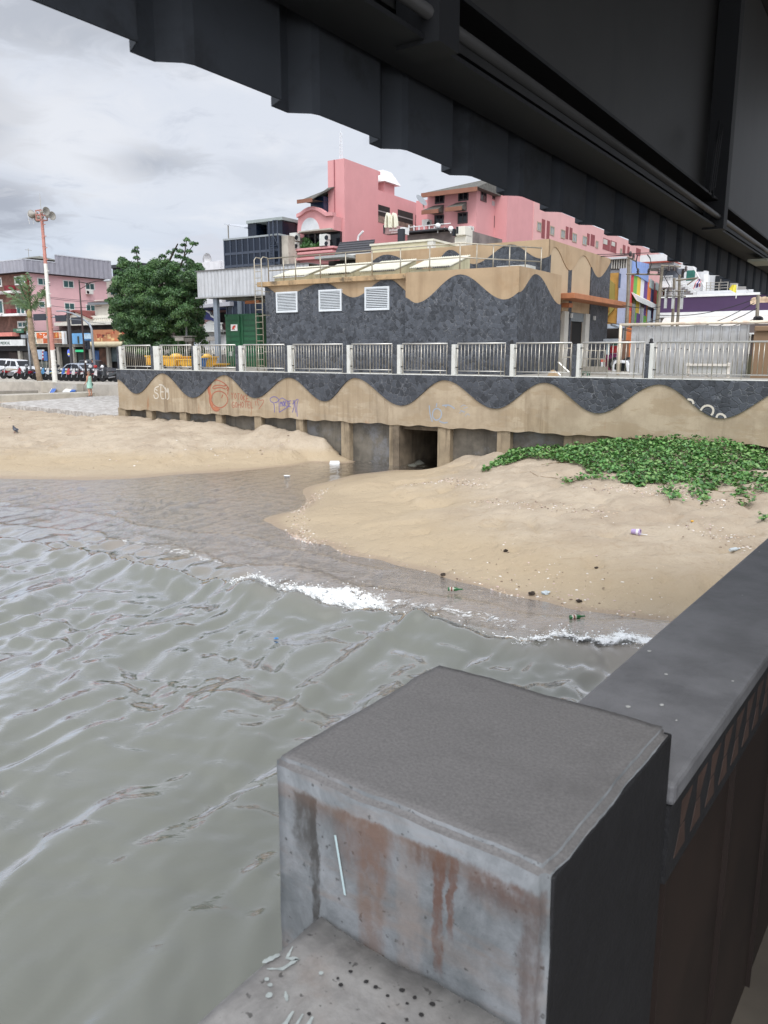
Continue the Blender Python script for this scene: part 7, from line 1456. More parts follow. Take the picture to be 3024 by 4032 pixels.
for L in ([(1398, 855), (1400, 835), (1425, 825), (1455, 835), (1458, 870), (1430, 878), (1402, 876), (1400, 850)], [(1405, 825), (1425, 808), (1460, 806)], [(1510, 870), (1512, 830), (1500, 805), (1530, 795), (1548, 812), (1550, 872)], [(1570, 872), (1572, 820), (1582, 800), (1605, 796), (1622, 815), (1622, 872)], [(1590, 830), (1605, 835), (1600, 850)], [(1640, 872), (1642, 812), (1630, 800), (1660, 792), (1676, 812), (1676, 872)]):
    MB().ribbon([(xq(x), PPU-.312, zq0(y)) for x, y in L], .16).build('thai_letter', LET, pu)
# power poles and transformer frame
POLE = mat('old_pole_concrete', S(134, 126, 112), .9, var=.2, vs=3, grime=.5, gc=S(96, 84, 70))
def upole(label, pts, p, r, name='utility_pole'):
    q = [(W.hp(*a, p)[0], p, W.hp(*a, p)[1]) for a in pts]; q = [(q[0][0], p, TZ if p < 52 else 1.8)]+q[0:]
    t = thing(name, q[0], label, 'utility pole'); MB().tube(q, r, 6).build('shaft', POLE, t); return t
p1_ = upole('left concrete power pole beside the striped shophouse', [S5(350, 1500), S5(385, 800), S5(395, 155)], 41.0, [.10, .10, .085, .07])
p2_ = upole('leaning concrete power pole at the left end of the purple fascia', [S5(850, 1300), S5(905, 700), S5(950, 270)], 41.0, [.10, .10, .085, .07])
def arm_(t, a, b_, p, r=.04): A = W.hp(*a, p); B = W.hp(*b_, p); MB().tube([(A[0], p, A[1]), (B[0], p, B[1])], r, 4).build('crossarm', POLE, t)
INS = flat(52, 40, 40, .4)
def insul(t, pts, p):
    for a in pts: x, z = W.hp(*a, p); MB().lathe([(.04, -.12), (.08, -.1), (.045, -.04), (.08, -.02), (.045, .04), (.07, .06), (.03, .14)], x, p, z, 8).build('insulator', INS, t)
arm_(p1_, S5(358, 412), S5(912, 418), 40.8); arm_(p1_, S5(370, 128), S5(520, 205), 40.8); insul(p1_, [S5(425, 85), S5(475, 118), S5(548, 365), S5(722, 368), S5(893, 372)], 40.7)
arm_(p2_, S5(925, 272), S5(1245, 292), 40.8); insul(p2_, [S5(1055, 318), S5(1145, 318), S5(1330, 330)], 40.7)
p3_ = upole('short power pole of the transformer frame, left of the pair', [S5(1130, 900), S5(1140, 480)], 41.4, [.075, .075, .065]); p4_ = upole('short power pole of the transformer frame, right of the pair', [S5(1215, 900), S5(1228, 420)], 41.4, [.075, .075, .065])
arm_(p3_, S5(1170, 515), S5(1520, 475), 41.2); arm_(p3_, S5(880, 685), S5(1330, 690), 41.2, .035); arm_(p3_, S5(880, 770), S5(1330, 775), 41.2, .035); arm_(p4_, S5(1350, 590), S5(1540, 450), 41.2, .03); insul(p3_, [S5(1030, 690), S5(1130, 690), S5(1275, 690), S5(1020, 765), S5(1130, 770), S5(1270, 765)], 41.0)
for a, b_ in ((1000, 660), (1120, 665), (1262, 670)):
    x, z = W.hp(*S5(a, b_), 41.0); MB().box(x-.02, x+.1, 40.95, 41.05, z-.9, z).build('fuse_bracket', flat(176, 178, 176, .6), p3_)
p5_ = upole('brown power pole with cable bundles at the right edge of the purple fascia', [S6(1480, 1150), S6(1500, 740)], 38.5, [.085, .085, .07])
for k in range(5): x, z = W.hp(*S6(1470+18*k, 1130+8*(k % 3)), 38.3); MB().lathe([(.09, -.03), (.12, 0), (.09, .03)], x, 38.2, z, 10, 'y').build('cable_coil', WIRE, p5_)
def wires2(labs, rows, r=.016):
    for lb_, (a, b_, p, sg) in zip(labs, rows):
        A = W.hp(*a, p); B = W.hp(*b_, p); pts = [(lerp(A[0], B[0], k/12), p, lerp(A[1], B[1], k/12)-sg*4*(k/12)*(1-k/12)) for k in range(13)]
        tag(MB().tube(pts, r, 4).build('overhead_wire', WIRE), lb_, 'wire', 'overhead wires')
wires2(['highest black wire over the station roof to the left pole', 'second black wire over the station roof to the left pole', 'third black wire over the station roof to the left pole', 'steep wire across the purple fascia from the brown pole', 'upper slack wire below the purple fascia', 'middle slack wire below the purple fascia', 'lowest slack wire below the purple fascia', 'thin wire in front of the rainbow stripes', 'second thin wire low across the rainbow stripes'],
       [((2255, 1003), S5(880, 58), 40.6, .02), ((2255, 1008), S5(470, 100), 40.6, .03), ((2255, 1013), S5(420, 85), 40.5, .04), (S5(860, 1080), S6(1400, 825), 38.4, .25), (S5(100, 1230), S6(1440, 870), 38.4, .8), (S5(100, 1245), S6(1480, 960), 38.3, .8), (S5(300, 1250), S6(1480, 1120), 38.2, .5), (S5(290, 915), S5(920, 945), 40.5, .1), (S5(40, 1200), S5(930, 1130), 40.5, .2)])
jl = ['black jumper cable left of the pair hanging before the blue sheeting', 'black jumper cable right of the pair hanging before the blue sheeting']
for lb_, L in zip(jl, ([(540, 100), (520, 200), (525, 290), (548, 365)], [(700, 90), (745, 150), (765, 250), (722, 365)])): tag(MB().tube([(W.hp(*S5(*q), 40.6)[0], 40.6, W.hp(*S5(*q), 40.6)[1]) for q in L], .03, 5).build('jumper_cable', WIRE), lb_, 'cable')
for lb_, L in zip(['sagging cable between the transformer insulators, left', 'sagging cable between the transformer insulators, right'], ([(1055, 330), (980, 450), (1060, 600), (1030, 690)], [(1145, 330), (1180, 380), (1250, 470), (1330, 340)])): tag(MB().tube([(W.hp(*S5(*q), 40.9)[0], 40.9, W.hp(*S5(*q), 40.9)[1]) for q in L], .022, 5).build('jumper_cable', WIRE), lb_, 'cable')
# flags
def flag(label, pts, p, cols, stripes):
    q = [W.hp(*a, p) for a in pts]; t = thing('flag', (q[0][0], p, q[-1][1]), label, 'flag')
    n_ = len(cols)
    for i, c in enumerate(cols):
        f0, f1 = sum(stripes[:i]), sum(stripes[:i+1]); A = [tuple(lerp(q[0][k], q[3][k], f) for k in (0, 1)) for f in (f0, f1)]; B = [tuple(lerp(q[1][k], q[2][k], f) for k in (0, 1)) for f in (f0, f1)]
        b = MB(); V = []
        for k in range(9):
            f = k/8; d = .08*math.sin(f*9)
            for s in (0, 1): V.append((lerp(A[s][0], B[s][0], f), p+d, lerp(A[s][1], B[s][1], f)))
        b.add(V, [(2*k, 2*k+1, 2*k+3, 2*k+2) for k in range(8)]); b.build('cloth', flat(*c, .8), t)
    return t
fl = flag('red white and blue striped flag hanging at a slant by the stairs', (S5(1530, 480), S5(1440, 650), S5(1560, 620), S5(1580, 500)), 40.2, [(196, 70, 86), (226, 224, 228), (84, 70, 130), (226, 224, 228), (196, 70, 86)], [.17, .17, .32, .17, .17])
x, z = W.hp(*S5(1575, 490), 40.3); MB().tube([(x-.6, 40.3, z+.9), (x+.2, 40.3, z-.4)], .025, 5).build('pole', WHP, fl)
f2 = flag('plain yellow flag on a short pole above the purple fascia', (S6(1080, 580), S6(1160, 580), S6(1150, 720), S6(1025, 650)), 44.0, [(236, 222, 90)], [1.0])
x, z = W.hp(*S6(1160, 575), 44.05); MB().tube([(x, 44.05, z), (x, 44.05, W.hp(*S6(1155, 800), 44.05)[1])], .025, 5).build('pole', WHP, f2)
# zinc hoarding with its white pipe
PZN = 31.5
zn = thing('zinc_hoarding', (W.hp(2700, 1490, PZN)[0], PZN, TZ), 'weathered grey corrugated zinc hoarding under a long white pipe', 'fence')
ZINC = mat('old_zinc', S(174, 173, 170), .5, .25, var=.12, vs=1.2, streak=.55, sc=S(128, 130, 134), sfreq=5, grime=.55, gc=S(200, 202, 206), gs=1.6)
xz0, xz1 = W.hp(2481, 1400, PZN)[0], W.hp(2911, 1400, PZN)[0]; zz1 = W.hp(2700, 1280, PZN)[1]; pts = []
x = xz0; k = 0; zr_ = random.Random(6)
while x < xz1: pts += [(x, PZN), (x+.21, PZN), (x+.235, PZN-.05), (x+.275, PZN-.05), (x+.30, PZN)]; x += .30
tops = [zz1-.05*vnoise(np.array(a*3.0), np.array(.2), 4) for a, _ in pts]
MB().add([(a, b_, TZ) for a, b_ in pts]+[(a, b_, t_) for (a, b_), t_ in zip(pts, tops)], [(i, i+1, len(pts)+i+1, len(pts)+i) for i in range(len(pts)-1)]).build('zinc_sheet', ZINC, zn)
MB().box(xz0, xz1, PZN+.03, PZN+.09, TZ+1.0, TZ+1.08).box(xz0, xz1, PZN+.03, PZN+.09, zz1-.2, zz1-.12).build('rear_batten', flat(120, 84, 62, .8), zn)
PIP = mat('pipe_cream', S(218, 206, 186), .6, var=.08, grime=.4, gc=S(160, 110, 80), gs=3)
xq0, xq1 = W.hp(2443, 1283, PZN)[0], W.hp(3080, 1268, PZN)[0]; zp0 = W.hp(2700, 1275, PZN)[1]
MB().tube([(xq0, PZN-.12, zp0), (xq1, PZN-.12, zp0+.02)], .055, 8).build('top_pipe', PIP, zn, smooth=True); MB().tube([(xq0+.05, PZN-.12, TZ), (xq0+.05, PZN-.12, zp0)], .06, 8).build('post_pipe', PIP, zn, smooth=True)
for k in range(16): x = xz0+.3+k*(xz1-xz0-.5)/15; MB().lathe([(.022, -.02), (.022, 0)], x, PZN-.052, TZ+.95+.1*zr_.random(), 6, 'y').build('nail_head', flat(70, 60, 54, .8), zn)
cr_ = thing('slatted_crate', (W.hp(2790, 1480, 30.3)[0], 30.3, TZ), 'worn white slatted crate stand before the zinc hoarding', 'crate')
CRT = mat('crate_white', S(206, 200, 190), .8, var=.12, grime=.5, gc=S(150, 134, 118), gs=4)
for q in ((2703, 1432, 2873, 1441), (2706, 1470, 2873, 1477), (2706, 1486, 2870, 1492)): slab_y(cr_, 'slat', CRT, 30.3, *q, 0, .06)
for q in ((2703, 1428, 2714, 1498), (2862, 1428, 2873, 1498), (2775, 1478, 2785, 1490)): slab_y(cr_, 'upright', CRT, 30.3, *q, -.05, .0)
slab_y(cr_, 'back_board', mat('crate_clear', S(176, 176, 172), .5, var=.1), 30.3, 2714, 1442, 2862, 1470, -.05, -.03)
bs_ = thing('brown_gatepost', (W.hp(3000, 1480, 30.5)[0], 30.5, TZ), 'broad brown rendered gate pillar with a capped top at far right', 'pillar')
BRP = mat('brown_render', S(128, 104, 80), .9, var=.12, vs=1, streak=.3, sc=S(92, 74, 58), bump=.2)
slab_y(bs_, 'shaft', BRP, 30.5, *S6(1400, 1340), *S6(1750, 2150), -1, 0); slab_y(bs_, 'cap', BRP, 30.5, *S6(1445, 1245), *S6(1760, 1335), -1, .12, .04)
wl2 = thing('grey_backdrop_wall', (W.hp(2940, 1400, 33)[0], 33, TZ), 'dark grey wall strip behind the white meter box', 'wall'); slab_y(wl2, 'wall', flat(92, 82, 78, .85), 33, 2905, 1275, 3080, 1500, -.2, 0); slab_y(wl2, 'ledge', WHP, 33, 2905, 1311, 2985, 1317, 0, .3); slab_y(wl2, 'olive_door', flat(86, 84, 66, .8), 33, 2925, 1400, 2962, 1500, 0, .05); slab_y(wl2, 'door_frame', flat(170, 172, 172, .7), 33, 2916, 1396, 2927, 1500, 0, .1)
mb_ = thing('meter_box', (W.hp(2930, 1396, 31.8)[0], 31.8, W.hp(2930, 1396, 31.8)[1]), 'white electric meter box behind wire mesh by the hoarding', 'meter box'); slab_y(mb_, 'box', flat(206, 202, 190, .6, grime=.4), 31.8, 2909, 1320, 2952, 1394, -.2, 0, .02); slab_y(mb_, 'lid', flat(214, 212, 204, .6), 31.8, 2920, 1316, 2955, 1324, -.2, .08); slab_y(mb_, 'latch', flat(60, 60, 60, .6), 31.8, 2937, 1360, 2940, 1368, 0, .03)
# truck and stall seen through the gap
PTK = 38.0
tk = thing('white_truck', (W.hp(2450, 1470, PTK)[0], PTK, TZ), 'white truck cab with dark windows half hidden behind the pipe post', 'truck')
pc = [W.hp(u, v, PTK) for u, v in ((2408, 1482), (2410, 1440), (2416, 1424), (2426, 1418), (2472, 1420), (2478, 1436), (2478, 1484))]
MB().prism_y(pc, PTK, PTK+1.7).build('cab', flat(222, 224, 226, .3), tk, bevel=.05); wv_ = [W.hp(u, v, PTK) for u, v in ((2419, 1454), (2421, 1434), (2428, 1429), (2464, 1430), (2468, 1462), (2440, 1462))]; MB().prism_y(wv_, PTK-.015, PTK-.001).build('windscreen', GLD, tk)
slab_y(tk, 'bumper', flat(206, 208, 210, .4), PTK, 2405, 1466, 2432, 1474, .0, .12); 
for u in (2416, 2468): x, z = W.hp(u, 1484, PTK); wheel(tk, x, PTK+.2, TZ+.33, .33)
mk = thing('market_stall', (W.hp(2400, 1440, PTK+2)[0], PTK+2, TZ), 'market stall with red box and pink cloth behind the white truck', 'stall')
for q, c, d in (((2415, 1362, 2442, 1390), (150, 36, 40), .5), ((2394, 1392, 2440, 1412), (150, 66, 118), .3), ((2388, 1408, 2412, 1470), (102, 40, 66), .2), ((2395, 1335, 2450, 1345), (150, 156, 162), .8), ((2397, 1356, 2410, 1396), (206, 222, 226), .4), ((2420, 1345, 2450, 1360), (70, 116, 100), .4), ((2380, 1415, 2392, 1425), (214, 110, 92), .6), ((2380, 1425, 2388, 1468), (220, 222, 224), .6), ((2440, 1340, 2478, 1420), (116, 88, 70), .1), ((2463, 1290, 2482, 1490), (196, 112, 62), .05)): slab_y(mk, 'goods', flat(*c, .7, var=.2), PTK+2, *q, 0, d)
lw_ = thing('low_concrete_wall', (W.hp(2340, 1470, 31.5)[0], 31.5, TZ), 'low grey concrete wall with a steel handrail before the station doorway', 'wall')
slab_y(lw_, 'wall', CONC, 31.5, 2288, 1443, 2384, 1490, -.15, 0)
for v in (1378, 1411): slab_y(lw_, 'rail', TUBE, 31.5, 2286, v, 2382, v+4, -.1, -.06)
for u in (2288, 2318, 2350, 2379): slab_y(lw_, 'rail_post', TUBE, 31.5, u, 1378, u+3, 1443, -.1, -.06)
rs_ = thing('stair_railing', (W.hp(2220, 1480, 30.2)[0], 30.2, TZ), 'white banded handrail of the steps at the station corner', 'railing')
for a, b_ in (((2198, 1426), (2241, 1466)), ((2198, 1470), (2222, 1492))): A, B = W.hp(*a, 30.2), W.hp(*b_, 30.2); MB().tube([(A[0], 30.2, A[1]), (B[0], 30.2, B[1])], .035, 6).build('rail', RAILM, rs_)
for v in (1369, 1404): slab_y(rs_, 'rail', TUBE, 30.4, 2202, v, 2252, v+4, 0, .04)
for u in (2200, 2248): slab_y(rs_, 'post', TUBE, 30.4, u, 1352, u+4, 1490, 0, .04)
am_ = thing('low_stucco_arch', (W.hp(2180, 1480, 29.0)[0], 29.0, TZ), 'small tan stucco hump at the foot of the station corner', 'ornament')
hp_ = [W.hp(2146+60*k/14, 1492-36*math.sin(math.pi*k/14)**1.5, 29.0) for k in range(15)]; MB().prism_y(hp_, 28.98, 29.1).build('hump', STU, am_)
gs_ = thing('green_stool', (W.hp(2295, 1480, 30.0)[0], 30.0, TZ), 'small green plastic stool by the low concrete wall', 'stool')
slab_y(gs_, 'seat', flat(40, 96, 72, .6), 30.0, 2283, 1464, 2315, 1470, -.3, 0)
for u in (2284, 2310): 
    for d in (-.28, -.03): slab_y(gs_, 'leg', flat(40, 96, 72, .6), 30.0, u, 1470, u+4, 1491, d, d+.03)
# ================================================================== SHELTER, CONTAINER, BINS, TREES, SMALL THINGS
PSH = 33.5
she = thing('sheet_metal_shelter', (W.hp(900, 1300, PSH)[0], PSH, TZ), 'shelter with pale corrugated metal fascia on grey posts beside the station', 'shelter')
SHM = mat('shelter_sheet', S(186, 188, 190), .5, .2, var=.06, streak=.55, sc=S(136, 136, 136), sfreq=5)
xh0, xh1 = W.hp(777, 1120, PSH)[0], T0-.3; zh0, zh1 = W.hp(900, 1167, PSH)[1], W.hp(900, 1062, PSH)[1]
cm = MB(); corr_y(cm, PSH, xh0, xh1, zh0, zh1, .13, .03); cm.build('fascia_sheet', SHM, she)
MB().box(xh0, xh1, PSH+.02, PSH+7, zh0+.25, zh0+.32).build('ceiling', flat(64, 62, 60, .8), she); MB().box(xh0-.05, xh1, PSH-.08, PSH+7, zh1, zh1+.06).build('roof_sheet', flat(96, 96, 96, .7, var=.2), she)
MB().box(xh0, xh0+.03, PSH+.02, PSH+7, zh0, zh1).build('side_fascia', SHM, she)
gx0 = W.hp(790, 1170, PSH)[0]; MB().box(xh0-.1, xh1, PSH-.12, PSH-.05, zh0-.05, zh0+.02).build('gutter', flat(150, 152, 152, .5), she)
px0, px1 = W.hp(846, 1300, PSH+.15)[0], W.hp(860, 1300, PSH+.15)[0]; MB().box(px0, px1, PSH+.1, PSH+.32, TZ, zh0+.25).build('post', flat(122, 132, 144, .6), she)
px0, px1 = W.hp(938, 1300, PSH+6)[0], W.hp(946, 1300, PSH+6)[0]; MB().box(px0, px1, PSH+6, PSH+6.2, TZ, zh0+.25).build('post', flat(122, 132, 144, .6), she)
slab_y(she, 'orange_beam', MATS['orange_slab'], PSH+1.0, 964, 1183, 1020, 1195, -.2, 0)
# container
PCN = 34.6
x0, x1_ = W.hp(890, 1340, PCN)[0], W.hp(1022, 1340, PCN)[0]; zc0_, zc1_ = TZ+.06, W.hp(950, 1236, PCN)[1]
cn = thing('shipping_container', ((x0+x1_)/2, PCN, TZ), 'green steel container with a white square emblem under the shelter', 'container')
GRN = mat('container_green', S(38, 92, 62), .5, .1, var=.1, vs=1.5, streak=.35, sc=S(26, 62, 44), sfreq=3)
MB().box(x0, x1_, PCN, PCN+5.5, zc0_, zc1_).build('body', GRN, cn); xm_ = lerp(x0, x1_, .49)
for a, b_ in ((x0+.10, xm_-.08), (xm_+.08, x1_-.06)):
    d = MB().box(a, b_, PCN-.04, PCN-.001, zc0_+.1, zc1_-.12).build('door', GRN, cn); z = zc0_+.2
    for k in range(9):
        zk = lerp(zc0_+.2, zc1_-.4, k/8); MB().box(a+.06, b_-.06, PCN-.058, PCN-.0405, zk, zk+.10).build('pressed_rib', mat('container_green_rib', S(32, 78, 54), .5, .1), d)
for x in (xm_-.14, xm_+.14): MB().tube([(x, PCN-.08, zc0_+.05), (x, PCN-.08, zc1_-.05)], .022, 6).build('lock_bar', GRN, cn)
for x in (x0, x1_-.14):
    for z in (zc0_, zc1_-.13): MB().box(x-.004, x+.144, PCN-.05, PCN+.02, z-.004, z+.134).build('corner_casting', GRN, cn)
em = slab_y(cn, 'emblem_plate', WHP, PCN-.06, 909, 1277, 935, 1303, 0, .006); ea = []; eb = []
cxe, cze = W.hp(923, 1295, PCN-.066); 
for k in range(13): g = math.pi*(1.0-.62*k/12); ea.append((cxe+.02+.20*math.cos(g), cze-.02+.22*math.sin(g))); eb.append((cxe+.05+.10*math.cos(g), cze-.02+.13*math.sin(g)))
MB().strip_y(ea, eb, PCN-.070, PCN-.0665).build('emblem_arc', flat(196, 62, 54, .5), em); MB().strip_y(eb, [(lerp(a, cxe+.06, .5), lerp(z, cze-.02, .4)) for a, z in eb], PCN-.070, PCN-.0667).build('emblem_arc', flat(226, 152, 136, .5), em); slab_y(em, 'emblem_text', flat(120, 124, 130, .5), PCN-.0665, 912, 1296, 925, 1298.5, 0, .003)
slab_y(cn, 'notice', flat(166, 172, 166, .6), PCN-.062, 904, 1384, 914, 1402, 0, .004)
MB().box(x0-.5, x1_+.6, PCN-.6, PCN+5.6, TZ, TZ+.055).build('base_slab', CONL, cn)
# guard beam, pole with boxes, bins
gb_ = thing('guard_beam', (W.hp(750, 1400, 37)[0], 37, TZ), 'long white ribbed guard beam behind the yellow bins', 'barrier'); cm = MB(); corr_y(cm, 37, W.hp(640, 1390, 37)[0], W.hp(895, 1390, 37)[0], W.hp(760, 1394, 37)[1], W.hp(760, 1378, 37)[1], .2, .04); cm.build('beam', flat(206, 204, 198, .6), gb_)
slab_y(gb_, 'lower_wall', mat('grey_skirt', S(132, 128, 124), .85, var=.2), 37.1, 640, 1395, 895, 1450, -.2, 0)
for u in (650, 700, 745, 790, 840, 885): slab_y(gb_, 'post', flat(150, 150, 148, .7), 37.06, u, 1372, u+3, 1450, 0, .04)
wp = thing('weather_pole', (W.hp(735, 1440, 35)[0], 35, TZ), 'thin grey pole with two metal boxes in front of the tree', 'pole'); x = W.hp(735, 1400, 35)[0]
MB().tube([(x, 35, TZ), (W.hp(735, 1330, 35)[0], 35, W.hp(735, 1330, 35)[1]), (W.hp(732, 1200, 35)[0], 35, W.hp(732, 1200, 35)[1])], [.09, .07, .045], 6).build('pole', flat(116, 118, 116, .6), wp); slab_y(wp, 'metal_box', flat(150, 146, 138, .6), 34.95, 700, 1326, 734, 1342, 0, .25, .02); slab_y(wp, 'metal_box', flat(96, 92, 86, .6), 34.95, 738, 1330, 768, 1346, 0, .25, .02); slab_y(wp, 'shelf', flat(120, 116, 110, .6), 34.95, 698, 1323, 770, 1326, -.1, .3); slab_y(wp, 'leg', flat(120, 116, 110, .6), 35, 702, 1342, 704, 1372, 0, .03); slab_y(wp, 'lower_box', flat(112, 108, 100, .7), 35, 752, 1344, 764, 1375, 0, .2); slab_y(wp, 'small_arm', flat(150, 150, 148, .6), 35, 728, 1227, 740, 1230, 0, .04)
w3 = thing('meter_cabinet', (W.hp(838, 1372, 36)[0], 36, TZ), 'small grey metal cabinet on legs behind the shelter post', 'cabinet'); slab_y(w3, 'box', flat(168, 164, 158, .6), 36, 830, 1326, 866, 1342, 0, .3, .02); slab_y(w3, 'leg', flat(120, 116, 110, .6), 36, 832, 1342, 834, 1440, .1, .14); slab_y(w3, 'leg', flat(120, 116, 110, .6), 36, 862, 1342, 864, 1440, .1, .14)
YEL = mat('bin_yellow', S(226, 176, 62), .55, var=.1, vs=2, grime=.3, gc=S(180, 130, 50))
def bin_(label, u0, u1, v0, v1, p, lidh=.0, heap=False):
    x0, x1 = W.hp(u0, (v0+v1)/2, p)[0], W.hp(u1, (v0+v1)/2, p)[0]; z1 = W.hp((u0+u1)/2, v0, p)[1]; t = thing('skip_bin', ((x0+x1)/2, p, TZ), label, 'bin', 'yellow bins on the terrace')
    MB().loft([(x0+.1, p, TZ+.08), (x1-.1, p, TZ+.08), (x1-.1, p+.9, TZ+.08), (x0+.1, p+.9, TZ+.08)], [(x0, p-.06, z1), (x1, p-.06, z1), (x1, p+1.0, z1), (x0, p+1.0, z1)]).build('tub', YEL, t, bevel=.02)
    MB().box(x0-.04, x1+.04, p-.11, p+1.05, z1, z1+.06).build('rim', YEL, t)
    n = max(2, int((x1-x0)/.5))
    for k in range(n+1): x = lerp(x0+.12, x1-.12, k/n); MB().box(x-.03, x+.03, p-.1, p-.03, TZ+.15, z1-.01).build('stiffener', YEL, t)
    for x in (x0+.2, x1-.2): MB().lathe([(.09, -.05), (.09, .05)], x, p, TZ+.09, 8, 'y').build('castor', TYRE, t)
    if heap: MB().ell(((x0+x1)/2+.1, p+.4, z1+.02), ((x1-x0)*.33, .35, .2), 10, 6).build('rubbish_heap', mat('heap', S(214, 172, 84), .8, var=.4, vs=9), t)
    return t
bin_('narrow yellow bin, leftmost of the terrace bins', 577, 604, 1404, 1455, 31.5); bin_('wide yellow skip bin heaped with yellow bags', 640, 698, 1407, 1455, 31.0, heap=True); bin_('low yellow skip bin right of the heaped one, with an open top', 702, 757, 1418, 1455, 31.0); bin_('tall yellow bin behind the blue one', 776, 806, 1408, 1455, 31.6, heap=True); bin_('low yellow bin at the shelter post', 808, 852, 1436, 1455, 32.4)
bb_ = thing('blue_bin', (W.hp(786, 1440, 30.6)[0], 30.6, TZ), 'blue plastic wheelie bin in front of the yellow bins', 'bin'); x0, x1 = W.hp(779, 1430, 30.6)[0], W.hp(794, 1430, 30.6)[0]; zb0, zb1 = W.hp(786, 1438, 30.6)[1], W.hp(786, 1414, 30.6)[1]
MB().loft([(x0+.05, 30.6, TZ+.06), (x1-.05, 30.6, TZ+.06), (x1-.05, 30.9, TZ+.06), (x0+.05, 30.9, TZ+.06)], [(x0-.03, 30.55, zb1), (x1+.03, 30.55, zb1), (x1+.03, 31.0, zb1), (x0-.03, 31.0, zb1)]).build('tub', flat(58, 104, 158, .5), bb_, bevel=.02); MB().box(x0-.06, x1+.06, 30.5, 31.05, zb1, zb1+.05).build('lid', flat(58, 104, 158, .5), bb_)
# ---- big tree
LMT = [mat('tree_leaf_a', (.036, .092, .026), .5), mat('tree_leaf_b', (.055, .125, .036), .5), mat('tree_leaf_c', (.024, .064, .02), .5), mat('tree_leaf_d', (.085, .165, .05), .5)]
def leaf_cloud(centres, sizes, per, ls, seed, droop=.5):
    r = np.random.default_rng(seed); V = []; mi = []
    for c, s in zip(centres, sizes):
        n = int(per*s*s); d = r.normal(size=(n, 3)); d /= np.linalg.norm(d, axis=1)[:, None]; d[:, 2] = np.abs(d[:, 2])*.95-.7*r.random(n); rad = s*(.55+.5*r.random(n)**.6)
        p = np.array(c)+d*rad[:, None]*np.array([1, 1, .75]); p[:, 2] -= droop*.12*s*r.random(n)
        a = d+r.normal(size=(n, 3))*.55; a /= np.linalg.norm(a, axis=1)[:, None]; t1 = np.cross(a, r.normal(size=(n, 3))); t1 /= np.linalg.norm(t1, axis=1)[:, None]; t2 = np.cross(a, t1)
        L = (ls*(.6+.8*r.random(n)))[:, None]; Wd = L*.42
        q = np.stack([p-t1*L, p+t2*Wd, p+t1*L, p-t2*Wd], 1); V.append(q); mi.append(np.where(r.random(n) < .55, r.integers(0, 4), r.integers(0, 4, n)))
    V = np.concatenate(V); n = len(V); return V.reshape(-1, 3), np.arange(n*4).reshape(n, 4), np.concatenate(mi)
def to_local(ob, root):
    v = np.zeros(len(ob.data.vertices)*3, np.float32); ob.data.vertices.foreach_get('co', v); v = v.reshape(-1, 3)-np.array(root['_o'], np.float32); ob.data.vertices.foreach_set('co', v.reshape(-1)); ob.data.update(); ob.parent = root
PTR = 37.0
def tp_(u, v, p=PTR): x, z = W.hp(u, v, p); return (x, p, z)
tb = tp_(625, 1440)
tree = thing('broadleaf_tree', (tb[0], PTR, TZ-.5), 'large dense dark green tree with a ragged crown behind the yellow bins', 'tree')
MB().tube([(tb[0], PTR, TZ-.6), tp_(622, 1380), tp_(630, 1300), tp_(625, 1200), tp_(640, 1080), tp_(700, 960)], [.28, .24, .2, .15, .1, .04], 8).tube([tp_(622, 1370), tp_(560, 1270), tp_(500, 1180)], [.18, .12, .05], 6).tube([tp_(628, 1330), tp_(690, 1230), tp_(760, 1120)], [.17, .12, .05], 6).tube([tp_(628, 1270), tp_(560, 1140), tp_(540, 1010), tp_(535, 985)], [.12, .08, .04, .02], 6).tube([tp_(690, 1100), tp_(725, 1010), tp_(735, 945)], [.08, .05, .02], 5).tube([tp_(725, 1010), tp_(762, 965)], [.04, .02], 5).build('trunk', mat('bark', S(62, 54, 46), .9, var=.3, vs=6), tree)
out = [(450, 1190), (428, 1185), (455, 1120), (470, 1075), (490, 1030), (520, 1050), (560, 1050), (600, 1040), (650, 1035), (690, 1040), (740, 1040), (780, 1050), (790, 1090), (785, 1150), (780, 1200), (790, 1260), (800, 1320), (790, 1375), (740, 1390), (660, 1400), (580, 1395), (510, 1370), (480, 1300), (445, 1240)]
tr_ = random.Random(12); C = []; Z_ = []
while len(C) < 330:
    u, v = tr_.uniform(425, 810), tr_.uniform(1030, 1400)
    if not inside(out, u, v): continue
    dd_ = tr_.uniform(-2.5, 2.5); C.append(tp_(u, v, PTR+dd_)); Z_.append(tr_.uniform(.38, .62))
for i in range(len(out)):
    for k in range(2): u, v = out[i]; C.append(tp_(u+tr_.uniform(-10, 10), v+tr_.uniform(-10, 10), PTR+tr_.uniform(-.8, .8))); Z_.append(tr_.uniform(.2, .34))
for u, v, s in ((532, 990, .26), (538, 1015, .24), (545, 1040, .25), (538, 975, .16), (735, 945, .24), (722, 965, .22), (760, 960, .24), (745, 990, .22), (712, 990, .24), (690, 985, .2), (668, 995, .24), (700, 1010, .26), (640, 1010, .26), (773, 958, .15), (735, 1020, .25), (720, 1015, .2), (475, 1045, .28), (500, 1035, .25), (790, 1060, .3), (805, 1350, .26), (455, 1195, .3), (435, 1190, .2), (462, 1108, .25)): C.append(tp_(u, v)); Z_.append(s)
V, Fq, mi = leaf_cloud(C, Z_, 2300, .072, 8)
crown = soup('crown', V, Fq, None, False, LMT, mi); to_local(crown, tree)
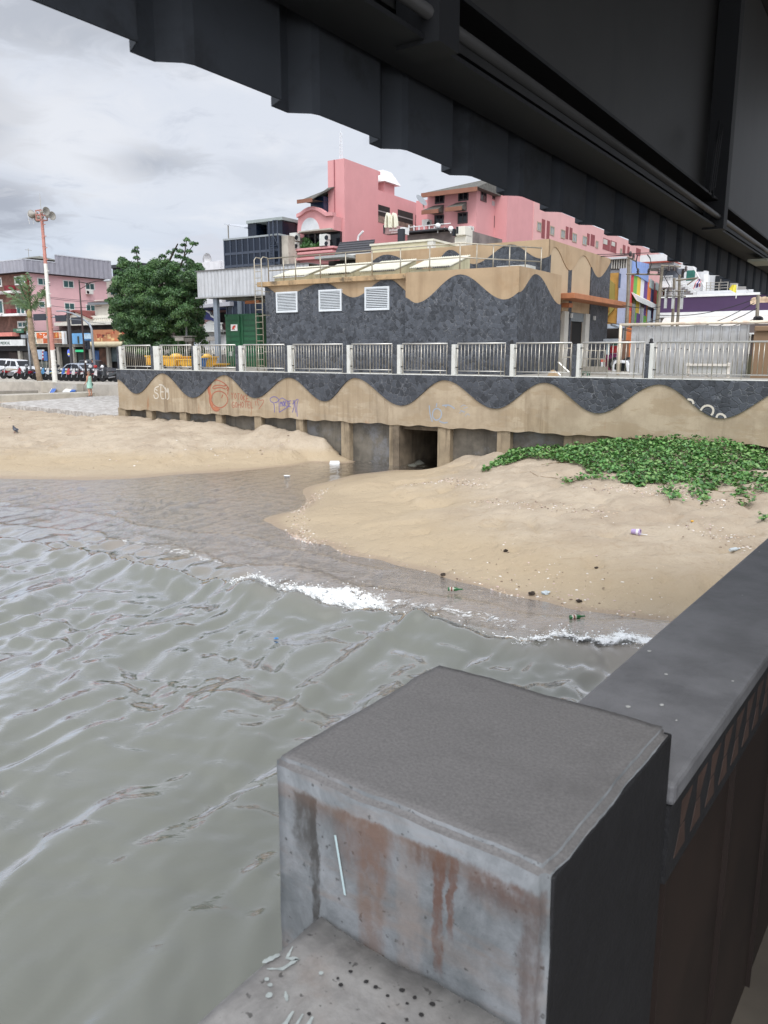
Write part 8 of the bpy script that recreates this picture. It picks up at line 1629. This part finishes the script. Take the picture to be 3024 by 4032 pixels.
# ---- palm
PPM = 39.2
pb = (W.hp(157, 1495, PPM)[0], PPM, 1.92)
pm = thing('coconut_palm', pb, 'wind blown coconut palm with a leaning trunk left of the red mast', 'palm tree')
PTK_ = mat('palm_trunk', S(150, 132, 112), .95, var=.25, vs=5)
def pp_(u, v, p=PPM): x, z = W.hp(u, v, p); return (x, p, z)
MB().tube([(pb[0], PPM, 1.85), pp_(148, 1450), pp_(138, 1400), pp_(126, 1350), pp_(122, 1300), pp_(118, 1250), pp_(116, 1218)], [.24, .2, .22, .25, .23, .18, .14], 10).build('trunk', PTK_, pm, smooth=True)
FR_ = [mat('frond_a', (.07, .13, .05), .5), mat('frond_b', (.11, .17, .07), .55)]
cpt = np.array(pp_(117, 1222)); fr_r = random.Random(8)
for pts_, nl in (([(117, 1222), (100, 1170), (82, 1120), (62, 1095)], 0), ([(117, 1222), (112, 1160), (104, 1110), (92, 1085)], 1), ([(117, 1222), (122, 1160), (124, 1110), (112, 1075)], 0), ([(117, 1222), (108, 1150), (84, 1100), (76, 1090)], 1), ([(117, 1222), (96, 1190), (70, 1155), (38, 1130)], 0), ([(117, 1222), (92, 1200), (60, 1175), (20, 1150)], 1), ([(117, 1222), (95, 1205), (60, 1190), (10, 1195)], 0), ([(117, 1222), (100, 1200), (76, 1182), (60, 1195)], 1), ([(117, 1222), (140, 1190), (160, 1155), (190, 1125)], 0), ([(117, 1222), (150, 1170), (172, 1150), (182, 1145)], 1), ([(117, 1222), (135, 1205), (155, 1190), (178, 1200)], 0), ([(117, 1225), (126, 1260), (132, 1310), (145, 1360)], 1), ([(117, 1225), (108, 1250), (104, 1280), (112, 1310)], 1)):
    dp_2 = fr_r.uniform(-1.2, 1.2); P_ = [np.array(pp_(u, v, PPM+dp_2*i/3)) for i, (u, v) in enumerate(pts_)]; b = MB(); rach = []
    for k in range(25):
        f = k/24*3; i = min(2, int(f)); q = P_[i]*(1-(f-i))+P_[i+1]*(f-i); rach.append(q)
    b.tube([tuple(q) for q in rach], [.05-.04*k/24 for k in range(25)], 4)
    for k in range(2, 25):
        d = rach[k]-rach[k-1]; d = d/np.linalg.norm(d); sd_ = np.cross(d, [0, 1, 0]); sd_ = sd_/np.linalg.norm(sd_)
        for s in (-1, 1):
            for j in range(2):
                L = (.75*math.sin(math.pi*min(1, .15+k/26)))*fr_r.uniform(.7, 1.1); tip = rach[k]+d*L*.6+sd_*s*L*.45+np.array([fr_r.uniform(-.1, .1)-.12, fr_r.uniform(-.3, .3), -.2*L]); w_ = d*.035
                b.add([tuple(rach[k]-w_), tuple(rach[k]+w_), tuple((rach[k]+tip)/2+w_*1.3+np.array([0, .02, .03])), tuple(tip)], [(0, 1, 2, 3)])
    b.build('frond', FR_[nl], pm)
MB().ell(tuple(cpt+np.array([.05, -.1, -.3])), (.22, .2, .3), 8, 6).build('crown_shaft', mat('crown_shaft', S(150, 140, 96), .8), pm)
# ---- on the sand and in the water
def bottle(u, v, z, yaw, label):
    q = atz(u, v, z); zz_ = max(gz(q[0], q[1]), .03)-.004; fr = Fr(math.degrees(yaw)); x, y = fr.fro(q[0], q[1]); t = thing('glass_bottle', (x, y, zz_), label, 'bottle', 'green bottles at the water’s edge', fr=fr); r = .036
    MB().lathe([(r*.8, 0), (r, .008), (r, .135), (r*.9, .155), (.016, .195), (.0135, .245), (.016, .246), (.016, .26), (.012, .262)], x-.13, y, zz_+r, 14, 'x').build('body', mat('bottle_green', S(24, 92, 44), .08, var=.1, spec=.8), t, fr=fr, smooth=True)
    MB().lathe([(r+.0008, .03), (r+.0008, .105)], x-.13, y, zz_+r, 14, 'x').build('paper_label', flat(196, 192, 178, .6, var=.3, vs=40), t, fr=fr, smooth=True); MB().lathe([(r+.0012, .055), (r+.0012, .08)], x-.13, y, zz_+r, 14, 'x').build('label_band', flat(120, 58, 46, .6), t, fr=fr, smooth=True)
    return t
bottle(1792, 2329, .02, .05, 'green glass bottle lying on wet sand beside the mid foam patch'); bottle(2272, 2438, .02, -.25, 'green glass bottle lying nearest the pier rail, by the shore foam')
pg = W.hz(60, 1705, .8); z = gz(*W.to(*pg))
pgn = thing('pigeon', (pg[0], pg[1], z), 'dark grey pigeon standing alone on the far left sand', 'bird')
PG_ = mat('pigeon_grey', S(66, 68, 76), .7, var=.2, vs=20)
def skin_obj(name, pts, rad, ed_, m, parent):
    me = bpy.data.meshes.new(name); o0 = parent['_o']; me.from_pydata([(a-o0[0], b_-o0[1], c-o0[2]) for a, b_, c in pts], ed_, []); ob = bpy.data.objects.new(name, me); COL.objects.link(ob); ob.parent = parent; me.materials.append(m); ob.modifiers.new('skin', 'SKIN')
    for i, r in enumerate(rad): me.skin_vertices[0].data[i].radius = (r, r)
    me.skin_vertices[0].data[0].use_root = True; s = ob.modifiers.new('sub', 'SUBSURF'); s.levels = 1; s.render_levels = 2; return ob
a, b_, c = pg[0], pg[1], z
skin_obj('body', [(a, b_, c+.17), (a-.07, b_, c+.22), (a-.085, b_, c+.28), (a-.095, b_, c+.325), (a+.09, b_, c+.11), (a+.20, b_, c+.05)], [.075, .06, .034, .036, .05, .018], [(0, 1), (1, 2), (2, 3), (0, 4), (4, 5)], PG_, pgn)
MB().loft([(a-.125, b_-.006, c+.325), (a-.125, b_+.006, c+.325), (a-.125, b_+.006, c+.313), (a-.125, b_-.006, c+.313)], [(a-.16, b_-.002, c+.312), (a-.16, b_+.002, c+.312), (a-.16, b_+.002, c+.308), (a-.16, b_-.002, c+.308)]).build('beak', flat(40, 38, 36, .5), pgn)
for s in (-1, 1): MB().tube([(a-.01, b_+s*.03, c+.12), (a+.0, b_+s*.03, c+.05), (a-.015, b_+s*.03, c)], .009, 5).tube([(a-.015, b_+s*.03, c+.004), (a-.06, b_+s*.03, c+.002)], .006, 4).build('leg', flat(150, 80, 76, .6), pgn); MB().ell((a+.06, b_+s*.062, c+.155), (.12, .018, .05), 10, 6).build('wing', mat('wing_grey', S(96, 100, 108), .7), pgn, smooth=True)
def litter(label, cat, name, u, v, z, parts, yaw=0.0):
    q = atz(u, v, z); zz_ = max(gz(q[0], q[1]), -.005); fr = Fr(math.degrees(yaw)); x, y = fr.fro(q[0], q[1]); t = None
    mb0 = parts(x, y, zz_); 
    for i, (mb, m) in enumerate(mb0):
        if i == 0: t = tag(mb.build(name, m, fr=fr, smooth=False), label, cat)
        else: t['_o'] = t['_o']; mb.build('band', m, t, fr=fr)
    return t
def crumple(seed, s, flatn=.5):
    def f(x, y, z):
        r = random.Random(seed); b = MB().ell((x, y, z+s*flatn*.8), (s, s*.7, s*flatn), 9, 6); b.v = [(a+r.uniform(-.3, .3)*s, c+r.uniform(-.3, .3)*s, max(z-.01, d+r.uniform(-.25, .25)*s*flatn)) for a, c, d in b.v]; return b
    return f
WPL = mat('plastic_white', S(222, 222, 220), .4, var=.08); TRP = mat('plastic_clear', S(196, 206, 210), .2, var=.1)
litter('white foam box lid floating in the stream by the culvert', 'litter', 'foam_tray', 1318, 1822, .02, lambda x, y, z: [(MB().loft([(x-.2, y-.1, 0), (x+.2, y-.1, 0), (x+.2, y+.1, 0), (x-.2, y+.1, 0)], [(x-.17, y-.08, .09), (x+.17, y-.08, .09), (x+.17, y+.08, .09), (x-.17, y+.08, .09)]), WPL)])
litter('white scrap floating in the stream, left of the foam lid', 'litter', 'plastic_scrap', 1130, 1873, .02, lambda x, y, z: [(crumple(1, .11, .2)(x, y, 0), WPL)])
litter('white scrap lying at the end of the far sandbank', 'litter', 'plastic_scrap', 1365, 1779, .12, lambda x, y, z: [(crumple(2, .1, .25)(x, y, z), WPL)])
litter('crushed red and white carton at the foot of the sea wall', 'litter', 'carton', 739, 1650, 1.05, lambda x, y, z: [(MB().box(x-.12, x+.12, y-.08, y+.08, z, z+.09), flat(178, 56, 52, .6)), (MB().box(x-.1, x+.13, y-.1, y+.07, z+.092, z+.17), flat(224, 220, 216, .6))], .3)
for i, (lb, u, v, zz_, s) in enumerate((('pale plastic bag heap under the first pile of the sea wall', 508, 1632, 1.05, .26), ('white paper cup lying left of the second wall pile', 553, 1634, 1.05, .13), ('white scrap right of the second wall pile', 590, 1637, 1.05, .10), ('flat white wrapper on sand left of the red carton', 672, 1658, .98, .12), ('tan wrapper right of the red carton', 775, 1652, 1.05, .13), ('grey plastic cup at the wall foot below the red face', 803, 1653, 1.05, .15), ('small white scrap on sand below the violet tag’s left', 930, 1667, 1.02, .1), ('bluish plastic bag at the wall foot, left of its pair', 1070, 1675, 1.03, .24), ('dark bluish plastic bag at the wall foot, right of its pair', 1110, 1678, 1.03, .26), ('white bottle cap on the bank by the sixth pile', 1180, 1690, 1.02, .08))):
    litter(lb, 'litter', 'plastic_litter', u, v, zz_, (lambda i, s: lambda x, y, z: [(crumple(10+i, s*.62, .4)(x, y, z), (TRP if i in (7, 8, 5) else WPL if i != 4 else flat(196, 168, 140, .6)))])(i, s))
pc_ = litter('crushed purple and white plastic cup on the near sand', 'litter', 'plastic_cup', 2502, 2100, .6, lambda x, y, z: [(MB().lathe([(.05, -.08), (.055, .0), (.07, .1), (.06, .1), (.045, -.07)], x, y, z+.055, 10, 'x'), flat(176, 156, 196, .3)), (MB().lathe([(.0625, .02), (.067, .07)], x, y, z+.055, 10, 'x'), flat(226, 224, 228, .4)), (MB().lathe([(.01, .08), (.01, .24)], x, y, z+.02, 6, 'x'), WPL)], .6)
litter('clear plastic bottle lying in the shells beside the pier rail', 'litter', 'clear_bottle', 2890, 2175, .5, lambda x, y, z: [(MB().lathe([(.03, -.12), (.036, -.1), (.036, .05), (.015, .1), (.015, .13)], x, y, z+.036, 10, 'x'), TRP), (MB().lathe([(.017, .131), (.017, .155)], x, y, z+.036, 8, 'x'), WPL)], -.5)
litter('clear flattened cup in the shell band right of the first bottle', 'litter', 'clear_cup', 2150, 2330, .1, lambda x, y, z: [(crumple(40, .07, .5)(x, y, z), TRP)])
litter('yellow bottle cap in the shell streak on the near sand', 'litter', 'bottle_cap', 2725, 2058, .7, lambda x, y, z: [(MB().lathe([(.03, 0), (.03, .02), (.022, .028)], x, y, z, 10), flat(222, 170, 60, .5))])
litter('small blue scrap floating on the open grey water', 'litter', 'plastic_scrap', 1088, 2513, .02, lambda x, y, z: [(crumple(41, .035, .3)(x, y, .01), flat(60, 130, 190, .4))])
litter('blue round drum lying in the dark gap under the sea wall', 'litter', 'blue_drum', 515, 1620, 1.2, lambda x, y, z: [(MB().lathe([(.14, 0), (.15, .02), (.15, .36), (.14, .38)], x, y+.25, z+.15, 12, 'x'), flat(52, 92, 138, .5))])
def rock(u, v, z, s, label):
    litter(label, 'stone', 'stone', u, v, z, lambda x, y, zz: [(crumple(int(u), s, .55)(x, y, zz), mat('dark_stone', S(62, 52, 44), .9, var=.3, vs=12))])
for u, v, z, s, lb in ((2095, 2336, .06, .06, 'dark stone cluster in the shell band left of the clear cup'), (2280, 2372, .06, .05, 'dark brown stone in the shell band right of the clear cup'), (1745, 2258, .05, .05, 'dark stone at the waterline above the first bottle'), (2275, 2420, .03, .025, 'small black pebble just above the second bottle'), (1990, 2178, .3, .05, 'brown clod on smooth sand above the shell band'), (2350, 2215, .4, .04, 'dark clod alone on the smooth sand right of centre')): rock(u, v, z, s, lb)
